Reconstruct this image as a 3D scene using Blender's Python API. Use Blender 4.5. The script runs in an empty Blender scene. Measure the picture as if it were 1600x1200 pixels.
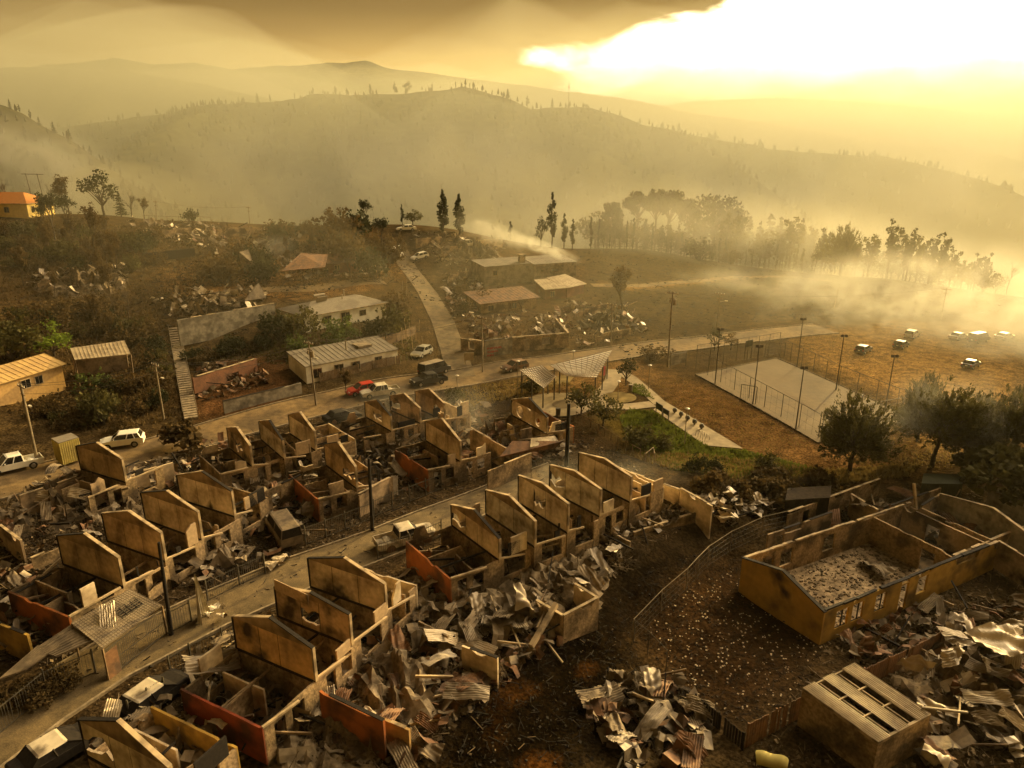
import bpy, math, random
import numpy as np
from mathutils import Vector, Matrix
C = bpy.context.scene.collection
scn = bpy.context.scene
R = math.radians

# ------------------------------------------------------------------ camera, sky, sun, exposure
FPX, CAMH, PITCH = 1110.0, 31.0, R(18.2)
cd = bpy.data.cameras.new('camera'); cam = bpy.data.objects.new('camera', cd); C.objects.link(cam)
cam.location = (0, 0, CAMH); cam.rotation_euler = (R(90) - PITCH, 0, 0)
cd.sensor_width = 36; cd.lens = 36 * FPX / 1600; cd.clip_start = 0.5; cd.clip_end = 9000
scn.camera = cam
SUN_AZ, SUN_EL = R(37), R(14)
w = bpy.data.worlds.new('World'); scn.world = w; w.use_nodes = True
def sky():
    nt = w.node_tree; N = nt.nodes; L = nt.links
    bg = N['Background']
    st = N.new('ShaderNodeTexSky'); st.sky_type = 'NISHITA'; st.sun_disc = False
    st.sun_elevation = SUN_EL; st.sun_rotation = SUN_AZ; st.air_density = 2.0; st.dust_density = 6.0; st.ozone_density = 1.0
    tc = N.new('ShaderNodeTexCoord'); sp = N.new('ShaderNodeSeparateXYZ'); L.new(tc.outputs['Generated'], sp.inputs[0])
    def M(op, a, b=None, c=None):
        n = N.new('ShaderNodeMath'); n.operation = op
        for i, q in enumerate((a, b, c)):
            if q is None: continue
            if isinstance(q, (int, float)): n.inputs[i].default_value = q
            else: L.new(q, n.inputs[i])
        return n.outputs[0]
    def ramp(val, a, b):
        n = N.new('ShaderNodeMapRange'); n.interpolation_type = 'SMOOTHSTEP'
        L.new(val, n.inputs[0]); n.inputs[1].default_value = a; n.inputs[2].default_value = b
        return n.outputs[0]
    def mix(f, a, b):
        n = N.new('ShaderNodeMix'); n.data_type = 'RGBA'; L.new(f, n.inputs[0])
        for i, q in ((6, a), (7, b)):
            if isinstance(q, tuple): n.inputs[i].default_value = q + (1,)
            else: L.new(q, n.inputs[i])
        return n.outputs[2]
    az = M('ARCTAN2', sp.outputs[0], sp.outputs[1]); el = M('ARCSINE', sp.outputs[2])
    mp = N.new('ShaderNodeMapping'); mp.inputs['Scale'].default_value = (3, 3, 11); L.new(tc.outputs['Generated'], mp.inputs[0])
    nz = N.new('ShaderNodeTexNoise'); nz.inputs['Scale'].default_value = 2.2; nz.inputs['Detail'].default_value = 6
    nz.inputs['Distortion'].default_value = .6; L.new(mp.outputs[0], nz.inputs[0])
    n0 = M('SUBTRACT', nz.outputs[0], .5)
    # lower rim of the smoke pall: rises to the right, leaving a wedge of clear bright sky round the sun
    rim = M('ADD', M('MULTIPLY', az, .22), R(6.2))
    rim = M('ADD', rim, M('MULTIPLY', M('MAXIMUM', M('SUBTRACT', az, R(18)), 0), 1.5))
    gap = M('SUBTRACT', M('ADD', rim, M('MULTIPLY', n0, R(3.5))), el)
    clear = M('MULTIPLY', ramp(gap, R(-.4), R(1.2)), ramp(M('ADD', az, M('MULTIPLY', n0, .25)), R(1), R(7)))
    clear = M('MULTIPLY', clear, ramp(az, R(100), R(65)))
    # smoke: darker overhead and to the left, glowing where the sun is behind it
    glow = M('MULTIPLY', ramp(az, R(-50), R(12)), ramp(el, R(10.5), R(4)))
    smoke = mix(glow, (.150, .088, .026), (.86, .55, .165))
    smoke = mix(M('MULTIPLY', ramp(nz.outputs[0], .35, .7), .22), smoke, (.20, .118, .04))
    # the pall darkens overhead; unseen sky behind us is brightened to fill the gable faces
    dim = M('MULTIPLY', M('ADD', M('MULTIPLY', ramp(el, R(46), R(10)), .76), .24), M('ADD', M('MULTIPLY', ramp(M('ABSOLUTE', az), R(120), R(60)), -.2), 1.2))
    sd = N.new('ShaderNodeVectorMath'); sd.operation = 'SCALE'; L.new(smoke, sd.inputs[0]); L.new(dim, sd.inputs[3]); smoke = sd.outputs[0]
    nb = N.new('ShaderNodeVectorMath'); nb.operation = 'MULTIPLY'; L.new(st.outputs[0], nb.inputs[0]); nb.inputs[1].default_value = (.12, .12, .12)
    add = N.new('ShaderNodeVectorMath'); add.operation = 'ADD'; L.new(nb.outputs[0], add.inputs[0]); L.new(mix(ramp(M('ABSOLUTE', M('SUBTRACT', az, SUN_AZ)), R(42), R(8)), (3.4, 2.6, 1.6), (12, 9.6, 6.0)), add.inputs[1])
    L.new(mix(clear, smoke, add.outputs[0]), bg.inputs[0]); bg.inputs[1].default_value = 1.0
sky()
sl = bpy.data.lights.new('sun', 'SUN'); sl.energy = 5.0; sl.angle = R(.6); sl.color = (1, .70, .23)
so = bpy.data.objects.new('sun', sl); C.objects.link(so)
so.rotation_euler = (R(90) - SUN_EL, 0, R(180) - SUN_AZ); so.location = (60, 80, 90)
scn.view_settings.view_transform = 'Standard'; scn.view_settings.look = 'None'
scn.view_settings.exposure = 0.5; scn.view_settings.gamma = 1.0
scn.cycles.use_denoising = True; scn.cycles.volume_bounces = 1; scn.cycles.volume_step_rate = 4; scn.cycles.volume_max_steps = 48; scn.cycles.max_bounces = 6
scn.cycles.diffuse_bounces = 2; scn.cycles.transparent_max_bounces = 12

# ------------------------------------------------------------------ pixel -> place
def ray(px, py):
    x = (px - 800) / FPX; y = -(py - 600) / FPX
    return np.array([x, math.cos(PITCH) + y * math.sin(PITCH), -math.sin(PITCH) + y * math.cos(PITCH)])
def at(px, py, z=0.0):
    d = ray(px, py); t = (z - CAMH) / d[2]
    return np.array([0, 0, CAMH]) + t * d
# ground heights known at places along the photo (px, py, z)
CTRL = [(0,1150,0),(300,1100,0),(250,1000,0),(60,900,0),(500,1000,0),(600,850,0),(800,760,0),(420,760,0),(0,760,0),(200,725,0),(300,690,0),(500,625,0),(700,585,0),
 (830,565,0),(950,548,0),(1100,535,0),(650,1000,0),(620,1130,-.3),(900,900,0),(1050,840,0),(1160,800,-.2),(780,940,0),(960,660,0),(1100,640,0),(1000,590,0),
 (1080,720,0),(1250,740,-.6),(990,975,-2.2),(1100,880,-2),(1240,808,-1.4),(1030,870,-.1),(885,945,-.1),(850,968,-.1),(1000,855,0),(1110,802,0),(900,1010,-1.4),(820,1100,-.9),(960,1120,-2.4),(760,1200,-1.1),(1100,1000,-2.2),(1150,1100,-2.2),(1290,1000,-2.2),(1500,900,-2.2),
 (1400,800,-1.6),(1590,1100,-2.2),(1400,1190,-2.2),(1590,800,-1.5),(1330,725,-.6),(1460,728,-.6),(1590,700,-.5),(1200,600,0),(1400,640,0),(1550,600,0),(1400,540,0),(1590,520,-.4),
 (1250,520,.3),(1150,470,.6),(1300,470,.2),(1450,480,-.4),(1000,390,1.6),(1200,420,-.6),(1400,437,-1.2),(1600,465,-1.3),(1000,480,1.2),(1100,430,1.4),
 (60,335,17),(150,335,16.5),(250,345,15.2),(330,346,14.8),(400,350,14),(500,355,13.7),(600,352,13.8),(640,357,13.4),(720,362,12),(790,375,8.7),(850,386,5.2),(920,389,2.6),
 (100,440,9),(20,440,9),(100,640,.4),(150,520,4),(230,590,1.8),(10,640,2),(30,560,4.5),(300,540,2.6),(330,470,7),(420,455,7.2),(350,445,8),(250,430,8.6),(400,400,10),(450,380,11.5),(200,400,11.5),(80,380,13),
 (540,505,3.6),(600,490,3.6),(500,452,6.5),(580,445,6.6),(540,585,.9),(430,600,1),(360,630,.6),(640,570,.8),
 (700,560,.4),(690,500,2.5),(660,450,5),(630,410,7.5),(655,402,8.2),(740,420,6),(800,450,3.6),(880,460,2.6),(760,480,2.6),(850,520,1),(740,560,.5),(950,520,.6),(560,410,9),(560,380,11.2),
 (-120,700,1.5),(-150,500,8),(-150,340,17),(1750,700,-.6),(1800,500,-1.5),(1850,1000,-2.4),(-200,1100,0)]
RIDGE = [(-150,340,17),(60,335,17),(150,335,16.5),(250,345,15.2),(330,346,14.8),(400,350,14),(500,355,13.7),(600,352,13.8),(720,362,12),(790,375,8.7),(850,386,5.2),(920,389,2.6),
 (1000,390,1.6),(1200,420,-.6),(1400,437,-1.2),(1600,465,-1.3),(1800,500,-1.5)]
def terrain_fit():
    P, Z = [], []
    for px, py, z in CTRL:
        p = at(px, py, z); P.append(p[:2]); Z.append(z)
    for px, py, z in RIDGE:
        p = at(px, py, z)[:2]; u = p / np.hypot(*p)
        P.append(p + u * 40); Z.append(z - 12); P.append(p + u * 100); Z.append(-30); P.append(p + u * 180); Z.append(-44)
    P += [np.array(q) for q in ((-60., 6.), (0., 5.), (60., 5.), (-40., 20.), (0., 18.))]; Z += [0, -1, -2, 0, -1]
    P = np.array(P); Z = np.array(Z, float)
    k = lambda r2: np.sqrt(r2 + 36.0)
    A = k(((P[:, None] - P[None]) ** 2).sum(2)) - np.eye(len(P)) * .15
    one = np.ones((len(P), 1)); M = np.block([[A, one], [one.T, np.zeros((1, 1))]])
    s = np.linalg.solve(M, np.append(Z, 0))
    def ev(X, Y):
        out = np.full(X.shape, s[-1])
        for (a, b), c in zip(P, s[:-1]): out += c * k((X - a) ** 2 + (Y - b) ** 2)
        return out
    return ev
_ev = terrain_fit()
GX0, GX1, GY0, GY1 = -190.0, 280.0, 3.0, 400.0
_gx = np.arange(GX0, GX1 + .1, 1.0); _gy = np.arange(GY0, GY1 + .1, 1.0)
_GX, _GY = np.meshgrid(_gx, _gy); GZ = np.maximum(_ev(_GX, _GY), -47)
def tz(x, y):
    i = min(max(x - GX0, 0), len(_gx) - 1.001); j = min(max(y - GY0, 0), len(_gy) - 1.001)
    a, b = int(i), int(j); u, v = i - a, j - b
    return float((GZ[b, a] * (1 - u) + GZ[b, a + 1] * u) * (1 - v) + (GZ[b + 1, a] * (1 - u) + GZ[b + 1, a + 1] * u) * v)
def G(px, py, dz=0.0):
    """first ground point seen at a photo pixel"""
    d = ray(px, py); d = d / np.linalg.norm(d); o = np.array([0, 0, CAMH]); t = 15.0
    while t < 420:
        p = o + d * t
        if p[2] <= tz(p[0], p[1]):
            a, b = t - 1.5, t
            for _ in range(12):
                m = (a + b) / 2; p = o + d * m
                if p[2] <= tz(p[0], p[1]): b = m
                else: a = m
            p = o + d * b; break
        t += 1.5
    if p[1] > 262 and py < 480: return G(px, py + 1.5, dz)      # never past the skyline
    return Vector((p[0], p[1], tz(p[0], p[1]) + dz))
def onz(x, y, dz=0.0): return Vector((x, y, tz(x, y) + dz))
# ------------------------------------------------------------------ materials
MATS = {}
def mat(name, col, rough=.85, spots=(), fine=0, metal=0, var=.35, scale=1.5, col2=None, fac2=.5, scale2=.6, bump=0, bscale=8, trans=0, attr=None, spec=.3, ramp=(.45, .6), obj=True):
    """procedural surface: base colour broken up by fine noise and by blotches of a second colour"""
    if name in MATS: return MATS[name]
    col = (col[0], col[1], col[2] * .9); col2 = col2 and (col2[0], col2[1], col2[2] * .9)
    m = bpy.data.materials.new(name); m.use_nodes = True; MATS[name] = m
    nt = m.node_tree; N = nt.nodes; L = nt.links; b = N['Principled BSDF']
    b.inputs['Roughness'].default_value = rough; b.inputs['Metallic'].default_value = metal
    b.inputs['Specular IOR Level'].default_value = spec
    tc = N.new('ShaderNodeTexCoord'); co = tc.outputs['Object']
    def noise(s, d=5):
        n = N.new('ShaderNodeTexNoise'); n.inputs['Scale'].default_value = s; n.inputs['Detail'].default_value = d; L.new(co, n.inputs[0]); return n.outputs[0]
    def mix(f, a, c, mode='MIX'):
        n = N.new('ShaderNodeMix'); n.data_type = 'RGBA'; n.blend_type = mode
        for i, q in ((0, f), (6, a), (7, c)):
            if isinstance(q, tuple): n.inputs[i].default_value = q + (1,)
            elif isinstance(q, float): n.inputs[i].default_value = q
            else: L.new(q, n.inputs[i])
        return n.outputs[2]
    def mr(v, a, c, lo, hi):
        n = N.new('ShaderNodeMapRange'); L.new(v, n.inputs[0])
        for i, q in enumerate((a, c, lo, hi)): n.inputs[i + 1].default_value = q
        return n.outputs[0]
    c = col
    if attr:
        a = N.new('ShaderNodeAttribute'); a.attribute_name = attr; c = a.outputs[0]
    if col2:
        c = mix(mr(noise(scale2, 7), ramp[0], ramp[1], 0, fac2), c, col2)
    for (sx, sy, sz, rad) in spots:      # scorch marks round one place
        d = N.new('ShaderNodeVectorMath'); d.operation = 'DISTANCE'; L.new(co, d.inputs[0]); d.inputs[1].default_value = (sx, sy, sz)
        q = N.new('ShaderNodeMath'); q.operation = 'MULTIPLY_ADD'; L.new(noise(1.3, 6), q.inputs[0]); q.inputs[1].default_value = rad * 1.5; L.new(d.outputs['Value'], q.inputs[2])
        c = mix(mr(q.outputs[0], rad * 1.75, rad * .95, 0, .95), c, (.022, .015, .01))
    if fine:
        n = N.new('ShaderNodeVectorMath'); n.operation = 'SCALE'
        if isinstance(c, tuple): n.inputs[0].default_value = c
        else: L.new(c, n.inputs[0])
        L.new(mr(noise(fine, 4), .35, .68, *((.45, 1.6) if attr else (.72, 1.3))), n.inputs[3]); c = n.outputs[0]
    if var:
        f = mr(noise(scale, 8), .3, .7, 1 - var, 1 + var)
        n = N.new('ShaderNodeVectorMath'); n.operation = 'SCALE'
        if isinstance(c, tuple): n.inputs[0].default_value = c
        else: L.new(c, n.inputs[0])
        L.new(f, n.inputs[3]); c = n.outputs[0]
    if isinstance(c, tuple): b.inputs['Base Color'].default_value = c + (1,)
    else: L.new(c, b.inputs['Base Color'])
    if bump:
        bn = N.new('ShaderNodeBump'); bn.inputs['Strength'].default_value = bump; bn.inputs['Distance'].default_value = .15
        L.new(noise(bscale, 6), bn.inputs['Height']); L.new(bn.outputs[0], b.inputs['Normal'])
    if trans:
        t = N.new('ShaderNodeBsdfTranslucent'); s = N.new('ShaderNodeMixShader'); s.inputs[0].default_value = trans
        if isinstance(c, tuple): t.inputs[0].default_value = c + (1,)
        else: L.new(c, t.inputs[0])
        L.new(b.outputs[0], s.inputs[1]); L.new(t.outputs[0], s.inputs[2]); L.new(s.outputs[0], N['Material Output'].inputs[0])
    return m
SOOT = (.035, .024, .016)
def load_mats():
    mat('ground', (.1, .08, .05), .95, attr='albedo', var=.5, scale=.7, fine=4.5, bump=1.0, bscale=3.5, spec=0)
    mat('road', (.125, .086, .042), .9, col2=(.08, .056, .028), fac2=.85, scale2=.3, var=.3, scale=1.1, fine=14, spec=.2)
    mat('dust_road', (.165, .108, .052), .95, col2=(.08, .055, .032), fac2=.8, scale2=.22, var=.3, scale=1.2, fine=14, spec=.1)
    mat('pavement', (.24, .18, .105), .9, col2=(.15, .112, .068), fac2=.6, scale2=.5, var=.15, spec=.2)
    mat('court', (.105, .068, .03), .9, col2=(.065, .043, .02), fac2=.6, scale2=.18, var=.12, spec=.2)
    mat('kerb', (.2, .15, .095), .9, fine=4)
    mat('plaster', (.58, .45, .30), .9, col2=(.15, .095, .052), fac2=.85, scale2=.6, var=.2, scale=3, spec=.15, ramp=(.43, .68))
    mat('plaster_soot', (.36, .25, .15), .9, col2=SOOT, fac2=.92, scale2=.45, var=.2, scale=4, spec=.15, ramp=(.45, .6))
    mat('plaster_tan', (.46, .32, .18), .9, col2=(.12, .075, .04), fac2=.9, scale2=.5, var=.2, scale=3, spec=.15, ramp=(.42, .64))
    mat('plaster_grey', (.44, .37, .28), .9, col2=(.10, .075, .05), fac2=.85, scale2=.7, var=.2, scale=3, spec=.15, ramp=(.45, .66))
    mat('gable_top', (.27, .18, .10), .95, col2=SOOT, fac2=.75, scale2=.5, var=.2, spec=.1, ramp=(.42, .66))
    mat('masonry', (.29, .20, .115), .95, fine=5, col2=(.06, .042, .026), fac2=.85, scale2=.5, var=.25, scale=3, spec=.1, bump=.3, bscale=7)
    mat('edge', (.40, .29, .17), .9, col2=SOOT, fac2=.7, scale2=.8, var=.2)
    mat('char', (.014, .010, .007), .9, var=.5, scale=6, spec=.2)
    mat('orange_wall', (.30, .09, .02), .85, col2=(.06, .028, .014), fac2=.9, scale2=.45, var=.15, spec=.2)
    mat('red_wall', (.21, .042, .016), .85, col2=(.045, .02, .012), fac2=.9, scale2=.45, var=.15, spec=.2)
    mat('yellow_wall', (.34, .20, .04), .85, col2=(.07, .045, .018), fac2=.85, scale2=.55, var=.2, spec=.15, ramp=(.44, .66))
    mat('zinc', (.23, .175, .115), .6, metal=.1, col2=(.10, .07, .045), fac2=.7, scale2=.9, var=.2, scale=3, spec=.4)
    mat('pale_zinc', (.40, .31, .20), .5, metal=.12, col2=(.2, .145, .09), fac2=.6, scale2=.9, var=.15, scale=3, spec=.4)
    mat('rust', (.17, .085, .04), .8, metal=.1, col2=(.07, .045, .03), fac2=.8, scale2=1.1, var=.3, scale=3)
    mat('ash_sheet', (.16, .115, .07), .85, col2=(.07, .05, .032), fac2=.8, scale2=.9, var=.25, scale=3)
    mat('ash_floor', (.27, .195, .125), .95, col2=(.12, .085, .055), fac2=.7, scale2=.9, var=.35, scale=3, fine=4, spec=.05)
    mat('ash', (.2, .15, .1), .95, col2=(.07, .05, .033), fac2=.8, scale2=.9, var=.4, scale=3, spec=.05)
    mat('rubble', (.125, .088, .052), .95, col2=(.05, .036, .024), fac2=.9, scale2=.6, var=.5, scale=2.5, spec=.1)
    mat('dark_rubble', (.04, .028, .018), .95, col2=(.025, .018, .013), fac2=.9, scale2=.6, var=.5, scale=2.5, spec=.1)
    mat('wood', (.20, .13, .07), .85, col2=(.06, .04, .025), fac2=.7, scale2=.9, var=.25, scale=5)
    mat('pole_wood', (.20, .155, .1), .85, col2=(.09, .065, .04), fac2=.6, scale2=1.2, var=.2, scale=5)
    mat('steel', (.10, .085, .065), .55, metal=.5, var=.2)
    mat('pale_steel', (.24, .19, .13), .5, metal=.4, var=.15)
    mat('wire', (.06, .05, .04), .6, var=0)
    mat('leaf_green', (.075, .095, .022), .8, trans=.35, var=.5, scale=.7, spec=.15)
    mat('leaf_bright', (.12, .16, .02), .8, trans=.4, var=.5, scale=.7, spec=.15)
    mat('leaf_dark', (.035, .036, .014), .85, trans=.25, var=.5, scale=.7, spec=.1)
    mat('leaf_brown', (.085, .055, .022), .9, trans=.3, var=.5, scale=.7, spec=.1)
    mat('leaf_olive', (.075, .065, .022), .85, trans=.3, var=.5, scale=.6, spec=.1)
    mat('bark', (.06, .044, .03), .95, var=.4, scale=4, spec=.1)
    mat('hill', (.075, .066, .03), 1, col2=(.03, .026, .015), fac2=.8, scale2=.012, var=.5, scale=.12, spec=0)
    mat('glass', (.012, .011, .01), .12, var=0, spec=.5)
    mat('white_paint', (.72, .66, .56), .35, var=.06, spec=.5)
    mat('dusty_white', (.55, .48, .37), .5, col2=(.3, .23, .15), fac2=.6, scale2=1.2, var=.1, spec=.4)
    mat('burnt_paint', (.46, .38, .28), .7, col2=(.08, .055, .035), fac2=.85, scale2=.9, var=.2)
    mat('red_paint', (.36, .022, .012), .3, var=.06, spec=.5)
    mat('silver_paint', (.38, .35, .30), .35, metal=.4, var=.06)
    mat('black_paint', (.03, .027, .024), .35, var=.1, spec=.5)
    mat('tyre', (.018, .016, .014), .9, var=.2)
    mat('rim', (.3, .27, .23), .4, metal=.6, var=.1)
    mat('lamp_red', (.3, .015, .01), .3, var=0)
    mat('lamp_clear', (.6, .56, .48), .2, var=0)
    mat('house_white', (.74, .68, .58), .85, col2=(.36, .29, .2), fac2=.5, scale2=.5, var=.06)
    mat('house_yellow', (.66, .47, .15), .85, col2=(.4, .27, .1), fac2=.5, scale2=.4, var=.06)
    mat('house_grey', (.27, .23, .175), .9, col2=(.1, .08, .058), fac2=.75, scale2=.7, var=.25, scale=2.5)
    mat('orange_roof', (.42, .16, .035), .8, var=.15, scale=3)
    mat('tan_roof', (.42, .27, .10), .8, col2=(.28, .17, .07), fac2=.6, scale2=.4, var=.15, scale=3)
    mat('grey_roof', (.17, .14, .105), .8, col2=(.09, .07, .05), fac2=.6, scale2=.5, var=.15, scale=3)
    mat('timber_wall', (.33, .2, .075), .85, var=.2, scale=3)
    mat('brick', (.17, .075, .038), .9, col2=(.08, .04, .025), fac2=.7, scale2=.6, var=.2, scale=5)
    mat('box_yellow', (.50, .40, .12), .8, col2=(.25, .2, .08), fac2=.5, scale2=.6, var=.08)
    mat('tensile', (.66, .58, .46), .7, var=.06, trans=.2)
    mat('grass', (.11, .125, .022), .9, trans=.3, var=.4, scale=.8, spec=.1)
    mat('dry_grass', (.2, .14, .05), .95, trans=.3, var=.4, scale=.8, spec=.1)
    mat('water', (.05, .055, .05), .1, var=0)
    mat('sign_red', (.33, .035, .025), .8, var=.3, scale=3)
    mat('sign_dark', (.045, .05, .03), .7, var=.1)
load_mats()
PL = dict(rough=.9, col2=(.15, .095, .052), fac2=.85, scale2=.6, var=.2, scale=3, spec=.15, ramp=(.43, .68))
mat('plaster_C4', (.58, .44, .28), spots=[(-1.2, 0, 2.6, 1.5), (-.2, 0, 2.3, 1.1)], **PL); mat('plaster_C2', (.48, .28, .11), spots=[(-2.0, 0, 4.0, 1.2), (-1.0, 0, 2.5, .9)], **PL); mat('plaster_A2', (.58, .45, .30), spots=[(.5, 0, 2.5, .6)], **PL); mat('plaster_A3', (.58, .45, .30), spots=[(2.2, 0, 2.6, .9)], **PL); mat('plaster_A1', (.44, .30, .16), spots=[(-2.8, 0, 2.3, .9)], **PL)
mat('yellow_gable', (.40, .23, .04), .85, spots=[(3.6, 0, 3.1, 1.1), (4.4, 0, 2.3, .7)], col2=(.09, .055, .02), fac2=.75, scale2=.45, var=.14, spec=.2, ramp=(.5, .75))
def mt(k): return MATS[k]

# ------------------------------------------------------------------ mesh collector
class MB:
    def __init__(s): s.v = []; s.f = []
    def add(s, vs, fs):
        o = len(s.v); s.v += [tuple(q) for q in vs]; s.f += [tuple(i + o for i in q) for q in fs]; return s
    def box(s, c, d, rz=0, ry=0, rx=0):
        m = Matrix.Rotation(rz, 3, 'Z') @ Matrix.Rotation(ry, 3, 'Y') @ Matrix.Rotation(rx, 3, 'X'); c = Vector(c)
        P = [c + m @ Vector((x * d[0] / 2, y * d[1] / 2, z * d[2] / 2)) for x in (-1, 1) for y in (-1, 1) for z in (-1, 1)]
        return s.add(P, [(0, 1, 3, 2), (4, 6, 7, 5), (0, 4, 5, 1), (2, 3, 7, 6), (0, 2, 6, 4), (1, 5, 7, 3)])
    def bx(s, x0, x1, y0, y1, z0, z1): return s.box(((x0 + x1) / 2, (y0 + y1) / 2, (z0 + z1) / 2), (x1 - x0, y1 - y0, z1 - z0))
    def tube(s, a, b, r0, r1=None, n=6):
        a, b = Vector(a), Vector(b); r1 = r0 if r1 is None else r1
        d = (b - a); d = d.normalized() if d.length > 1e-6 else Vector((0, 0, 1))
        u = d.orthogonal().normalized(); v = d.cross(u); P = []
        for c, r in ((a, r0), (b, r1)):
            for k in range(n):
                t = 2 * math.pi * k / n; P.append(c + u * (r * math.cos(t)) + v * (r * math.sin(t)))
        return s.add(P, [(k, (k + 1) % n, n + (k + 1) % n, n + k) for k in range(n)] + [tuple(range(n - 1, -1, -1)), tuple(range(n, 2 * n))])
    def beam(s, a, b, w, h):
        a, b = Vector(a), Vector(b); d = (b - a).normalized(); u = d.cross(Vector((0, 0, 1)))
        u = u.normalized() if u.length > 1e-3 else Vector((1, 0, 0)); v = u.cross(d); P = []
        for c in (a, b):
            for i, j in ((-1, -1), (1, -1), (1, 1), (-1, 1)): P.append(c + u * (i * w / 2) + v * (j * h / 2))
        return s.add(P, [(0, 1, 5, 4), (1, 2, 6, 5), (2, 3, 7, 6), (3, 0, 4, 7), (3, 2, 1, 0), (4, 5, 6, 7)])
    def prism(s, pts, e):
        """closed outline (3-D points) pushed along vector e"""
        n = len(pts); e = Vector(e); P = [Vector(p) for p in pts]; Q = [p + e for p in P]
        return s.add(P + Q, [tuple(range(n - 1, -1, -1)), tuple(range(n, 2 * n))] + [(k, (k + 1) % n, n + (k + 1) % n, n + k) for k in range(n)])
    def grid(s, fn, nu, nv):
        P = [fn(i / nu, j / nv) for j in range(nv + 1) for i in range(nu + 1)]; W = nu + 1
        return s.add(P, [(j * W + i, j * W + i + 1, (j + 1) * W + i + 1, (j + 1) * W + i) for j in range(nv) for i in range(nu)])
    def mesh(s, name, m, smooth=False):
        me = bpy.data.meshes.new(name); me.from_pydata(s.v, [], s.f); me.update()
        if m is not None: me.materials.append(m if not isinstance(m, str) else MATS[m])
        if smooth: me.polygons.foreach_set('use_smooth', [True] * len(me.polygons))
        return me
def link(name, me, parent=None, loc=None, rz=None):
    o = bpy.data.objects.new(name, me); C.objects.link(o)
    if parent: o.parent = parent
    if loc is not None: o.location = loc
    if rz is not None: o.rotation_euler = (0, 0, rz)
    return o
def tag(o, label=None, cat=None, group=None, kind=None):
    for k, q in (('label', label), ('category', cat), ('group', group), ('kind', kind or ('thing' if cat else None))):
        if q: o[k] = q
    return o
def thing(name, label, cat, loc, rz=0, group=None):
    o = bpy.data.objects.new(name, None); C.objects.link(o); o.location = loc; o.rotation_euler = (0, 0, rz); o.empty_display_size = .3
    return tag(o, label, cat, group)
def part(name, mb, m, parent, label=None, smooth=False):
    o = link(name, mb.mesh(name, m, smooth), parent)
    if label: o['label'] = label
    return o
def solo(name, mb, m, label, cat, loc=(0, 0, 0), rz=0, group=None, smooth=False):
    return tag(link(name, mb.mesh(name, m, smooth), None, loc, rz), label, cat, group)
def kind(name, mb, m, k='structure', smooth=False, loc=None):
    return tag(link(name, mb.mesh(name, m, smooth), None, loc), kind=k)
def copy_tree(o, parent=None):
    c = o.copy(); C.objects.link(c)
    if parent: c.parent = parent
    for ch in o.children: copy_tree(ch, c)
    return c

# ------------------------------------------------------------------ ground, valley, hills
def in_poly(x, y, P):
    r = False; n = len(P)
    for i in range(n):
        (x0, y0), (x1, y1) = P[i][:2], P[(i + 1) % n][:2]
        if (y0 > y) != (y1 > y) and x < (x1 - x0) * (y - y0) / (y1 - y0) + x0: r = not r
    return r
def mask(pix):
    P = [tuple(G(*q))[:2] for q in pix]; m = np.zeros(_GX.shape, bool); n = len(P)
    for i in range(n):
        (x0, y0), (x1, y1) = P[i], P[(i + 1) % n]
        if y0 == y1: continue
        m ^= ((y0 > _GY) != (y1 > _GY)) & (_GX < (x1 - x0) * (_GY - y0) / (y1 - y0) + x0)
    return m
def blur(a, k):
    for _ in range(k):
        for ax in (0, 1): a = (np.roll(a, 1, ax) + 2 * a + np.roll(a, -1, ax)) / 4
    return a
# albedo zones of the ground, each a photo outline
ZONES = [((.078, .056, .028), [(0,645),(300,640),(300,440),(640,470),(640,360),(500,350),(300,340),(0,335)], 3),
 ((.16, .108, .052), [(280,470),(440,445),(620,440),(640,400),(560,360),(330,350),(330,400),(240,430)], 3),
 ((.115, .066, .035), [(300,660),(430,640),(460,600),(450,560),(360,560),(300,600)], 2),
 ((.20, .125, .055), [(270,445),(330,460),(420,470),(600,450),(560,437),(420,450),(330,440)], 2),
 ((.08, .058, .034), [(700,560),(860,540),(980,520),(1000,480),(930,440),(900,390),(780,375),(700,400),(680,470)], 3),
 ((.055, .043, .027), [(900,388),(1200,420),(1420,440),(1600,466),(1600,490),(1400,500),(1200,490),(1050,540),(950,500)], 4),
 ((.22, .14, .055), [(920,438),(1000,446),(1120,434),(1200,432),(1100,442),(980,455)], 2),
 ((.24, .165, .075), [(1230,520),(1400,500),(1600,510),(1600,700),(1400,720),(1420,630),(1250,560)], 6),
 ((.155, .10, .05), [(1010,585),(1095,600),(1280,690),(1420,730),(1400,760),(1150,720),(1060,640)], 3),
 ((.125, .105, .032), [(930,650),(980,640),(1050,660),(1110,700),(1280,740),(1200,770),(1050,740),(960,710)], 3),
 ((.19, .13, .065), [(760,600),(1000,560),(1060,590),(1010,600),(930,640),(880,640),(800,620)], 3),
 ((.060, .046, .030), [(-100,1200),(0,1040),(0,760),(200,720),(500,620),(700,600),(900,640),(1100,760),(1180,800),(960,930),(640,1200)], 3),
 ((.007, .005, .003), [(580,1250),(830,975),(1015,872),(1190,800),(1240,800),(1100,880),(990,970),(1000,1050),(900,1250)], 2),
 ((.055, .034, .018), [(985,975),(1100,880),(1180,860),(1290,1010),(1250,1090),(1160,1140),(1080,1090)], 2),
 ((.055, .042, .027), [(1180,860),(1240,800),(1300,770),(1600,760),(1600,1250),(1150,1250),(1160,1140),(1290,1010)], 3)]
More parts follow.
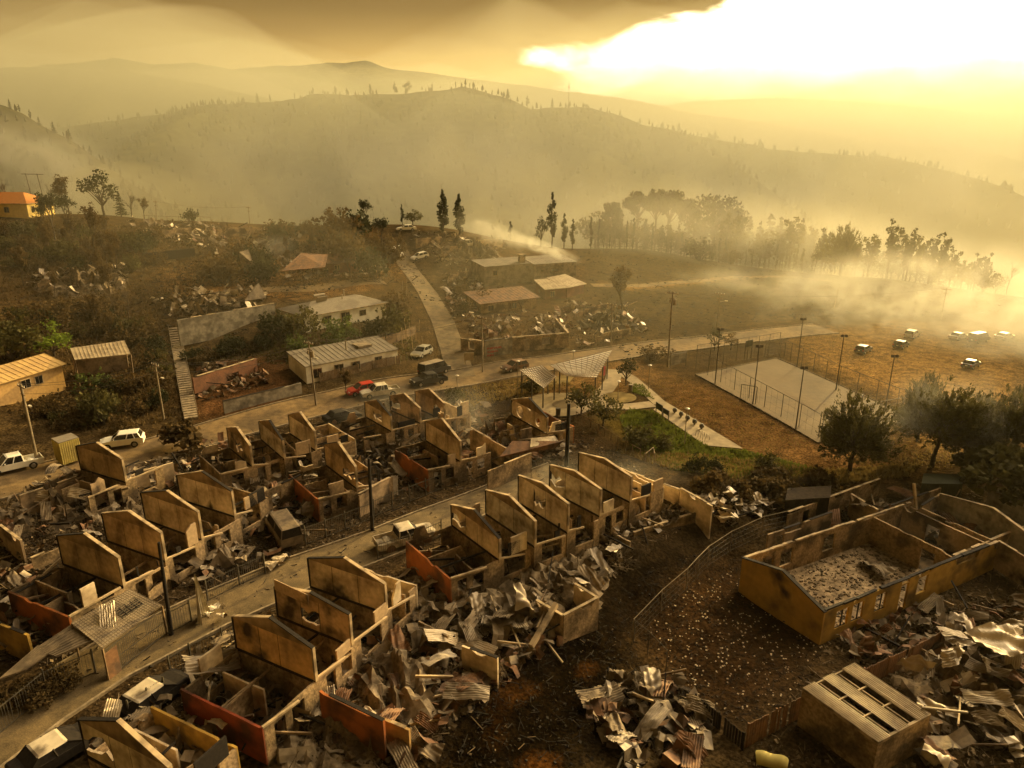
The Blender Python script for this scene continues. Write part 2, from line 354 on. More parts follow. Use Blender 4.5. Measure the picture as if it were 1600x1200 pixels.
def ground():
    col = np.empty(_GX.shape + (3,)); col[:] = (.075, .058, .034)
    for c, pix, k in ZONES:
        m = blur(mask(pix).astype(float), k)[..., None]; col = col * (1 - m) + np.array(c) * m
    rng = np.random.default_rng(3)
    def fn(cells):
        q = rng.random((len(_gy) // cells + 3, len(_gx) // cells + 3)); y = np.arange(len(_gy)) / cells; x = np.arange(len(_gx)) / cells
        a, b = y.astype(int)[:, None], x.astype(int)[None]; v, u = (y - y.astype(int))[:, None], (x - x.astype(int))[None]
        v = v * v * (3 - 2 * v); u = u * u * (3 - 2 * u)
        return (q[a, b] * (1 - u) + q[a, b + 1] * u) * (1 - v) + (q[a + 1, b] * (1 - u) + q[a + 1, b + 1] * u) * v
    n = fn(23) * .4 + fn(9) * .35 + fn(4) * .25
    col *= (.55 + .9 * n)[..., None]
    # orange subsoil showing through on the burnt bank
    soil = blur(mask([(860,1010),(940,1000),(990,1040),(900,1150),(880,1250),(780,1250),(800,1120)]).astype(float), 3) * np.clip((fn(3) * .6 + fn(7) * .4 - .60) * 8, 0, 1)
    col = col * (1 - soil[..., None]) + np.array((.17, .08, .022)) * soil[..., None]
    col *= np.array([.66, .55, .38])
    Z = GZ + (fn(5) - .5) * .12
    h, wd = _GX.shape
    me = bpy.data.meshes.new('ground'); nv = h * wd
    co = np.stack([_GX, _GY, Z], 2).reshape(-1, 3).astype('f')
    idx = np.arange(nv).reshape(h, wd); F = np.stack([idx[:-1, :-1], idx[:-1, 1:], idx[1:, 1:], idx[1:, :-1]], 2).reshape(-1, 4)
    me.vertices.add(nv); me.vertices.foreach_set('co', co.ravel()); me.loops.add(F.size); me.loops.foreach_set('vertex_index', F.ravel().astype('i'))
    me.polygons.add(len(F)); me.polygons.foreach_set('loop_start', np.arange(0, F.size, 4, dtype='i')); me.update(calc_edges=True)
    me.polygons.foreach_set('use_smooth', np.ones(len(F), bool))
    a = me.color_attributes.new('albedo', 'FLOAT_COLOR', 'POINT')
    a.data.foreach_set('color', np.concatenate([col.reshape(-1, 3), np.ones((nv, 1))], 1).astype('f').ravel())
    me.materials.append(mt('ground')); tag(link('ground', me), kind='structure')
    GZ[:] = Z
ground()
kind('valley_floor', MB().add([(-2600, 150, -48), (2600, 150, -48), (2600, 3300, -48), (-2600, 3300, -48)], [(0, 1, 2, 3)]), 'hill')
def hrand(seed):
    r = np.random.default_rng(seed); ph = r.random((24, 3)) * 6.28; fr = np.exp(r.random((24, 2)) * 2.2)
    return lambda a, b: sum(math.sin(a * fr[i, 0] + b * fr[i, 1] * .6 + ph[i, 0]) / fr[i].sum() for i in range(24))
CREST = {}
def hill(name, crest, D, front, bumpy, seed):
    """ridge whose crest line lies D metres out; its face falls towards us over `front` metres"""
    pts = []
    for px, py in crest:
        d = ray(px, py); pts.append((d[0] / d[1] * D, CAMH + D * d[2] / d[1]))
    xs = [p[0] for p in pts]; zs = [p[1] for p in pts]; nz = hrand(seed); CREST[name] = (xs, zs, D)
    x0, x1 = xs[0], xs[-1]; n = 220
    def f(u, t):
        x = x0 + (x1 - x0) * u; zc = float(np.interp(x, xs, zs)); s = t * 1.35
        k = min(s, 1); prof = k ** 1.25 if s <= 1 else 1 - (s - 1) * 1.2
        spur = nz(x / front * 5, s * 2.2) * bumpy * math.sin(math.pi * min(k, 1)) ** .7 + nz(x / front * 28, s * 9) * bumpy * .12 * min(1, (1 - min(k, 1)) * 6 + .25)
        y = D - front * (1 - s) + nz(x / front * 3, 3.0) * front * .10 * (1 - k)
        return (x, y, max(-48, -48 + (zc + 48) * prof + spur))
    kind(name, MB().grid(f, n, 44), 'hill', smooth=True)
    return f
HF = {}
HF['hill'] = hill('hill', [(-500,230),(100,195),(330,166),(400,158),(470,149),(490,142),(560,145),(640,142),(700,135),(725,131),(770,146),(800,152),(830,168),(870,165),(920,167),(960,173),(1000,191),(1060,205),(1130,217),(1200,230),(1290,240),(1400,275),(1600,340),(2000,420)], 820, 470, 16, 1)
hill('left_hill', [(-900,90),(-300,95),(0,104),(60,101),(200,108),(300,124),(420,152),(520,180),(700,240)], 1150, 420, 16, 2)
hill('far_ridge', [(-700,60),(0,110),(180,87),(240,97),(300,94),(360,105),(430,100),(500,97),(570,93),(600,103),(650,108),(700,115),(770,125),(830,131),(880,140),(950,150),(1010,158),(1060,172),(1200,190),(1500,250)], 1600, 600, 22, 3)
HF['near_slope'] = hill('wooded_slope', [(-700,60),(-300,105),(0,160),(30,172),(60,192),(110,218),(150,247),(190,278),(230,302),(300,335),(420,390)], 430, 200, 5, 4)
hill('right_ridge', [(700,170),(1000,168),(1100,180),(1180,186),(1280,188),(1400,193),(1470,197),(1540,206),(1600,213),(1900,240)], 2050, 800, 18, 5)
hill('distant_ridge', [(700,200),(1000,168),(1080,157),(1150,153),(1200,151),(1290,153),(1390,160),(1460,167),(1530,180),(1600,191),(1900,225)], 2700, 500, 12, 6)
# ------------------------------------------------------------------ trees and plants
rnd = random.Random(7)
def leaf(mb, c, s, r, d=None, flat=False):
    """one leaf clump: a small bent quad, turned at random or pointing along d"""
    if d is None:
        d = Vector((r.gauss(0, 1), r.gauss(0, 1), r.gauss(0, .7)))
    d = d.normalized(); n = Vector((r.gauss(0, 1), r.gauss(0, 1), r.gauss(0, 1))); u = d.cross(n)
    u = u.normalized() if u.length > .01 else d.orthogonal().normalized()
    k = s * r.uniform(.6, 1.3); q = k * (.22 if flat else .55)
    n = d.cross(u) * (k * .15)
    mb.add([c - d * k * .5, c + u * q + n, c + d * k * .5, c - u * q + n], [(0, 1, 2, 3)])
def limb(mb, a, b, r0, r1, r, segs=3, wob=.08, n=5):
    p = Vector(a); L = (Vector(b) - p).length
    for i in range(segs):
        q = Vector(a).lerp(Vector(b), (i + 1) / segs)
        if i < segs - 1: q += Vector((r.uniform(-1, 1), r.uniform(-1, 1), r.uniform(-.5, .5))) * wob * L
        mb.tube(p, q, r0 + (r1 - r0) * i / segs, r0 + (r1 - r0) * (i + 1) / segs, n); p = q
def clumps(mb, cl, leaves, s, r, up=0):
    for c, rad in cl:
        for _ in range(int(leaves * rad * rad)):
            d = Vector((r.gauss(0, 1), r.gauss(0, 1), r.gauss(0, 1))).normalized(); k = r.random() ** .45
            leaf(mb, Vector(c) + Vector((d.x, d.y, d.z * .8)) * rad * k, s, r)
def finish(trunk, crown, m, name, bm='bark'):
    root = bpy.data.objects.new(name, None); root.empty_display_size = .3
    for nm, mb, q in (('trunk', trunk, bm), ('crown', crown, m)):
        if mb and mb.v:
            o = bpy.data.objects.new(nm, mb.mesh(nm, q)); o.parent = root; PROTO_CH.setdefault(root.name, []).append(o)
    return root
PROTO_CH = {}
def t_bush(seed, h, w, m, leaves=95, s=.26, name='bush'):
    r = random.Random(seed); T, K = MB(), MB(); cl = []
    for i in range(9):
        a = r.uniform(0, 6.28); q = r.random() ** .6 * w * .36; z = h * r.uniform(.3, .72)
        c = Vector((q * math.cos(a), q * math.sin(a), z)); cl.append((c, w * r.uniform(.16, .27)))
        limb(T, (r.uniform(-.1, .1), r.uniform(-.1, .1), -.15), c, .06, .02, r, 2)
    clumps(K, cl, leaves / (w * w) * 14, s, r)
    for i in range(26):
        a = r.uniform(0, 6.28); c = Vector((math.cos(a) * w * .42 * r.random(), math.sin(a) * w * .42 * r.random(), h * r.uniform(.5, 1)))
        for _ in range(6): leaf(K, c + Vector((r.uniform(-.15, .15), r.uniform(-.15, .15), r.uniform(-.2, .3))) * w * .25, s * .8, r, Vector((r.uniform(-.5, .5), r.uniform(-.5, .5), 1)))
    return finish(T, K, m, name)
def t_round(seed, h, w, m, trunk=.3, leaves=60, s=.3, name='round_tree'):
    r = random.Random(seed); T, K = MB(), MB(); cl = []; tb = h * trunk
    limb(T, (0, 0, -.3), (0, 0, tb), h * .028, h * .02, r, 3, .03, 7)
    for i in range(13):
        a = i * 2.4; q = w * .38 * math.sqrt((i + .4) / 13); z = tb + (h - tb) * (r.uniform(.25, .88) - .25 * (q / w))
        c = Vector((q * math.cos(a), q * math.sin(a), z)); cl.append((c, w * r.uniform(.13, .22)))
        limb(T, (0, 0, tb * r.uniform(.75, 1)), c, h * .013, h * .004, r, 3)
    clumps(K, cl, leaves / (w * w) * 26, s, r)
    return finish(T, K, m, name)
def t_bare(seed, h, spread, levels=5, name='bare_tree', tips=None, up=.55, m='bark', fork=3):
    r = random.Random(seed); T, K = MB(), MB()
    def go(p, d, L, rad, lv):
        q = p + d * L; mid = p.lerp(q, .5) + Vector((r.uniform(-1, 1), r.uniform(-1, 1), 0)) * L * .06
        T.tube(p, mid, rad, rad * .85, 5 if lv > 2 else 3); T.tube(mid, q, rad * .85, rad * .66, 5 if lv > 2 else 3)
        if lv <= 0:
            if tips:
                for _ in range(4): leaf(K, q + Vector((r.gauss(0, .2), r.gauss(0, .2), r.gauss(0, .2))), .28, r)
            return
        for i in range(fork if lv > 1 else 3):
            nd = (d + Vector((r.gauss(0, 1), r.gauss(0, 1), r.gauss(.1, .5))) * spread + Vector((0, 0, up * .3))).normalized()
            go(p.lerp(q, r.uniform(.55, 1)), nd, L * r.uniform(.6, .82), rad * .58, lv - 1)
    go(Vector((0, 0, -.2)), Vector((r.uniform(-.06, .06), r.uniform(-.06, .06), 1)), h * .30, max(h * .017, .045), levels)
    return finish(T, K, tips, name, m)
def t_spiky(seed, h, w, m, lean=(0, 0), trunk=.18, name='cypress_tree', n=900):
    """dense tree of outward sweeping brush-like sprays"""
    r = random.Random(seed); T, K = MB(), MB(); cz = h * (trunk + .32)
    limb(T, (0, 0, -.3), (lean[0] * .2, lean[1] * .2, h * .8), h * .035, h * .01, r, 4, .02, 7)
    for i in range(n):
        z = r.uniform(-.55, 1.0); a = r.uniform(0, 6.28); q = math.sqrt(max(0, 1 - (z if z > 0 else z * 1.4) ** 2))
        d = Vector((q * math.cos(a), q * math.sin(a), z * 1.05)); k = r.uniform(.35, 1.0) * (1 + .25 * math.sin(a * 3 + seed) * r.random())
        c = Vector((lean[0] * max(z, -.1), lean[1] * max(z, -.1), cz)) + Vector((d.x * w * .5, d.y * w * .5, d.z * h * (.60 if z > 0 else .42))) * k
        dd = (d + Vector((lean[0] * .16, lean[1] * .16, .75)) + Vector((r.gauss(0, .2), r.gauss(0, .2), r.gauss(0, .2)))).normalized()
        if i % 6 == 0: T.tube(Vector((0, 0, cz * .8)), c, .05, .02, 3)
        for j in range(11):
            leaf(K, c + dd * (j * .09 * h * .1) + Vector((r.gauss(0, .1), r.gauss(0, .1), r.gauss(0, .1))), .5 - j * .022, r, dd + Vector((r.gauss(0, .35), r.gauss(0, .35), r.gauss(0, .35))), True)
    return finish(T, K, m, name)
def t_column(seed, h, w, m, name='poplar_tree', gaps=.3, s=.42, bare=.08):
    r = random.Random(seed); T, K = MB(), MB(); cl = []
    limb(T, (0, 0, -.3), (r.uniform(-.3, .3), r.uniform(-.3, .3), h * .93), h * .018, h * .004, r, 5, .01)
    n = 22
    for i in range(n):
        t = i / (n - 1)
        if r.random() < gaps * .6: continue
        z = h * (bare + (1 - bare) * t); q = w * .5 * (math.sin(math.pi * min(1, .12 + t * .93)) ** .6); a = r.uniform(0, 6.28)
        c = Vector((q * .55 * math.cos(a), q * .55 * math.sin(a), z)); cl.append((c, max(q * r.uniform(.5, .85), w * .12)))
        T.tube((0, 0, max(0, z - w * .3)), c, .05, .02, 3)
    for c, rad in cl:
        for _ in range(int(85 * (rad / w) ** 1.4 * 5 + 14)):
            d = Vector((r.gauss(0, 1), r.gauss(0, 1), r.gauss(0, 1.5)))
            d = d.normalized() * rad * r.random() ** .5; leaf(K, c + Vector((d.x, d.y, d.z * 1.3)), s, r, Vector((r.gauss(0, .6), r.gauss(0, .6), 1)))
    return finish(T, K, m, name)
def t_umbrella(seed, h, w, m, name='umbrella_pine', fl=.34, tr=.55):
    r = random.Random(seed); T, K = MB(), MB(); cl = []
    limb(T, (0, 0, -.3), (r.uniform(-.5, .5), 0, h * tr), h * .022, h * .015, r, 4, .02, 7)
    for i in range(16):
        a = i * 2.4 + r.uniform(-.3, .3); q = w * .42 * math.sqrt((i + .3) / 16); z = h * (1 - fl * .35) - h * fl * .75 * (q / (w * .5)) ** 2 - r.random() * h * fl * .35
        c = Vector((q * math.cos(a), q * math.sin(a), z)); cl.append((c, w * r.uniform(.14, .21)))
        limb(T, (0, 0, h * tr * r.uniform(.8, 1)), c, h * .009, h * .003, r, 3, .06, 4)
    clumps(K, cl, 80 / (w * w) * 60, .6, r)
    return finish(T, K, m, name)
def t_conifer(seed, h, w, m, name='conifer', n=15):
    r = random.Random(seed); T, K = MB(), MB(); limb(T, (0, 0, -.3), (0, 0, h * .96), h * .02, h * .003, r, 4, .006)
    for i in range(n):
        t = (i + .5) / n; z = h * (.1 + .88 * t) + r.uniform(-.3, .3); q = (w * .5 * (1 - t) ** .8 + .15) * r.uniform(.65, 1.15)
        for k in range(int(8 - 4 * t)):
            a = r.uniform(0, 6.28); L = q * r.uniform(.6, 1.1)
            for j in range(6):
                u = (j + 1) / 6; leaf(K, Vector((math.cos(a) * L * u, math.sin(a) * L * u, z - L * .22 * u + r.gauss(0, .1))), .62 * (1.15 - .5 * u), r, Vector((math.cos(a), math.sin(a), r.uniform(-.5, .3))))
    return finish(T, K, m, name)
P = {}
P['bush_dark'] = t_bush(1, 2.6, 3.6, 'leaf_dark'); P['bush_brown'] = t_bush(2, 2.6, 3.6, 'leaf_brown'); P['bush_olive'] = t_bush(3, 2.6, 3.6, 'leaf_olive'); P['bush_green'] = t_bush(4, 2.6, 3.6, 'leaf_green')
P['scrub'] = t_bare(5, 2.6, .75, 4, 'burnt_shrub', fork=4); P['scrub2'] = t_bare(6, 2.4, .85, 4, 'burnt_shrub', 'leaf_brown', fork=4)
P['bare'] = t_bare(8, 9, .45, 5); P['bare2'] = t_bare(9, 9, .36, 5, tips='leaf_brown'); P['bare3'] = t_bare(12, 9, .5, 5, tips='leaf_dark')
P['round_dark'] = t_round(10, 6, 5.4, 'leaf_dark'); P['round_green'] = t_round(11, 6, 5.6, 'leaf_bright', .15); P['round_olive'] = t_round(12, 5, 5.2, 'leaf_olive', .25); P['round_brown'] = t_round(13, 6, 5, 'leaf_brown', .3)
P['spiky'] = t_spiky(14, 8.2, 8.6, 'leaf_olive'); P['wind'] = t_spiky(15, 7, 8, 'leaf_olive', (2.2, .4), .32, n=760)
P['poplar'] = t_column(16, 12, 3, 'leaf_dark', gaps=.15); P['wispy'] = t_column(17, 12, 2.6, 'leaf_dark', 'wispy_tree', .75, .38, .25)
def t_euca(seed, h, w, m, name='eucalyptus_tree'):
    r = random.Random(seed); T, K = MB(), MB(); cl = []
    limb(T, (0, 0, -.3), (r.uniform(-.2, .2), 0, h * .4), h * .022, h * .017, r, 3, .02, 7)
    for i in range(5):
        a = i * 1.26 + r.random(); q = w * (.1 + .16 * r.random()); top = Vector((q * math.cos(a), q * math.sin(a), h * (1 if i == 0 else r.uniform(.68, .95)))); base = Vector((0, 0, h * r.uniform(.18, .38)))
        limb(T, base, top, h * .011, h * .003, r, 4, .05)
        for k in range(6):
            t = .22 + .78 * k / 5; c = base.lerp(top, t) + Vector((r.gauss(0, 1), r.gauss(0, 1), r.gauss(0, .6))) * w * .07
            if r.random() < .86: cl.append((c, w * r.uniform(.10, .19) * (1.15 - .5 * t)))
    for c, rad in cl:
        for _ in range(int(46 * (rad / (w * .15)) ** 1.5)):
            d = Vector((r.gauss(0, 1), r.gauss(0, 1), r.gauss(0, 1.3))).normalized() * rad * r.random() ** .5; leaf(K, c + d, .55, r, Vector((r.gauss(0, .7), r.gauss(0, .7), -1)))
    return finish(T, K, m, name)
P['euca'] = t_euca(18, 14, 8.5, 'leaf_olive'); P['euca2'] = t_euca(19, 14, 7.5, 'leaf_dark')
P['umb'] = t_umbrella(20, 19, 10, 'leaf_dark', fl=.36); P['umb2'] = t_umbrella(21, 19, 15, 'leaf_dark', fl=.5, tr=.42); P['umb_low'] = t_umbrella(22, 6, 8.5, 'leaf_olive', 'broad_tree', .45, .4)
P['conifer'] = t_conifer(23, 14, 6.5, 'leaf_dark', n=26); P['conifer2'] = t_conifer(24, 14, 8.5, 'leaf_dark', n=22)
P['sapling'] = t_column(25, 9, 1.3, 'leaf_dark', 'burnt_sapling', .7, .35, .15)
PH = dict(bush_dark=2.6, bush_brown=2.6, bush_olive=2.6, bush_green=2.6, scrub=2.1, scrub2=2.1, bare=8.6, bare2=8.6, bare3=8.6, round_dark=6, round_green=6, round_olive=5, round_brown=6, spiky=8.2, wind=7.3, poplar=12.3, wispy=12.3, euca=14.5, euca2=14.5, umb=19, umb2=19, umb_low=6, conifer=14, conifer2=14, sapling=9.3)
def plant(k, loc, h, label, cat='tree', group=None, wide=1.0, rz=None):
    root = P[k].copy(); C.objects.link(root); sc = h / PH[k]
    root.location = loc; root.scale = (sc * wide, sc * wide, sc); root.rotation_euler = (0, 0, rnd.uniform(0, 6.28) if rz is None else rz)
    for ch in PROTO_CH[P[k].name]:
        c = ch.copy(); c.parent = root; C.objects.link(c)
    return tag(root, label, cat, group)
def px_h(loc, n):
    """metres for n photo pixels standing at loc"""
    f = loc.y * math.cos(PITCH) - (loc.z - CAMH) * math.sin(PITCH); return n * f / FPX / math.cos(PITCH)
def tree(k, px, py, n, label, cat='tree', group=None, wide=1.0, back=0.0, rz=None):
    p = G(px, py)
    while p.y > 262 and py < 480: py += 1.5; n += 1.5; p = G(px, py)      # never past the skyline
    if back:
        u = Vector((p.x, p.y, 0)).normalized() * back; top = p.z + px_h(p, n); q = onz(p.x + u.x, p.y + u.y)
        hh = (CAMH + (top - CAMH) * (1 + back / Vector((p.x, p.y)).length)) - q.z
        return plant(k, q - Vector((0, 0, .1)), hh, label, cat, group, wide, rz)
    return plant(k, p - Vector((0, 0, .1)), px_h(p, n), label, cat, group, wide, rz)
# ------------------------------------------------------------------ burnt row houses
def wall_piece(mb, L, T, h, holes=(), jag=.12, r=rnd, fn=None):
    """wall along +X from 0 to L, T thick about Y=0, broken top, holes = (x0, x1, z0, z1)"""
    xs = sorted({0.0, L} | {q for o in holes for q in o[:2]})
    for a, b in zip(xs, xs[1:]):
        ho = [o for o in holes if o[0] <= a + 1e-6 and o[1] >= b - 1e-6]
        lo = [(a, b, 0, ho[0][2]), (a, b, ho[0][3], h)] if ho else [(a, b, 0, h)]
        for x0, x1, z0, z1 in lo:
            if z1 - z0 < .05: continue
            top = [(x1, -T / 2, z1)]; n = max(1, int((x1 - x0) / .35))
            if z1 == h:
                dr = 0; top = []
                for k in range(n + 1):
                    if r.random() < .35: dr = r.random() * jag if r.random() < .3 else r.random() * .05
                    top.append((x1 + (x0 - x1) * k / n, -T / 2, max(z0 + .1, z1 - dr)))
            else: top = [(x1, -T / 2, z1), (x0, -T / 2, z1)]
            mb.prism([(x0, -T / 2, z0), (x1, -T / 2, z0)] + top, (0, T, 0))
def xf(mb, loc, rz):
    m = Matrix.Translation(loc) @ Matrix.Rotation(rz, 4, 'Z'); mb.v = [tuple(m @ Vector(q)) for q in mb.v]; return mb
def wall_part(name, parent, loc, rz, L, T, h, m, holes=(), jag=.12, label=None):
    mb = MB(); wall_piece(mb, L, T, h, holes, jag); return part(name, xf(mb, loc, rz), m, parent, label)
GR = 2.35    # height of the ground storey
HOUSES = {}; CELLS = []
def row_house(key, LT, AP, RT, RB, sf, sb=0, label='', endc=None, sooty=False, round_holes=False, frontm='masonry', look=None, w=6.5, group='burnt row houses'):
    b = at(*RB, GR); best = min(((abs(prj(b + np.array([0, 0, e]))[1] - RT[1]), e) for e in np.linspace(1.2, 3.2, 80)))[1]
    e = max(1.75, best); l = at(*LT, GR + e); v = (b - l)[:2]; ang = math.atan2(v[1], v[0]); w = min(7.2, max(5.8, float(np.hypot(*v))))
    vx = Vector((math.cos(ang), math.sin(ang), 0)); ux = Vector((-vx.y, vx.x, 0)); org = Vector((b[0], b[1], 0)) - vx * (w / 2); org.z = tz(org.x, org.y) - .05
    ap = min(((abs(prj(np.array(org) + [0, 0, GR + q])[1] - AP[1]), q) for q in np.linspace(e + .5, e + 1.7, 60)))[1]
    t = thing('row_house', label, 'burnt house', org, ang, group); hw = w / 2; T = .14; r = random.Random(key)
    HOUSES[key] = (t, org, ang, w, sf, sb, e)
    mp = 'plaster_' + key if 'plaster_' + key in MATS else ('plaster_soot' if sooty else r.choice(('plaster', 'plaster', 'plaster_tan', 'plaster_grey')))
    part('party_wall', MB().bx(-hw, hw, -T / 2, T / 2, 0, GR), 'masonry', t)
    if round_holes:     # two round openings cut in the upper wall
        mb = MB(); n = 20
        def ring(cx, cz, rad, x0, x1):
            sq = [];
            for k in range(n):
                a = 2 * math.pi * k / n; c, s_ = math.cos(a), math.sin(a); d = min(((x1 - cx) if c > 0 else (cx - x0)) / max(abs(c), 1e-6), ((GR + e - cz) if s_ > 0 else (cz - GR)) / max(abs(s_), 1e-6)); sq.append((cx + c * d, cz + s_ * d, cx + c * rad, cz + s_ * rad))
            for k in range(n):
                A, B = sq[k], sq[(k + 1) % n]
                mb.prism([(A[0], -T / 2, A[1]), (B[0], -T / 2, B[1]), (B[2], -T / 2, B[3]), (A[2], -T / 2, A[3])], (0, T, 0))
        ring(-hw * .5, GR + e * .5, e * .38, -hw, hw * .1); ring(hw * .52, GR + e * .42, e * .26, hw * .1, hw)
    else:
        mb = MB(); c1, c2 = (-.34 + r.uniform(-.05, .05)) * hw, (.22 + r.uniform(-.1, .1)) * hw
        miss = r.choice((0, 1, 2, 9, 9, 9, 9)) if 'plaster_' + key not in MATS else 9
        for ip, (x0, x1, dy) in enumerate(((-hw, c1 - .03, 0), (c1 + .03, c2 - .03, .004), (c2 + .03, hw, 0))):
            if ip != miss: mb.bx(x0, x1, -T / 2 + dy, T / 2 + dy, GR, GR + e); continue
            zt = [GR + e * r.uniform(.25, .6) for _ in range(6)]; zt2 = [min(GR + e, q + e * r.uniform(.15, .4)) for q in zt]      # a panel broken through the middle
            mb.prism([(x0, -T / 2, GR), (x1, -T / 2, GR)] + [(x1 + (x0 - x1) * k / 5, -T / 2, zt[k] - e * .12) for k in range(6)], (0, T, 0))
            mb.prism([(x1, -T / 2, GR + e), (x0, -T / 2, GR + e)] + [(x0 + (x1 - x0) * k / 5, -T / 2, max(zt2[5 - k], zt[5 - k] + .1) - .02) for k in range(6)], (0, T, 0))
        for cc in (c1, c2): part('panel_joint', MB().bx(cc - .03, cc + .03, -T / 2 + .02, T / 2 - .02, GR, GR + e), 'char', t)
    part('upper_wall', mb, mp, t)
    part('floor_ledge', MB().bx(-hw, hw, -T / 2 - .05, -T / 2, GR - .1, GR + .06), 'char', t)
    part('gable_top', MB().prism([(-hw, -T / 2 - .006, GR + e), (hw, -T / 2 - .006, GR + e), (0, -T / 2 - .006, GR + ap)], (0, T + .012, 0)), 'gable_top', t)
    cp = MB()
    for s in (-1, 1): part('coping', MB().beam((s * (hw + .04), 0, GR + e + .02), (0, 0, GR + ap + .05), T + .1, .07), 'edge' if r.random() < .6 else 'char', t)
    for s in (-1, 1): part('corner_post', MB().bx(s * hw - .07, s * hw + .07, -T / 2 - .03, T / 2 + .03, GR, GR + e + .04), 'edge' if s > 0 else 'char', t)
    for y0, y1 in ((T / 2, sf), (-sb, -T / 2)):
        L = y1 - y0
        if L < .5: continue
        dx = r.uniform(-.3, .35); ho = r.choice(([(.5 + dx, 1.3 + dx, .06, 2.02), (1.8 + dx, 2.75 + dx, .9, 2.0)], [(.5 + dx, 1.7 + dx, .8, GR), (2.2 + dx, 2.95 + dx, .06, 2.0)], [(.6 + dx, 2.6 + dx, .7, GR)])) if L > 3 else [(L * .3, L * .7, .8, 2)]
        wall_part('front_wall', t, (hw - .07, y0, 0), R(90), L, T, GR, frontm, ho, .45)
        wall_part('rear_wall', t, (-hw + .07, y0, 0), R(90), L, T, GR, 'masonry', [(L * .35, L * .75, .9, 2.0)], 1.2)
        wall_part('partition', t, (r.uniform(-.8, .6), y0, 0), R(90), L * r.uniform(.4, .95), .1, GR - .05, 'masonry', (), 1.3)
        bk = y0 + L * r.uniform(.45, 1.0); part('tie_beam', MB().beam((hw - .06, y0, GR + .07), (hw - .06 + r.uniform(0, .3), bk, GR + .07 - (0 if bk > y1 - .4 else r.uniform(0, .5))), .15, .12), 'edge', t)
        part('floor_slab', MB().bx(-hw, hw, y0, y1, -.1, .08), 'rubble', t)
        if r.random() < .65: wl = r.uniform(1.4, w * .7); wall_part('broken_wall', t, (r.uniform(-hw + .2, hw - wl - .2), y0 + L * r.uniform(.35, .75), 0), r.gauss(0, .04), wl, .12, GR + r.uniform(-.5, .3), r.choice(('masonry', 'plaster', 'plaster_soot')), (), 1.5)
        if r.random() < .5: wl = r.uniform(1.0, w * .5); wall_part('broken_wall', t, (r.choice((-hw + .15, hw - wl - .15)), y0 + L * r.uniform(.2, .9), 0), r.gauss(0, .05), wl, .12, GR + r.uniform(-1.0, .1), r.choice(('masonry', 'plaster_soot', 'plaster_tan')), (), 1.6)
        if r.random() < .5: wl = r.uniform(.7, 1.5); wall_part('upper_fragment', t, (hw - .07, y0 + r.uniform(.1, L - wl), GR), R(90), wl, T, r.uniform(.7, 1.7), r.choice(('plaster', 'plaster_soot')), (), 1.2)
        if r.random() < .4: wl = r.uniform(.8, 1.8); wall_part('upper_fragment', t, (-hw + .07, y0 + r.uniform(.1, L - wl), GR - .4), R(90), wl, T, r.uniform(.9, 1.9), r.choice(('plaster', 'plaster_soot')), (), 1.4)
        cr = MB()
        for k in range(3):
            x = -hw + w * (k + 1) / 4 + r.uniform(-.3, .3)
            if r.random() < .75: part('joist', MB().beam((x, y0, GR - .1), (x + r.uniform(-.6, .6), y1 if r.random() < .6 else y0 + L * .7, GR - .1 - (0 if r.random() < .5 else r.random() * 1.6)), .08, .14), 'char' if r.random() < .5 else 'wood', t)
    if endc:
        side, m, lb = endc; y = sf if side > 0 else -sb
        mb = MB(); wall_piece(mb, w, T, GR + .05, (), .25, r); part('end_wall', xf(mb, (-hw, y, 0), 0), m, t, lb)
    for y0, y1 in ((T / 2, sf), (-sb, -T / 2)):
        if y1 - y0 > .5: CELLS.append((Matrix.Translation(org) @ Matrix.Rotation(ang, 4, 'Z'), hw, y0, y1))
    # a couple of window posts still standing on the front
    for k in range(2):
        if r.random() < .6: part('standing_post', MB().bx(hw - .12, hw, sf * r.uniform(.2, .9), sf * r.uniform(.2, .9) + .09, GR, GR + r.uniform(.4, 1.2)), 'char', t)
    return t
def prj(p):
    q = np.array(p) - [0, 0, CAMH]; f = q[1] * math.cos(PITCH) - q[2] * math.sin(PITCH); u = q[1] * math.sin(PITCH) + q[2] * math.cos(PITCH)
    return 800 + FPX * q[0] / f, 600 - FPX * u / f
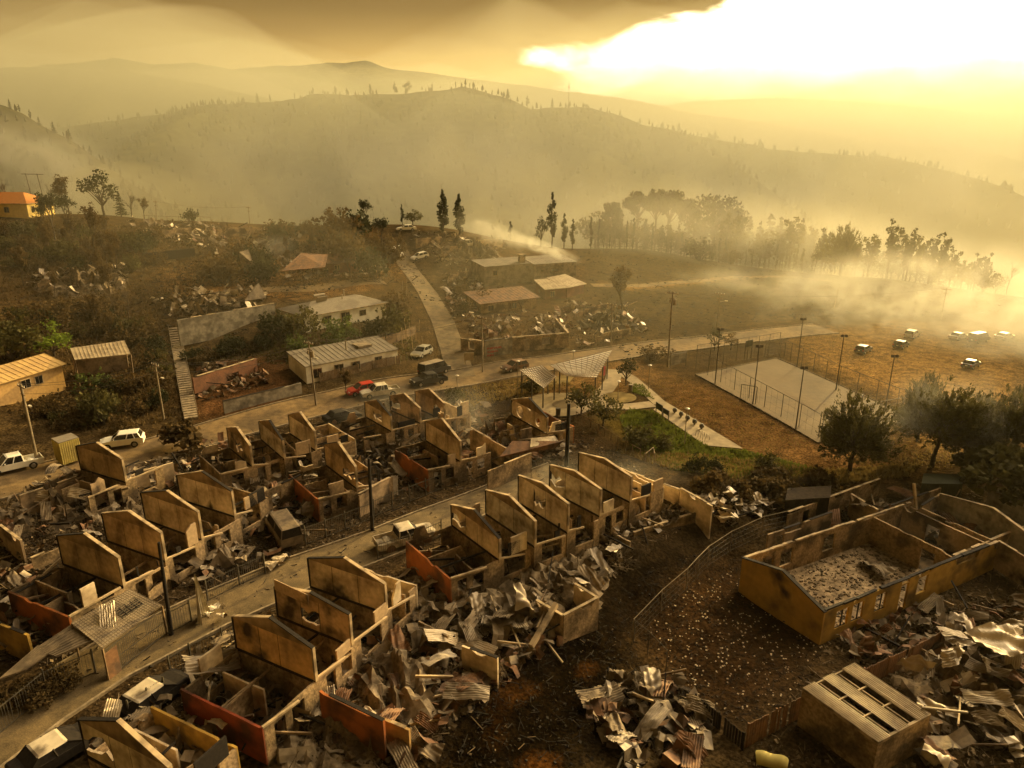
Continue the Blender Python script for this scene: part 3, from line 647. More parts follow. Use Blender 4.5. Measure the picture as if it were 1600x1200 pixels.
RH = [
 ('A1', (120,696), (155,692), (192,716), (197,752), 3.8, 3.6, 'burnt row house with brown gable nearest the road, by the white suv', None, False),
 ('A2', (277,741), (317,737), (362,766), (367,805), 3.6, 0, 'burnt row house with a black scorch low on its gable, uppermost of four in line', (1, 'masonry', None), False),
 ('A3', (221,769), (262,767), (310,799), (316,842), 3.7, 0, 'burnt row house with smudged gable, second from the top of the row of four', None, False),
 ('A4', (160,801), (201,799), (250,831), (259,875), 3.4, 0, 'burnt row house with clean two panel gable, behind the charred utility pole at left', None, False),
 ('A5', (90,836), (130,834), (185,870), (194,915), 3.5, 3.9, 'burnt row house with three panel gable just above the carport with a tin roof', (-1, 'orange_wall', 'low orange end wall'), False),
 ('B2', (355,667), (372,668), (390,695), (395,727), 3.2, 3.0, 'burnt row house with narrow grey gable, leftmost of the three along the upper road', (-1, 'masonry', None), True),
 ('B3', (405,656), (420,657), (444,686), (445,715), 3.3, 0, 'burnt row house with grey gable in light smoke, middle of three along the upper road', None, False),
 ('B4', (451,645), (471,644), (492,670), (494,700), 4.4, 0, 'burnt row house with grey gable and crumpled roofing, below the transformer pole', (1, 'plaster', None), False),
 ('B5', (574,625), (590,625), (610,648), (612,668), 3.3, 3.4, 'burnt row house with short tan gable just below the white double cab pickup', None, False),
 ('B6', (612,614), (630,615), (656,640), (657,655), 3.2, 0, 'burnt row house with blackened gable, between two paler gables below the road', None, True),
 ('B7', (650,606), (670,608), (694,625), (695,651), 3.6, 0, 'burnt row house with pale gable at the row end by a lamp post', (1, 'plaster', None), False),
 ('A7', (507,692), (531,691), (555,727), (558,760), 3.6, 3.7, 'burnt row house with tall tan gable behind the charred pole mid street', (-1, 'orange_wall', 'low red orange end wall'), False),
 ('A8', (665,654), (687,654), (720,685), (720,716), 3.6, 3.7, 'burnt row house with bright tan gable and orange end wall towards the street', (-1, 'orange_wall', 'low orange end wall'), False),
 ('C1', (124,1119), (186,1126), (265,1192), (275,1250), 3.6, 0, 'burnt row house with pale gable cut off by the bottom edge of the picture', (1, 'yellow_wall', 'low yellow end wall'), False),
 ('C2', (364,961), (422,965), (489,1011), (494,1062), 3.4, 4.0, 'burnt row house with orange scorched gable and a dark red end wall, nearest the camera', (-1, 'red_wall', 'low dark red end wall'), False),
 ('C3', (430,915), (494,927), (547,959), (550,1007), 3.5, 0, 'burnt row house with a dark board hanging from its gable, middle of the near row', None, True),
 ('C4', (482,872), (537,872), (600,912), (604,957), 3.4, 0, 'burnt row house with a black soot plume on its gable, top of the near row', (1, 'plaster', None), False),
 ('C5', (706,791), (742,797), (781,844), (781,877), 3.3, 4.2, 'burnt row house with tan gable and an orange red end wall, beside the burnt pickup', (-1, 'orange_wall', 'low orange red end wall'), False),
 ('C6', (760,772), (795,775), (835,821), (836,860), 3.4, 0, 'burnt row house with a bright roofing strip on its gable, second of five', None, False),
 ('C7', (811,751), (849,760), (887,796), (887,840), 3.4, 0, 'burnt row house with black topped gable, middle of the row of five', None, False),
 ('C8', (860,736), (900,739), (937,775), (937,816), 3.6, 0, 'burnt row house with pale tan gable, second from far end of the five', None, False),
 ('C9', (905,720), (945,722), (984,759), (984,797), 4.2, 0, 'burnt row house with tall pale gable at the park end of the row of five', (1, 'plaster', None), False)]
def row_houses():
    for k, lt, ap, rt, rb, sf, sb, lb, endc, so in RH: row_house(k, lt, ap, rt, rb, sf, sb, lb, endc, so)
    row_house('A9', (800,622), (812,622), (856,650), (855,675), 3.6, 3.6, 'burnt house with two round openings in its gable, above a patch of bright orange wall', (1, 'orange_wall', 'bright orange wall'), False, True)

# ------------------------------------------------------------------ debris
def folded(mb, c, s, r):
    """a crumpled scrap of sheet metal: a small folded, dented plate"""
    m = Matrix.Translation(c) @ Matrix.Rotation(r.uniform(0, 6.28), 4, 'Z') @ Matrix.Rotation(r.gauss(0, .45), 4, 'X') @ Matrix.Rotation(r.gauss(0, .45), 4, 'Y'); L, W_ = s * r.uniform(.8, 1.6), s * r.uniform(.35, .6)
    b = [0, r.gauss(0, .2) * s, r.gauss(0, .25) * s, r.gauss(0, .3) * s]; V = []
    for i in range(4):
        for j in range(3): V.append(m @ Vector((L * (i / 3 - .5), W_ * (j / 2 - .5), b[i] + r.gauss(0, .05) * s)))
    mb.add(V, [(i * 3 + j, i * 3 + j + 1, i * 3 + j + 4, i * 3 + j + 3) for i in range(3) for j in range(2)])
def cell_clutter():
    r = random.Random(99); mats = ('rubble', 'ash_sheet', 'zinc', 'char'); M_ = {k: MB() for k in mats}
    for m, hw, y0, y1 in CELLS:
        for _ in range(95):
            q = r.random(); p = m @ Vector((r.uniform(-hw + .2, hw - .2), r.uniform(y0 + .15, y1 - .15), .1 + .9 * r.random() ** 2)); s = .12 + .4 * r.random() ** 2
            if q < .45: M_['rubble'].box(p, (s, s * r.uniform(.5, 1), s * r.uniform(.1, .6)), r.uniform(0, 3), r.gauss(0, .5), r.gauss(0, .5))
            elif q < .62: folded(M_['ash_sheet'], p, r.uniform(.6, 1.7), r)
            elif q < .74: folded(M_['zinc'], p, r.uniform(.6, 1.6), r)
            else: d = Vector((r.gauss(0, 1), r.gauss(0, 1), r.gauss(0, .3))).normalized() * r.uniform(.6, 2.2); M_['char'].beam(p - d / 2, p + d / 2, .07, .1)
    for k in mats: kind('rubble', M_[k], k, 'stuff')
SHEETS = []
def sheet_mesh(seed, L, W, corr=.028, crump=.06):
    r = random.Random(seed); nu, nv = 18, 28; th = 0; x = z = 0; prof = []
    kinks = {r.randrange(3, 16): r.uniform(-.8, .8) for _ in range(r.choice((1, 1, 2)))}; curl = r.uniform(-.045, .045)
    for i in range(nu + 1):
        prof.append((x, z, th)); th += curl + kinks.get(i, 0) * .6; x += math.cos(th) * L / nu; z += math.sin(th) * L / nu
    xm = (prof[0][0] + prof[-1][0]) / 2; zm = min(p[1] for p in prof); nzf = hrand(seed); tw = r.uniform(-.5, .5)
    tear = [r.uniform(0, .25) if r.random() < .3 else 0 for _ in range(nv + 1)]
    mb = MB()
    def f(u, v):
        i = min(nu - 1e-6, u * nu); a = int(i); t = i - a; p, q = prof[a], prof[a + 1]
        X = p[0] + (q[0] - p[0]) * t; Z = p[1] + (q[1] - p[1]) * t; T_ = p[2]
        y = (v - .5) * W; k = corr * math.sin(v * 14 * math.pi) + crump * nzf(u * 4, v * 4) * 2
        X += -math.sin(T_) * k; Z += math.cos(T_) * k; X -= xm; Z -= zm
        if u > .8: X -= tear[min(nv, int(v * nv + .5))] * (u - .8) * 5 * .6
        c, s = math.cos(tw * (u - .5)), math.sin(tw * (u - .5)); return (X, y * c, Z + y * s)
    mb.grid(f, nu, nv); return mb
SHM = {}
def sheet_data(k, m):
    if (k, m) not in SHM:
        r = random.Random(k * 31 + 5); flat = k % 3 == 2
        SHM[(k, m)] = sheet_mesh(k + 40, r.uniform(1.5, 3.2), r.uniform(.75, 1.15), 0 if flat else .034, .07 if flat else .03).mesh('roof_sheet', m, not (k % 2))
        SHM[(k, m)].materials[0] = mt(m)
    return SHM[(k, m)]
def sheet(loc, m='zinc', k=None, label='', group=None, sc=1.0, tilt=None, rz=None, name='roof_sheet', cat='roof sheet'):
    k = rnd.randrange(12) if k is None else k
    o = link(name, sheet_data(k, m)); o.location = loc
    o.rotation_euler = (rnd.gauss(0, .22) if tilt is None else tilt[0], rnd.gauss(0, .25) if tilt is None else tilt[1], rnd.uniform(0, 6.28) if rz is None else rz)
    o.scale = (sc, sc, sc); return tag(o, label, cat, group)
def rubble(name, spots, n, m, seed, smin=.08, smax=.45, spread=1.0, flat=.5):
    """loose rubble and splinters in one heap: spots = (point, radius, heap height)"""
    r = random.Random(seed); mb = MB(); wts = [q[1] ** 2 for q in spots]
    for _ in range(n):
        p, rad, hh = r.choices(spots, wts)[0]; a = r.uniform(0, 6.28); q = rad * math.sqrt(r.random())
        x, y = p.x + q * math.cos(a), p.y + q * math.sin(a); z = max(tz(x, y), p.z - 3) + hh * (1 - (q / rad) ** 2) * r.random(); s = smin + (smax - smin) * r.random() ** 2.5
        t = r.random()
        if t < .45: d = (s, s * r.uniform(.4, 1), s * r.uniform(.06, .25))
        elif t < .75: d = (s * r.uniform(1.5, 4), s * .18, s * .14)
        else: d = (s * .7, s * .6, s * .5)
        mb.box((x, y, z + d[2] * .3), d, r.uniform(0, 3.1), r.gauss(0, flat), r.gauss(0, flat))
    return kind(name, mb, m, 'stuff')
def heap(name, px, py, rx, h, m, seed, ry=None):
    """lumpy mound of ash and broken plaster under the loose debris"""
    p = G(px, py); nz = hrand(seed); ry = ry or rx; mb = MB()
    def f(u, v):
        a = u * 2 * math.pi; q = v; x = p.x + rx * q * math.cos(a); y = p.y + ry * q * math.sin(a)
        return (x, y, tz(x, y) - .12 + h * (1 - q * q) ** 1.0 * (.75 + .9 * nz(x * 1.1, y * 1.1)) + .28 * nz(x * 3.3, y * 3.3) * (1 - q))
    mb.grid(f, 40, 14); return kind(name, mb, m, 'stuff')
def beam_at(p, L, rz, pitch, m='char', w=.12, label='', group=None):
    d = Vector((math.cos(rz) * math.cos(pitch), math.sin(rz) * math.cos(pitch), math.sin(pitch))); mb = MB()
    mb.beam((0, 0, 0), d * L, w, w * 1.3); o = solo('timber_beam', mb, m, label, 'beam', p, 0, group); return o
# ------------------------------------------------------------------ vehicles
CARS = dict(
 suv=dict(L=4.45, W=1.84, body=[(-2.22,.38),(-2.22,.95),(-2.1,1.06),(-1.0,1.06),(.75,1.04),(1.75,.93),(2.15,.78),(2.22,.38)], cab=(-2.05,.95,-1.75,.15,1.04,1.62), whl=(-1.32,1.35,.35)),
 hatch=dict(L=4.0, W=1.74, body=[(-2.0,.34),(-2.0,.85),(-1.9,.95),(.7,.93),(1.6,.82),(1.95,.66),(2.0,.34)], cab=(-1.9,.9,-1.45,.05,.93,1.47), whl=(-1.22,1.22,.31)),
 sedan=dict(L=4.5, W=1.76, body=[(-2.25,.36),(-2.25,.86),(-2.15,.95),(-1.3,.97),(.85,.93),(1.85,.82),(2.2,.66),(2.25,.36)], cab=(-1.7,1.05,-1.1,.15,.94,1.43), whl=(-1.35,1.38,.32)),
 pickup=dict(L=5.1, W=1.78, body=[(-2.55,.46),(-2.55,1.0),(-.75,1.0),(-.75,1.04),(1.0,1.03),(2.1,.95),(2.5,.82),(2.55,.46)], cab=(-.8,1.15,-.7,.45,1.03,1.72), whl=(-1.55,1.6,.37), bed=(-2.5,-.85)),
 cabpickup=dict(L=5.1, W=1.78, body=[(-2.55,.46),(-2.55,1.0),(-.95,1.0),(-.9,1.04),(1.0,1.03),(2.1,.95),(2.5,.82),(2.55,.46)], cab=(-1.0,1.2,-.85,.5,1.03,1.70), whl=(-1.55,1.6,.37), bed=(-2.5,-1.05)),
 van=dict(L=4.9, W=1.8, body=[(-2.45,.4),(-2.45,1.15),(1.3,1.15),(1.9,1.05),(2.4,.9),(2.45,.4)], cab=(-2.43,1.75,-2.4,1.1,1.15,2.0), whl=(-1.5,1.45,.34)))
def vehicle(kindk, name, label, cat, loc, rz, paint='white_paint', burnt=False, group=None, roof=None, rz_tilt=0):
    q = CARS[kindk]; W = q['W'] / 2; t = thing(name, label, cat, loc, rz, group); x0, x1, rx0, rx1, zb, zt = q['cab']; wa, wb, wr = q['whl']
    # body side outline with wheel arches
    arch = []
    for cx in (wa, wb):
        for k in range(7):
            a = math.pi - math.pi * k / 6; arch.append((cx + (wr + .05) * math.cos(a), .38 + (wr + .03) * math.sin(a) * .95))
    bd = q['body']; out = [bd[0]] + arch + [bd[-1]] + bd[-2:0:-1]
    if 'bed' in q:      # an open load bed cut into the top of the body
        b0, b1 = q['bed']; out = [bd[0]] + arch + [bd[-1]] + [p for p in bd[-2:0:-1] if p[0] > b1]
        out += [(b1, 1.0), (b1, .62), (b0, .62), (b0, .99), (bd[0][0], .99)]
        mb = MB(); mb.prism([(x, -W + .06, z) for x, z in out], (0, 2 * W - .12, 0))
        solid = [bd[0]] + arch[:7] + [(b1, .46), (b1, 1.0), (bd[0][0], .99)]
        for s in (-W, W - .06): mb.prism([(x, s, z) for x, z in solid], (0, .06, 0))
        front = [(b1, .46)] + arch[7:] + [bd[-1]] + [p for p in bd[-2:0:-1] if p[0] > b1] + [(b1, 1.0)]
        for s in (-W, W - .06): mb.prism([(x, s, z) for x, z in front], (0, .06, 0))
    else:
        mb = MB(); mb.prism([(x, -W + .03, z) for x, z in out], (0, 2 * W - .06, 0)); sk = [(x * .985, z * .985 + .008) for x, z in out]
        for s in (-W, W - .03): mb.prism([(x, s, z) for x, z in sk], (0, .03, 0))
    part('body', mb, paint, t)
    def fr(z, k): f = (z - zb) / (zt - zb); return (x0 + (rx0 - x0) * f, x1 + (rx1 - x1) * f, W * .96 - (W * .16) * f)
    mb = MB(); lo, hi = fr(zb, 0), fr(zt - .05, 0)
    mb.add([(lo[0], -lo[2], zb), (lo[1], -lo[2], zb), (lo[1], lo[2], zb), (lo[0], lo[2], zb), (hi[0], -hi[2], zt - .05), (hi[1], -hi[2], zt - .05), (hi[1], hi[2], zt - .05), (hi[0], hi[2], zt - .05)],
           [(0, 3, 2, 1), (4, 5, 6, 7), (0, 1, 5, 4), (1, 2, 6, 5), (2, 3, 7, 6), (3, 0, 4, 7)])
    part('windows', mb, 'char' if burnt else 'glass', t)
    mb = MB(); mb.add([(hi[0] - .03, -hi[2] - .02, zt - .05), (hi[1] + .05, -hi[2] - .02, zt - .05), (hi[1] + .05, hi[2] + .02, zt - .05), (hi[0] - .03, hi[2] + .02, zt - .05), (hi[0] + .08, -hi[2] + .1, zt), (hi[1] - .1, -hi[2] + .1, zt), (hi[1] - .1, hi[2] - .1, zt), (hi[0] + .08, hi[2] - .1, zt)],
           [(0, 3, 2, 1), (4, 5, 6, 7), (0, 1, 5, 4), (1, 2, 6, 5), (2, 3, 7, 6), (3, 0, 4, 7)])
    part('roof', mb, roof or paint, t)
    mb = MB()
    mid = (x0 + x1) / 2
    for s in (-1, 1):
        for xa, xb in ((lo[0], hi[0]), (lo[1], hi[1]), (mid - .03, (hi[0] + hi[1]) / 2)): part('pillar', MB().beam((xa, s * lo[2], zb - .02), (xb, s * hi[2], zt - .03), .08, .06), paint, t)
        if kindk in ('suv', 'cabpickup') and hi[1] - hi[0] > 1.2: part('pillar', MB().beam((lo[0] + .6, s * lo[2], zb - .02), (hi[0] + .5, s * hi[2], zt - .03), .07, .06), paint, t)
    for cx in (wa, wb):
        for s in (-1, 1):
            h = t if not burnt else t
            y = s * (W - .11); o = link('wheel', MB().tube((0, -.1, 0), (0, .1, 0), wr, wr, 14).mesh('wheel', 'tyre' if not burnt else 'rust'), t, (cx, y, wr))
            if not burnt: link('rim', MB().tube((0, s * .09, 0), (0, s * .115, 0), wr * .62, wr * .55, 10).mesh('rim', 'rim'), o)
    zl = bd[-2][1] - .04; zr = .8
    if not burnt:
        for s in (-1, 1):
            part('headlight', MB().box((bd[-1][0] - .10, s * (W - .27), zl), (.16, .36, .15)), 'lamp_clear', t)
            part('taillight', MB().box((bd[0][0] + .015, s * (W - .15), zr), (.07, .2, .24)), 'lamp_red', t)
        part('bumper', MB().box((bd[-1][0] + .02, 0, .48), (.12, W * 1.9, .2)), 'black_paint' if kindk in ('pickup', 'cabpickup') else paint, t)
        part('mirror', MB().box((x1 - .35, W + .07, zb + .1), (.1, .18, .13)).box((x1 - .35, -W - .07, zb + .1), (.1, .18, .13)), paint, t)
        part('plate', MB().box((bd[0][0] - .012, 0, .72), (.02, .36, .13)), 'lamp_clear', t)
    return t
def car_px(kindk, name, label, cat, A, B, paint='white_paint', burnt=False, group=None, roof=None):
    """A = tail, B = nose, where they stand on the ground in the photo"""
    a, b = G(*A), G(*B); d = b - a; c = (a + b) / 2; o = vehicle(kindk, name, label, cat, onz(c.x, c.y, -.02 if burnt else .06), math.atan2(d.y, d.x), paint, burnt, group, roof)
    o.rotation_euler = (0, -math.atan2(d.z, Vector((d.x, d.y)).length), math.atan2(d.y, d.x)); return o

# ------------------------------------------------------------------ poles, lamps, wires, fences
TOPS = {}
def pole(key, base, top, label, m='pole_wood', r=.14, arm=True, trafo=False, lamp=False, group='utility poles', name='utility_pole'):
    p = G(*base); h = px_h(p, base[1] - top[1]); d = ray(*top); k = (p.y) / d[1]; lean = d[0] * k - p.x
    lean = max(-.6, min(.6, lean)); tp = Vector((lean, 0, h)); t = thing(name, label, 'pole', p, 0, group)
    part('shaft', MB().tube((0, 0, -.3), tp, r, r * .68, 8), m, t)
    ang = R(-38)
    def loc(x, z): return Vector((lean * z / h + x * math.cos(ang), x * math.sin(ang), z))
    if arm:
        part('crossarm', MB().beam(loc(-.9, h - .3), loc(.9, h - .3), .1, .12).beam(loc(-.5, h - 1.1), loc(.5, h - 1.1), .08, .1), 'wood', t)
        iso = MB()
        for x in (-.8, -.3, .3, .8): iso.tube(loc(x, h - .24), loc(x, h - .05), .05, .035, 6)
        part('insulators', iso, 'dusty_white', t)
    if trafo:
        part('transformer', MB().tube(loc(.42, h - 2.0), loc(.42, h - 1.2), .26, .26, 10).tube(loc(.42, h - 1.2), loc(.42, h - 1.05), .08, .06, 6).box(loc(-.35, h - 1.5), (.2, .2, .5)), 'pale_steel', t)
    if lamp:
        part('street_light', MB().tube(loc(0, h * .72), loc(1.1, h * .72 + .35), .03, .03, 5).box(loc(1.3, h * .72 + .38), (.5, .24, .13), ang), 'dusty_white', t)
    TOPS[key] = (p + loc(-.8, h - .1), p + loc(.3, h - .1), p + loc(0, h - 1.05), p + loc(.8, h - .1)); return t
def wire_run(a, b, label, n=3, sag=.7):
    for i in range(n):
        p, q = TOPS[a][i], TOPS[b][i]; mb = MB(); prev = p
        for k in range(1, 13):
            u = k / 12; c = p.lerp(q, u) - Vector((0, 0, sag * 4 * u * (1 - u))); mb.tube(prev, c, .022, .022, 3); prev = c
        solo('overhead_wire', mb, 'wire', label, 'wire', group='overhead wires ' + label.split('wire ')[-1])
def lamp_post(base, top, label, flood=False, group='court floodlights'):
    p = G(*base); h = px_h(p, base[1] - top[1]); t = thing('floodlight_mast' if flood else 'lamp_post', label, 'light mast' if flood else 'lamp post', p, 0, group)
    part('shaft', MB().tube((0, 0, -.1), (0, 0, h), .09 if flood else .055, .05 if flood else .04, 8), 'steel' if flood else 'pale_steel', t)
    if flood:
        part('arm', MB().beam((-.35, 0, h), (.35, 0, h), .06, .06), 'steel', t)
        for s in (-.25, .25): part('lamp_head', MB().box((s, -.1, h + .14), (.38, .16, .3), 0, 0, -.5), 'steel', t)
    else: part('lamp_head', MB().tube((0, 0, h), (0, 0, h + .1), .05, .28, 10).tube((0, 0, h + .1), (0, 0, h + .2), .28, .1, 10), 'dusty_white', t)
    return t
def path_pts(pix, step, loop=False):
    P = [G(*q) for q in pix]; out = []
    for a, b in zip(P, P[1:]):
        n = max(1, int((b - a).length / step + .5))
        for k in range(n): c = a.lerp(b, k / n); out.append(onz(c.x, c.y))
    out.append(onz(P[-1].x, P[-1].y)); return out
def bar_fence(pix, h, label, m='steel', bars=.16, group='metal bar fences', name='bar_fence'):
    P = path_pts(pix, 2.2); o = P[0]; t = thing(name, label, 'fence', o, 0, group); rails, bb, posts = MB(), MB(), MB()
    for a, b in zip(P, P[1:]):
        a, b = a - o, b - o
        for z in (.12, h - .12): rails.beam(a + Vector((0, 0, z)), b + Vector((0, 0, z)), .04, .04)
        n = int((b - a).length / bars)
        for k in range(n):
            if rnd.random() < .06: continue
            c = a.lerp(b, (k + .5) / n); bb.tube(c + Vector((0, 0, .1)), c + Vector((rnd.gauss(0, .015), rnd.gauss(0, .015), h)), .014, .014, 3)
    for a in P: part('post', MB().beam(a - o - Vector((0, 0, .1)), a - o + Vector((0, 0, h + .12)), .08, .08), m, t)
    part('rails', rails, m, t); part('bars', bb, m, t); return t
def net_fence(pix, h, label, step=2.6, m='steel', mesh=.7, group=None, toprail=True, name='mesh_fence', r=.045):
    P = path_pts(pix, step); o = P[0]; t = thing(name, label, 'fence', o, 0, group); net = MB()
    for i, a in enumerate(P): part('post', MB().tube(a - o - Vector((0, 0, .15)), a - o + Vector((0, 0, h)), r, r * .9, 6), m, t)
    rail = MB()
    for a, b in zip(P, P[1:]):
        a, b = a - o, b - o
        if toprail: rail.tube(a + Vector((0, 0, h - .03)), b + Vector((0, 0, h - .03)), r * .8, r * .8, 5)
        if mesh:
            n = int(h / mesh)
            for k in range(n): z = Vector((0, 0, .1 + k * (h - .15) / n)); net.tube(a + z, b + z, .008, .008, 3)
            k = max(2, int((b - a).length / mesh))
            for j in range(1, k): c = a.lerp(b, j / k); net.tube(c, c + Vector((0, 0, h - .05)), .008, .008, 3)
    if rail.v: part('top_rail', rail, m, t)
    if net.v: part('wire_net', net, 'wire', t)
    return t
def board_fence(pix, h, label, m='wood', name='board_fence', gap=.03, bw=.2):
    P = path_pts(pix, 2.4); o = P[0]; t = thing(name, label, 'fence', o); bd, ps = MB(), MB()
    for a, b in zip(P, P[1:]):
        a, b = a - o, b - o; n = max(1, int((b - a).length / bw)); d = (b - a).normalized() * (bw - gap) * .5
        for k in range(n):
            if rnd.random() < .04: continue
            c = a.lerp(b, (k + .5) / n); bd.beam(Vector((c.x - d.x, c.y - d.y, c.z + h / 2)), Vector((c.x + d.x, c.y + d.y, c.z + h / 2)), .03, h + rnd.uniform(-.1, .06))
    for a in P: part('post', MB().beam(a - o - Vector((0, 0, .1)), a - o + Vector((0, 0, h + .1)), .1, .1), m, t)
    part('boards', bd, m, t); return t

# ------------------------------------------------------------------ draped surfaces
def strip(name, pix, wd, m, dz=.06, world=None):
    P = world or path_pts(pix, 1.2); mb = MB(); L = len(P); V = []; nx = max(2, int(wd / .9))
    S = [P[0]] + [(P[i - 1] + P[i] * 2 + P[i + 1]) / 4 for i in range(1, L - 1)] + [P[-1]]
    for i, p in enumerate(S):
        d = S[min(L - 1, i + 1)] - S[max(0, i - 1)]; n = Vector((-d.y, d.x, 0)).normalized()
        for k in range(nx + 1):
            c = p + n * wd * (k / nx - .5); V.append((c.x, c.y, tz(c.x, c.y) + dz))
    W = nx + 1; mb.add(V, [(i * W + k, i * W + k + 1, (i + 1) * W + k + 1, (i + 1) * W + k) for i in range(L - 1) for k in range(nx)])
    return kind(name, mb, m)
def patch(name, pix, m, dz=.05):
    """four photo corners, draped on the ground"""
    A, B, D, E_ = [G(*q) for q in pix]; nu = max(2, int((B - A).length / .9)); nv = max(2, int((E_ - A).length / .9))
    def f(u, v):
        p = A.lerp(B, u).lerp(E_.lerp(D, u), v); return (p.x, p.y, tz(p.x, p.y) + dz)
    return kind(name, MB().grid(f, nu, nv), m)
def disc(name, px, py, rad, m, dz=.05, rad0=0):
    p = G(px, py); return kind(name, MB().grid(lambda u, v: (p.x + (rad0 + (rad - rad0) * v) * math.cos(u * 6.28319), p.y + (rad0 + (rad - rad0) * v) * math.sin(u * 6.28319), tz(p.x + rad * v * math.cos(u * 6.28319), p.y + rad * v * math.sin(u * 6.28319)) + dz), 32, 4), m)

# ------------------------------------------------------------------ plain houses
def frame_px(a, b):
    A, B = G(*a), G(*b); d = B - A; return A, math.atan2(d.y, d.x), Vector((d.x, d.y)).length, min(A.z, B.z)
def windows(t, L, D, wins, m='edge'):
    for face, x, z, wd, hg in wins:
        if face == 'f': c, rz = (x, -.02, z), 0
        elif face == 'r': c, rz = (L + .02, x, z), R(90)
        elif face == 'l': c, rz = (-.02, x, z), R(90)
        o = link('window', xf(MB().box((0, 0, 0), (wd, .05, hg)), Vector(c), rz).mesh('window', 'glass'), t)
        fr = MB()
        for s in (-1, 1): fr.box((s * wd / 2, 0, 0), (.08, .1, hg + .08)); fr.box((0, 0, s * hg / 2), (wd - .09, .1, .08))
        fr.box((0, 0, 0), (.04, .08, hg - .09)); link('frame', xf(fr, Vector(c), rz).mesh('frame', m), o)
def slab(mb, pts, th):
    mb.prism(pts, (0, 0, th))
def house(name, label, a, b, D, eave, rise, wall, roof, wins=(), door=None, over=.4, style='gable', chim=(), zoff=0, lean=0):
    A, rz, L, z = frame_px(a, b); t = thing(name, label, 'house', (A.x, A.y, z + zoff - .1), rz)
    if style == 'gable':      # ridge runs along the front
        part('wall', MB().prism([(0, 0, -1.5), (0, D, -1.5), (0, D, eave), (0, D / 2, eave + rise - .04), (0, 0, eave)], (L, 0, 0)), wall, t)
        rf = MB(); s = rise / (D / 2)
        rf.prism([(-over, -over, eave - over * s), (L + over, -over, eave - over * s), (L + over, D / 2, eave + rise), (-over, D / 2, eave + rise)], (0, 0, .1))
        rf.prism([(-over, D / 2, eave + rise), (L + over, D / 2, eave + rise), (L + over, D + over, eave - over * s), (-over, D + over, eave - over * s)], (0, 0, .1))
    elif style == 'hip':
        part('wall', MB().bx(0, L, 0, D, -1.5, eave - .02), wall, t); h = D / 2
        V = [(-over, -over, eave), (L + over, -over, eave), (L + over, D + over, eave), (-over, D + over, eave), (h * .9, h, eave + rise), (L - h * .9, h, eave + rise)]
        rf = MB().add(V, [(0, 1, 5, 4), (1, 2, 5), (2, 3, 4, 5), (3, 0, 4), (3, 2, 1, 0)])
        part('eaves', MB().bx(-over - .02, L + over + .02, -over - .02, D + over + .02, eave - .14, eave - .005), 'edge', t)
    else:                     # mono-pitch, falling to the front by `rise`
        part('wall', MB().prism([(0, 0, -1.5), (0, D, -1.5), (0, D, eave + rise), (0, 0, eave)], (L, 0, 0)), wall, t); s = rise / D
        rf = MB().prism([(-over, -over, eave - over * s + .01), (L + over, -over, eave - over * s + .01), (L + over, D + over, eave + rise + over * s + .01), (-over, D + over, eave + rise + over * s + .01)], (0, 0, .1))
    ro = part('roof', rf, roof, t)
    if style != 'hip':        # standing seams of the sheet roof
        se = MB(); n = int((L + 2 * over) / .75)
        for k in range(n + 1):
            x = -over + .03 + k * (L + 2 * over - .06) / n
            if style == 'gable':
                se.beam((x, -over, eave - over * s + .12), (x, D / 2, eave + rise + .12), .05, .04); se.beam((x, D / 2, eave + rise + .12), (x, D + over, eave - over * s + .12), .05, .04)
            else: se.beam((x, -over, eave - over * s + .13), (x, D + over, eave + rise + over * s + .13), .05, .04)
        link('seams', se.mesh('seams', roof), ro)
    windows(t, L, D, wins)
    if door: part('door', MB().box((door, -.03, 1.0), (.9, .06, 2.0)), 'wood', t)
    for x, y, h in chim: part('chimney', MB().tube((x, y, eave - .2), (x, y, eave + rise + h), .09, .09, 8).tube((x, y, eave + rise + h), (x, y, eave + rise + h + .12), .16, .16, 8), 'pale_steel', t)
    return t
# ------------------------------------------------------------------ roads, paths, court, park
UP = [(-140,800),(-20,765),(100,735),(250,700),(350,672),(480,638),(600,609),(720,592),(830,572),(1000,547),(1150,529),(1290,514)]
strip('road', UP, 6.5, 'dust_road', .07)
ST = [(-220,1320),(-60,1190),(60,1105),(170,1035),(330,955),(470,895),(600,848),(700,806),(800,765),(880,735)]
strip('street', ST, 4.7, 'road', .08)
strip('side_street', [(722,590),(708,548),(692,502),(668,458),(645,428),(630,404),(622,388)], 4.0, 'road', .09)
strip('dirt_track', [(330,462),(380,455),(450,452),(520,447),(600,440)], 3.2, 'dust_road', .06)
strip('trail', [(925,446),(1000,447),(1080,440),(1150,433),(1230,432),(1300,440)], 2.4, 'dust_road', .06)
def side_kerb(pix, off, name):
    P = path_pts(pix, 2); S = []
    for i, p in enumerate(P):
        d = P[min(len(P) - 1, i + 1)] - P[max(0, i - 1)]; n = Vector((-d.y, d.x, 0)).normalized(); q = p + n * off; S.append(onz(q.x, q.y, .1))
    mb = MB()
    for a, b in zip(S, S[1:]): mb.beam(a, b, .16, .2)
    return kind(name, mb, 'kerb')
side_kerb(ST, 2.4, 'kerb'); side_kerb(ST, -2.4, 'kerb'); side_kerb(UP, -3.3, 'kerb'); side_kerb(UP, 3.3, 'kerb')
strip('footpath', [(610,1215),(700,1118),(790,1035),(870,982),(935,945)], .7, 'road', .05)
patch('court', [(1087,586), (1278,693), (1428,655), (1213,560)], 'court', .10)
cb = path_pts([(1087,586),(1278,693),(1428,655),(1213,560),(1087,586)], 3); mb = MB()
for a_, b_ in zip(cb, cb[1:]): mb.beam(a_ + Vector((0, 0, .06)), b_ + Vector((0, 0, .06)), .16, .22)
kind('court_kerb', mb, 'rubble')
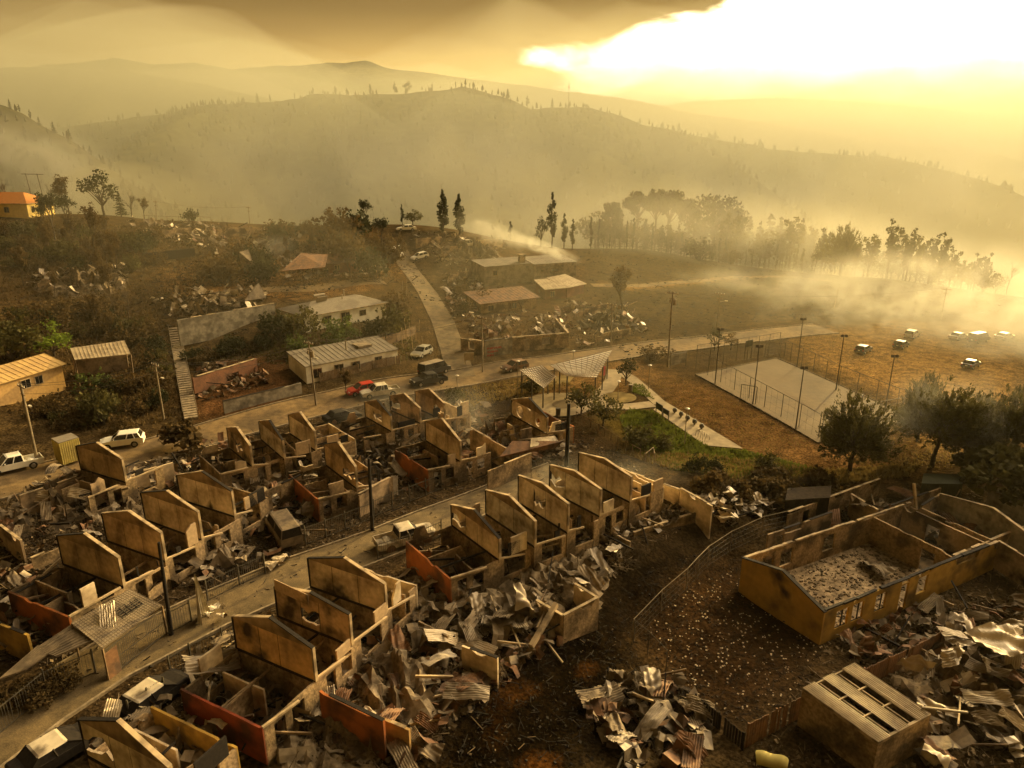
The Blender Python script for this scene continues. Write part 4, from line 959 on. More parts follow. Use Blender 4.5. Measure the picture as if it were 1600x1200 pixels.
patch('concrete_walk', [(1021,641), (1102,697), (1161,702), (1037,627)], 'pavement', .09)
strip('brick_path', [(1032,632), (1008,610), (987,592), (965,580)], 1.8, 'pavement', .08)
strip('park_path', [(1020,632), (975,637), (930,632), (880,640), (840,650)], 2.2, 'pavement', .085)
strip('park_path', [(930,632), (945,612), (958,594), (960,578)], 2.2, 'pavement', .075)
disc('playground_floor', 872, 632, 4.6, 'pavement', .09); disc('playground_mat', 882, 633, 1.6, 'court', .13)
disc('flower_bed', 968, 622, 2.2, 'dry_grass', .13)
patch('verge', [(830,592), (900,585), (890,598), (825,606)], 'dry_grass', .05)
def turf(name, pix, n, m, hh, seed):
    r = random.Random(seed); pl = [tuple(G(*q))[:2] for q in pix]; xs = [p[0] for p in pl]; ys = [p[1] for p in pl]; mb = MB(); k = 0
    while k < n:
        x, y = r.uniform(min(xs), max(xs)), r.uniform(min(ys), max(ys))
        if not in_poly(x, y, pl): continue
        k += 1; z = tz(x, y); a = r.uniform(0, 6.28); h = hh * r.uniform(.5, 1.4); wq = .10 + hh * .15; c, s = math.cos(a) * wq, math.sin(a) * wq; lx, ly = r.gauss(0, h * .4), r.gauss(0, h * .4)
        mb.add([(x - c, y - s, z - .03), (x + c, y + s, z - .03), (x + lx, y + ly, z + h)], [(0, 1, 2)])
    return kind(name, mb, m, 'stuff')
turf('grass', [(968,652),(985,640),(1020,643),(1062,672),(1110,700),(1160,704),(1280,735),(1200,760),(1050,735),(990,705)], 9000, 'grass', .28, 1)
turf('grass', [(985,600),(1005,602),(1022,625),(985,612)], 700, 'grass', .22, 2)
turf('grass', [(700,612),(800,590),(900,600),(800,625),(720,640)], 2200, 'dry_grass', .22, 3)
turf('dry_grass', [(960,705),(1050,735),(1200,760),(1420,745),(1440,725),(1280,735),(1100,712)], 5000, 'dry_grass', .35, 4)
turf('dry_grass', [(1290,690),(1430,660),(1600,640),(1600,730),(1350,735)], 3000, 'dry_grass', .16, 5)
turf('dry_grass', [(1230,520),(1400,500),(1600,520),(1600,640),(1430,650),(1250,565)], 2500, 'dry_grass', .12, 6)
turf('dry_grass', [(1010,590),(1080,592),(1280,700),(1180,705),(1060,640)], 1800, 'dry_grass', .1, 7)

turf('dry_weeds', [(0,640),(0,360),(250,350),(330,400),(300,470),(270,600),(280,660),(100,680)], 9000, 'leaf_brown', .4, 8)
turf('dry_weeds', [(330,400),(560,360),(630,400),(620,440),(430,450),(330,450)], 4000, 'leaf_brown', .35, 9)
turf('dry_weeds', [(440,510),(640,500),(660,560),(560,585),(300,560)], 2500, 'leaf_olive', .35, 10)
# ------------------------------------------------------------------ houses and ruins of the burnt estate
row_houses(); cell_clutter()
# big burnt school-like building at lower right
def big_ruin():
    zb = -2.25; K = at(1288, 957, zb + 2.75); W_ = at(1160, 872, zb + 2.75); F = at(1490, 868, zb + 2.75)
    v = Vector((K - W_)[:2]); D = v.length; ang = math.atan2(v.y, v.x); u = Vector((-v.y, v.x)).normalized(); L1 = Vector((F - K)[:2]).dot(u); L = L1 + 5.2; E = 2.75; T = .16
    t = thing('yellow_building', 'roofless burnt yellow building with a gabled end wall and ash covered floor', 'burnt building', (W_[0], W_[1], zb), ang)
    part('gable_wall', MB().prism([(0, 0, -.6), (D, 0, -.6), (D, 0, E), (D * .5, 0, E + 1.05), (0, 0, E)], (0, T, 0)), 'yellow_gable', t)
    cp = MB(); cp.beam((-.05, T / 2, E + .02), (D * .5, T / 2, E + 1.1), T + .14, .09); cp.beam((D * .5, T / 2, E + 1.1), (D + .05, T / 2, E + .02), T + .14, .09); part('coping', cp, 'char', t)
    wall_part('side_wall', t, (D - .08, T, 0), R(90), L, T, E, 'yellow_wall', [(1.2, 2.5, .9, 2.35), (2.9, 4.1, .9, 2.35), (5.4, 6.6, .9, 2.35), (8.2, 9.1, .1, 2.3), (10.2, 11.4, .9, 2.35)], .7)
    wall_part('rear_wall', t, (.08, T, 0), R(90), L, T, E, 'masonry', [(2, 3.2, .1, 2.2), (4.0, 5.4, .8, 2.3), (9, 10.4, .8, 2.3)], .35)
    wall_part('cross_wall', t, (.16, L1, 0), 0, D - .32, T, E, 'masonry', [(D * .6, D * .75, .1, 2.1)], .25, 'dark brown inner wall')
    wall_part('cross_wall', t, (.16, L1 + 4.2, 0), 0, D - .32, T, E, 'plaster_soot', [(D * .3, D * .45, .1, 2.1)], .4)
    wall_part('end_wall', t, (0, L, 0), 0, D, T, E, 'masonry', [(2, 3.4, .9, 2.2)], .5)
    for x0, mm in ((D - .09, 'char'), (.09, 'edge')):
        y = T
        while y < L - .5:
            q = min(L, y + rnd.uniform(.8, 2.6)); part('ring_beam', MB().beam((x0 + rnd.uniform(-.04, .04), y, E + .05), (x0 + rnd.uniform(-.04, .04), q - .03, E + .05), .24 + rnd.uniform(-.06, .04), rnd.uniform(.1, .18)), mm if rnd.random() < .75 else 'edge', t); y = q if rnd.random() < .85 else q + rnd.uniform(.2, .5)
    part('floor', MB().bx(.16, D - .16, T, L1 - .1, -.1, .1), 'ash_floor', t); part('floor', MB().bx(.16, D - .16, L1 + .1, L - .1, -.1, .08), 'rubble', t)
    for x in (1.2, 2.9, 5.4): part('window_frame', MB().bx(D - .12, D - .04, T + x + .67, T + x + .73, .95, 2.3).bx(D - .11, D - .05, T + x + .03, T + x + 1.17, .9, .95).bx(D - .11, D - .05, T + x + .03, T + x + 1.17, 2.3, 2.35), 'char', t)
    m = Matrix.Translation((W_[0], W_[1], zb)) @ Matrix.Rotation(ang, 4, 'Z'); return m, D, L1, L, E
BR = big_ruin()
def loose_wall(name, label, a, b, ztop, zb, m, T=.16, holes=(), jag=.3, gable=0, cat='ruined wall', group=None):
    """wall whose top edge runs between two photo points at height ztop"""
    A, B = at(*a, ztop), at(*b, ztop); d = Vector((B - A)[:2]); L = d.length; ang = math.atan2(d.y, d.x); t = thing(name, label, cat, (A[0], A[1], zb), ang, group); h = ztop - zb; mb = MB()
    if gable: mb.prism([(0, 0, 0), (L, 0, 0), (L, 0, h), (L / 2, 0, h + gable), (0, 0, h)], (0, T, 0))
    else: wall_piece(mb, L, T, h, holes, jag)
    part('wall', mb, m, t); cp = MB()
    if gable: part('coping', MB().beam((-.05, T / 2, h + .03), (L / 2, T / 2, h + gable + .05), T + .1, .08), 'edge', t); part('coping', MB().beam((L / 2, T / 2, h + gable + .05), (L + .05, T / 2, h + .03), T + .1, .08), 'edge', t)
    else:
        k = 0; ck = 'edge' if rnd.random() < .6 else 'char'
        while k < L - .4: q = min(L, k + rnd.uniform(.6, 2.2)); (part('broken_coping', MB().bx(k, q - .02, -T / 2 - .03, T / 2 + .03, h + .004, h + .06), ck, t) if rnd.random() < .7 else None); k = q
    return t
Z2 = -1.9
loose_wall('ruined_gable', 'big pale grey gable wall at the right edge behind the yellow building', (1468,772), (1640,860), .7, Z2, 'house_grey', gable=1.1)
loose_wall('ruined_gable', 'second pale grey gable wall standing just behind the big one at the right edge', (1545,768), (1690,840), .7, Z2, 'house_grey', gable=.9)
for i, (lb, a, b, m, hl) in enumerate([
  ('dark burnt wall running back from the grey gable at right', (1468,772), (1440,790), 'masonry', ()),
  ('long burnt wall between the yellow building and the shrubs', (1232,800), (1375,748), 'masonry', [(2, 3, .8, 2)]),
  ('burnt inner wall leaning between dark rooms behind the yellow building', (1330,772), (1372,797), 'plaster_soot', ()),
  ('dark burnt back wall with an opening beside the grey gable', (1372,797), (1470,762), 'masonry', [(3, 4.2, .1, 1.9)]),
  ('sooty end wall of the dark rooms beside the shrubs', (1200,835), (1300,800), 'plaster_soot', [(1, 2, .8, 2)]),
  ('broken low wall at the right edge above the sheet metal heap', (1490,868), (1600,822), 'masonry', [(2, 3.4, .8, 2)]),
  ('burnt wall stub at the right edge beneath the grey gable', (1560,845), (1620,880), 'plaster_soot', ())]):
    loose_wall('ruined_wall', lb, a, b, .55, Z2, m, holes=hl, jag=.6)
def boxy(name, label, cat, top, z0, h, m, lid=None, group=None):
    """box building from three photo corners of its top: left, near, right"""
    A, B, D = [Vector(at(*q, z0 + h)) for q in top]; A.z = B.z = D.z = 0; t = thing(name, label, cat, (B.x, B.y, z0)); a, d = A - B, D - B; mb = MB(); Zv = Vector((0, 0, h))
    P = [Vector(), d, a + d, a]; mb.prism(P, Zv); part('walls', mb, m, t)
    cen = (a + d) / 2; part('lid', MB().prism([cen + (q - cen) * 1.04 + Zv + Vector((0, 0, .003)) for q in P], (0, 0, .07)), lid or m, t)
    rb = MB(); n = 9
    for e0, e1 in ((P[0], P[1]), (P[3], P[0])):
        o = ((e0 + e1) / 2 - cen).normalized() * .02
        for k in range(n + 1): c = e0.lerp(e1, (k + .03) / (n + .06)) + o; rb.beam(c + Vector((0, 0, .05)), c + Zv * .97, .05, .05)
    part('ribs', rb, m, t); return t
boxy('storage_container', 'dark storage container standing behind the grey gable at the right', 'container', [(1444,741), (1441,756), (1504,757)], -1.7, 2.4, 'sign_dark')
boxy('burnt_shed', 'dark windowless shed left of the burnt rooms by the shrubs', 'shed', [(1232,764), (1228,782), (1296,778)], -1.4, 2.3, 'char', 'dark_rubble')
# block-built rooms at the park end of the near rows
for lb, a, b, m, hl in [('low pale wall with a barred window at the end of the row below the shrubs', (1064,763), (1113,790), 'plaster', [(.6, 1.9, .8, 1.8)]),
  ('low grey wall between smoking rooms right of the row of five', (985,738), (1062,765), 'plaster', ()),
  ('low dark wall along the top of the bank right of the row of five', (990,832), (1113,792), 'masonry', [(1.5, 2.5, .6, 1.8)]),
  ('low wall running down from the row of five to the bank', (937,820), (985,846), 'plaster', ()),
  ('low pale wall stub standing alone in ash on the bank edge', (898,912), (933,934), 'plaster', ()),
  ('low masonry wall with a pale broken top along the bank edge', (838,938), (880,962), 'masonry', ()),
  ('low masonry wall turning along the bank towards the pale stub', (880,962), (935,933), 'masonry', ()),
  ('square pale wall panel standing alone in rubble below the near row', (722,1008), (778,1028), 'plaster', ()),
  ('brown low wall running through rubble behind the red end wall', (500,1078), (600,1126), 'orange_wall', ()),
  ('brown low wall stub with a pale coping below the near row', (540,1098), (640,1140), 'timber_wall', ()),
  ('low front wall of the lowest yard by the yellow end wall', (330,1150), (364,1172), 'yellow_wall', ()),
  ('yellow low wall corner at the left edge of the picture', (-15,968), (44,992), 'yellow_wall', ()),
  ('dark tall wall with a lit end at the left edge', (-60,775), (33,845), 'plaster_soot', ()),
  ('low cross wall in the rubble left of the four gables', (20,930), (92,890), 'masonry', ()),
  ('low wall stub in the rubble above the orange end wall at left', (48,872), (120,842), 'masonry', ()),
  ('low wall in the rubble between the upper road and the four gables', (30,775), (120,745), 'plaster_soot', ()),
  ('burnt wall with a doorway behind the gable nearest the suv', (205,742), (270,722), 'plaster', [(1.5, 2.4, .1, 2)]),
  ('low burnt wall in the middle of the block below the upper road', (405,772), (470,742), 'masonry', [(1.2, 2.2, .7, 1.9)]),
  ('low burnt wall running beside the charred pole mid street', (560,772), (610,745), 'plaster_soot', ()),
  ('low dark wall near the orange wall with round openings', (735,668), (800,705), 'plaster_soot', ()),
  ('long dark low wall below the round windowed gable', (762,735), (830,708), 'masonry', ())]:
    zt = .75 if 'running down' in lb or 'along the top' in lb else 1.25 if any(q in lb for q in ('bank', 'stub', 'running down')) else (1.7 if 'square' in lb or 'yard' in lb else 2.2)
    loose_wall('ruined_wall', lb, a, b, zt, min(tz(*at(*a, zt)[:2]), tz(*at(*b, zt)[:2])) - .3, m, holes=[h for h in hl if h[3] < zt], jag=.4, group='ruined low walls')
def wall_g(label, a, b, h, m, holes=()):
    A, B = G(*a), G(*b); d = B - A; t = thing('ruined_wall', label, 'ruined wall', (A.x, A.y, min(A.z, B.z) - .2), math.atan2(d.y, d.x), 'ruined walls up the hill'); mb = MB(); wall_piece(mb, Vector((d.x, d.y)).length, .2, h + .2 + abs(d.z) * .6, holes, 1.0)
    part('wall', mb, m, t); return t
for lb, a, b, h, m in [('low burnt wall in the hilltop rubble at left', (255,372), (300,366), 1.6, 'masonry'), ('burnt wall on the hilltop below the skyline fence', (330,372), (395,366), 1.8, 'plaster_soot'), ('burnt wall right of the hilltop bushes', (430,395), (470,388), 1.6, 'masonry'), ('pale wall stub beside the collapsed brown roof', (515,408), (545,402), 1.8, 'plaster'),
  ('burnt wall left of the upper side street', (560,430), (600,424), 1.6, 'masonry'), ('burnt wall in the ridge rubble beside the white car', (650,388), (690,380), 1.8, 'plaster_soot'), ('burnt wall in the middle of the ridge rubble', (690,402), (730,392), 1.8, 'masonry'), ('pale burnt wall above the flat roofed block', (735,385), (785,388), 1.8, 'plaster'), ('burnt wall between side street and rusty roof', (700,440), (745,430), 1.6, 'masonry'),
  ('low wall in the ruin on the wooded slope', (60,452), (110,445), 1.5, 'plaster_soot'), ('second low wall in the ruin on the wooded slope', (120,448), (185,438), 1.5, 'masonry'), ('burnt wall in the lots by the tall pole', (930,535), (985,525), 1.4, 'masonry'), ('burnt wall behind the lots below the sparse tree', (900,495), (950,486), 1.5, 'plaster_soot'), ('dark long wall at the back of the hilltop terrace', (225,410), (305,400), 1.7, 'char')]: wall_g(lb, a, b, h, m)
# dark roof plates of the burnt house below the round windows
def plate(name, label, cat, pix, z, m, th=.07, group=None, seams=8):
    P = [Vector(at(q[0], q[1], q[2] if len(q) > 2 else z)) for q in pix]; o = P[0].copy(); t = thing(name, label, cat, o, 0, group); Q = [p - o for p in P]
    part('sheeting', MB().prism(Q, (0, 0, th)), m, t); se = MB()
    for k in range(seams + 1):
        u = (k + .1) / (seams + .2); a, b = Q[0].lerp(Q[1], u), Q[3].lerp(Q[2], u); se.beam(a + Vector((0, 0, th + .02)), b + Vector((0, 0, th + .02)), .05, .04)
    part('ridges', se, m, t); return t
plate('fallen_roof', 'long dark reddish roof panel sagging below the round windowed gable', 'roof panel', [(780,715,1.9), (868,700,2.0), (880,690,2.6), (800,690,2.6)], 2, 'rust')
plate('fallen_roof', 'pale torn roof panel lying beside the bright orange wall', 'roof panel', [(828,700,2.4), (872,690,2.4), (866,682,2.7), (830,686,2.7)], 2.4, 'pale_zinc')
# carport with a tin roof beside the street
def carport():
    A, B, D, E_ = [Vector(at(*q)) for q in ((160,1014,2.3), (253,947,2.3), (203,922,2.75), (112,975,2.75))]; o = Vector((A.x, A.y, 0)); t = thing('carport', 'carport with a tiled tin roof and barred front beside the near street', 'carport', o)
    P = [p - o for p in (A, B, D, E_)]; ro = part('roof', MB().prism(P, (0, 0, .06)), 'zinc', t); se = MB()
    for k in range(15): a, b = P[0].lerp(P[3], k / 14), P[1].lerp(P[2], k / 14); se.beam(a + Vector((0, 0, .07)), b + Vector((0, 0, .07)), .05, .04)
    for k in range(25): a, b = P[0].lerp(P[1], k / 24), P[3].lerp(P[2], k / 24); se.beam(a + Vector((0, 0, .066)), b + Vector((0, 0, .066)), .025, .025)
    link('seams', se.mesh('seams', 'ash_sheet'), ro)
    c = (P[0] * .15 + P[1] * .35 + P[2] * .35 + P[3] * .15); gr = MB(); u = (P[1] - P[0]).normalized(); w_ = (P[3] - P[0]).normalized()
    part('gap_shade_sheet', MB().prism([c + u * x + w_ * y + Vector((0, 0, .064)) for x, y in ((-.8, -.5), (.8, -.5), (.8, .5), (-.8, .5))], (0, 0, .012)), 'char', t)  # black sheet on the closed roof, painted shade of a gap under the grating
    for k in range(5): gr.beam(c + u * (-.8 + .4 * k) - w_ * .5 + Vector((0, 0, .1)), c + u * (-.8 + .4 * k) + w_ * .5 + Vector((0, 0, .1)), .03, .03)
    for k in range(3): gr.beam(c - u * .8 + w_ * (-.5 + .5 * k) + Vector((0, 0, .11)), c + u * .8 + w_ * (-.5 + .5 * k) + Vector((0, 0, .11)), .03, .03)
    part('grating', gr, 'steel', t)
    for p in P: part('post', MB().beam(Vector((p.x, p.y, 0)), p, .1, .1), 'wood', t)
    a, b = Vector((P[0].x, P[0].y, .1)), Vector((P[1].x, P[1].y, .1)); bars = MB(); n = 34
    for k in range(n + 1): c = a.lerp(b, k / n); (bars.tube(c, c + Vector((0, 0, 2.0)), .016, .016, 3) if not 17 < k < 23 else None)
    for z in (.1, 1.0, 2.0): bars.beam(a + Vector((0, 0, z)), b + Vector((0, 0, z)), .04, .04)
    part('bars', bars, 'steel', t)
    part('side_panel', MB().prism([(P[0].x, P[0].y, 0), (P[0].x + u.x * .9, P[0].y + u.y * .9, 0), (P[0].x + u.x * .9, P[0].y + u.y * .9, 1.9), (P[0].x, P[0].y, 1.9)], tuple(-w_ * .05)), 'rust', t)
carport()
plate('tin_sheeting', 'split pale roof panel beside the carport, with a long dark gap', 'roof panel', [(54,1016,2.2), (88,1027,2.2), (150,1000,2.3), (112,978,2.5)], 2.2, 'ash_sheet')
plate('tin_sheeting', 'narrow roof panel left of the carport sloping to the fence', 'roof panel', [(0,1062,1.9), (40,1048,1.9), (95,1010,2.3), (60,1010,2.3)], 2, 'ash_sheet')
# tin shed at lower right, strips of clear sheeting gone
def tin_shed():
    zb = -2.3; hz_ = 2.9; A, B, D, E_ = [Vector(at(q[0], q[1], zb + q[2])) for q in ((1254,1076,2.9), (1372,1161,2.6), (1454,1117,2.6), (1335,1037,2.9))]; o = Vector((A.x, A.y, zb)); P = [p - o for p in (A, B, D, E_)]
    t = thing('tin_shed', 'shed with pale corrugated roof strips and dark open gaps between them', 'shed', o); X = lambda p, q, u: p.lerp(q, u)
    def pt(u, v): return P[0].lerp(P[1], u).lerp(P[3].lerp(P[2], u), v)
    spans = [(0, .21), (.37, .58), (.74, 1.0)]
    for v0, v1 in spans:
        mb = MB(); cor = lambda v: Vector((0, 0, .03 * math.sin(v * 190)))
        mb.grid(lambda u, v: pt(u, v0 + (v1 - v0) * v) + cor(v0 + (v1 - v0) * v) + Vector((0, 0, .08)), 8, 44); part('roof_strip', mb, 'pale_zinc', t)
    pur = MB()
    for u in (0.02, .34, .66, .98): pur.beam(pt(u, 0), pt(u, 1), .09, .09)
    for v in (0.01, .29, .66, .99): pur.beam(pt(0, v) - Vector((0, 0, .1)), pt(1, v) - Vector((0, 0, .1)), .08, .1)
    part('purlins', pur, 'edge', t)
    wl = MB()
    for a, b in ((P[0], P[1]), (P[1], P[2]), (P[2], P[3]), (P[3], P[0])):
        n = Vector((-(b - a).y, (b - a).x, 0)).normalized() * .06; wl.prism([(a.x, a.y, 0), (b.x, b.y, 0), (b.x, b.y, b.z - .16), (a.x, a.y, a.z - .16)], n)
    part('walls', wl, 'masonry', t); part('edge_board', MB().beam(P[0] + Vector((0, 0, -.02)), P[1] + Vector((0, 0, -.02)), .06, .2).beam(P[1] + Vector((0, 0, -.02)), P[2] + Vector((0, 0, -.02)), .06, .2), 'edge', t)
    part('floor', MB().prism([(p.x * .98, p.y * .98, .03) for p in P], (0, 0, .02)), 'char', t)
    solo('metal_pipe', MB().tube(A + pt(1, .95) - Vector(), A + pt(1, .95) + Vector((2.6, .1, .05)), .09, .09, 8) if False else MB().tube(o + pt(.9, .97) + Vector((0, 0, .2)), o + pt(.9, .97) + Vector((2.5, -.3, .1)), .08, .08, 8), 'pale_steel', 'pale metal pipe sticking out from the corner of the tin shed', 'pipe')
tin_shed()
board_fence([(1165,1168), (1250,1122)], 1.7, 'rusty brown board fence between the dirt yard and the tin shed', 'rust')
board_fence([(1345,1075), (1420,1040), (1465,1015)], 1.5, 'rusty board fence behind the tin shed among the sheet metal', 'rust')
board_fence([(1085,1110), (1160,1172)], 1.2, 'low charred fence along the left side of the dirt yard', 'char')
net_fence([(988,1004), (1032,957), (1072,922), (1105,886), (1140,862), (1190,838), (1240,826)], 2.0, 'burnt chain link fence with a pale top rail along the black bank', 2.6, 'pole_wood', .5, r=.035)
net_fence([(990,1004), (1012,1022), (1040,1052)], 1.9, 'collapsed end of the chain link fence above the sheet metal heap', 1.8, 'steel', 0, r=.03)
# ------------------------------------------------------------------ hillside houses
h1 = house('tan_roof_house', 'timber house with a long tan metal roof at the left edge', (-70,655), (104,608), 6.5, 2.5, .9, 'timber_wall', 'tan_roof', [('f', 4.2, 1.4, 1.2, 1.1), ('f', 8.7, 1.4, 1.2, 1.1), ('f', 10.4, 1.4, 1.0, 1.0), ('r', 2.0, 1.4, 1.2, 1.0)], zoff=1.0)
def open_shed(name, label, pix, z, drop, m):
    P = [Vector(at(q[0], q[1], z + q[2])) for q in pix]; o = Vector((P[0].x, P[0].y, tz(P[0].x, P[0].y))); t = thing(name, label, 'shed', o); Q = [p - o for p in P]
    part('roof', MB().prism(Q, (0, 0, .09)), m, t); se = MB()
    for k in range(15): a, b = Q[0].lerp(Q[1], k / 14), Q[3].lerp(Q[2], k / 14); se.beam(a + Vector((0, 0, .1)), b + Vector((0, 0, .1)), .05, .04)
    part('seams', se, m, t)
    for q in Q: part('post', MB().beam((q.x * .96, q.y, -drop), q, .12, .12), 'wood', t)
    a, b = Q[3], Q[2]; part('back_wall', MB().prism([(a.x, a.y, -drop), (b.x, b.y, -drop), (b.x, b.y, b.z - .1), (a.x, a.y, a.z - .1)], (0, .1, 0)), 'wood', t); return t
open_shed('open_shed', 'open shed with a pale tin roof on the slope behind the tan roofed house', [(117,563,0), (204,554,0), (194,533,.5), (110,545,.5)], 5.6, 2.6, 'pale_zinc')
house('yellow_house', 'sunlit yellow house with an orange hip roof on the hilltop at left', (-45,336), (46,342), 8, 3.2, 2.2, 'house_yellow', 'orange_roof', [('r', 1.6, 1.9, .9, 1.3), ('r', 4, 1.9, .9, 1.3), ('r', 6.4, 1.9, .9, 1.3), ('f', 9, 1.8, 1.2, 1.2)], style='hip', zoff=.2)
h = house('white_house', 'long white house with a grey lean-to roof beside the side street', (480,600), (622,568), 6, 2.5, .75, 'house_white', 'grey_roof', [('f', 1.6, 1.35, 1.3, 1.3), ('f', 4.8, 1.35, 1.3, 1.3), ('f', 7.4, 1.35, 1.2, 1.2), ('f', 11, 1.4, 1.1, 1.2)], style='mono', chim=[(7.5, 3, 1.0)], over=.15)
part('skylight', MB().bx(9.2, 11.4, 2.4, 4.6, 3.0, 3.32), 'zinc', h)
h = house('grey_house', 'cream walled house with a wide grey hip roof and solar heater above the white house', (478,520), (604,497), 8, 2.6, 1.3, 'house_white', 'grey_roof', [('f', 1.5, 1.4, 1.0, 1.2), ('f', 4, 1.4, 1.5, 1.2), ('f', 7.4, 1.3, 1.6, 1.6), ('f', 10.8, 1.5, 1.2, .9), ('r', 3, 1.4, 1.3, 1.2)], style='hip', chim=[(9, 3.2, .4), (10.6, 5.2, .8)], zoff=.3)
part('solar_heater', MB().box((5.2, 3.4, 3.9), (1.9, .1, 1.6), 0, 0, .5).tube((4.2, 4.1, 4.7), (6.2, 4.1, 4.7), .22, .22, 10), 'pale_steel', h)
house('corner_house', 'burnt brick house with a bright orange lit gable beside the hill trees', (515,428), (560,424), 5, 2.2, 1.3, 'brick', 'rust', [('f', 1.6, 1.2, 1.0, 1.0)])
plate('collapsed_roof', 'collapsed brown roof lying in a curve above the dirt track', 'roof', [(440,424,11.2), (508,418,11.6), (512,398,12.6), (470,396,13), ], 11, 'rust')
plate('tent_roof', 'pale ragged sheet hung over ruins beside the burnt bushes', 'roof sheet', [(375,412,11), (398,414,11), (388,390,13.2), (374,394,13)], 11, 'ash_sheet', seams=4)
plate('tilted_roof', 'grey tilted roof sheet at the end of the rubble terrace', 'roof sheet', [(382,470,8), (416,466,8), (404,443,10.3), (400,446,10)], 8, 'zinc', seams=5)
loose_wall('retaining_wall', 'grey block retaining wall below the rubble terrace, streaked and cracked', (276,500), (428,474), 7.0, 3.0, 'house_grey', .3, (), .05, cat='wall')
loose_wall('low_wall', 'pale low wall beside the dirt pad left of the white house', (348,627), (470,598), 1.9, .2, 'house_grey', .2, (), .05, cat='wall')
loose_wall('terrace_wall', 'brown low wall at the back of the dirt pad with a dark hole', (300,590), (400,560), 3.4, 1.2, 'brick', .25, [(5, 7, .2, 1.2)], .3, cat='wall')
board_fence([(500,597), (560,583), (625,568)], 1.3, 'weathered plank fence in front of the white house', 'wood')
board_fence([(575,548), (620,535), (650,522)], 1.5, 'plank fence on the bank above the white house', 'wood')
for i in range(7): solo('bank_post', MB().tube((0, 0, 0), (rnd.uniform(-.2, .2), 0, rnd.uniform(1.8, 4.2)), .07, .05, 6), 'edge', 'pale upright post on the bank beside the side street', 'post', G(630 + i * 5, 545 - (i % 3) * 14), 0, 'posts on the bank')
def stairs():
    A, B = G(299, 655), G(272, 512); d = B - A; L = Vector((d.x, d.y)).length; t = thing('stairs', 'long concrete staircase climbing the slope between bushes and the retaining wall', 'staircase', A, math.atan2(d.y, d.x)); mb, rl = MB(), MB(); n = 46
    for k in range(n): x = L * k / n; z = tz(*(A + d * (k / n)).xy) - A.z + .15; mb.box((x, 0, z), (L / n * 1.02, 1.5, .35 + .003 * (k % 2)))
    part('steps', mb, 'kerb', t); pv = None
    for s in (-.8, .8):
        pv = None
        for k in range(0, n + 1, 4):
            x = L * k / n; z = tz(*(A + d * (k / n)).xy) - A.z; c = Vector((x, s, z)); rl.tube(c, c + Vector((0, 0, 1.1)), .03, .03, 4); q = c + Vector((0, 0, 1.1))
            if pv: rl.tube(pv, q, .03, .03, 4)
            pv = q
    part('railing', rl, 'pale_steel', t)
stairs()
h = boxy('kiosk', 'yellow box shaped kiosk with an open top beside the road at left', 'kiosk', [(81,686), (92,693), (122,684)], .3, 2.4, 'box_yellow', 'grey_roof')
# buildings right of the side street
house('flat_block', 'grey flat roofed block house with a chimney on the ridge, left half of a pair', (757,446), (832,440), 7, 4.0, .5, 'house_grey', 'grey_roof', [('f', 2.5, 2.6, 1, 1)], style='mono', over=.05)
h = house('stepped_block', 'grey block house with a pale upper wall on the ridge, right half of a pair', (834,444), (900,440), 7, 4.4, .7, 'house_grey', 'grey_roof', [('f', 2, 3, .5, .5), ('f', 5, 3, 1.6, .8)], style='mono', over=.05)
part('chimney', MB().box((-1.5, 3, 5.2), (1.2, 1.2, 2.0)).box((-1.5, 3, 6.25), (1.5, 1.5, .25)), 'masonry', h)
house('brick_annex', 'small brick annex with pale tin roof and lit windows below the block houses', (852,468), (884,466), 4.5, 2.3, 1.0, 'brick', 'pale_zinc', [('f', 1.6, 1.2, 1, 1.1)], style='mono')
house('tin_annex', 'lower tin roofed wing right of the brick annex with two bright windows', (886,465), (912,458), 5, 2.2, 1.2, 'brick', 'pale_zinc', [('r', 1.4, 1.3, .9, 1.0), ('r', 3, 1.3, .9, 1.0)], style='mono')
house('rusty_roof_house', 'low burnt house with a rust stained metal roof above the rubble lots', (752,490), (838,482), 6, 2.3, .9, 'masonry', 'rust', [('f', 2, 1.2, 1.2, 1.1), ('f', 7, 1.2, 1, 1.1)], style='mono', over=.6)
loose_wall('paint_marked_wall', 'grey wall with red painted scrawl facing the upper road', (757,533), (800,527), 3.0, .4, 'house_grey', .25, (), .3, cat='ruined wall')
loose_wall('ruined_wall', 'burnt wall left of the red painted scrawl at the street corner', (720,528), (755,533), 2.8, .4, 'masonry', .25, [(1.5, 2.6, .8, 2)], .4)
loose_wall('ruined_wall', 'burnt ground floor wall right of the red painted scrawl', (800,527), (888,520), 2.8, .4, 'masonry', .25, [(2, 3, .1, 2), (5, 6.5, .8, 2)], .4)
loose_wall('ruined_wall', 'burnt side wall with a bent beam facing the open lots', (888,520), (868,497), 2.8, .5, 'masonry', .25, (), .4)
sc_ = MB(); r_ = random.Random(4); A_, B_ = Vector(at(760, 543, 2.2)), Vector(at(784, 540, 2.2)); nn = Vector((-(A_ - B_).y, (A_ - B_).x, 0)).normalized(); nn = nn if nn.y < 0 else -nn
for row in range(3):
    x = .05
    while x < .95 - row * .25:
        p = A_.lerp(B_, x) + nn * .16 - Vector((0, 0, row * .55)); sc_.beam(p, p + (B_ - A_) * .05 * r_.uniform(-1, 1) - Vector((0, 0, r_.uniform(.25, .42))), .02, .09); sc_.beam(p - Vector((0, 0, .2)), p + (B_ - A_) * .07 - Vector((0, 0, .2 + r_.uniform(-.15, .15))), .02, .08); x += .085
tag(link('painted_scrawl', sc_.mesh('painted_scrawl', 'sign_red')), 'red painted scrawl in three lines on the grey corner wall', 'graffiti')
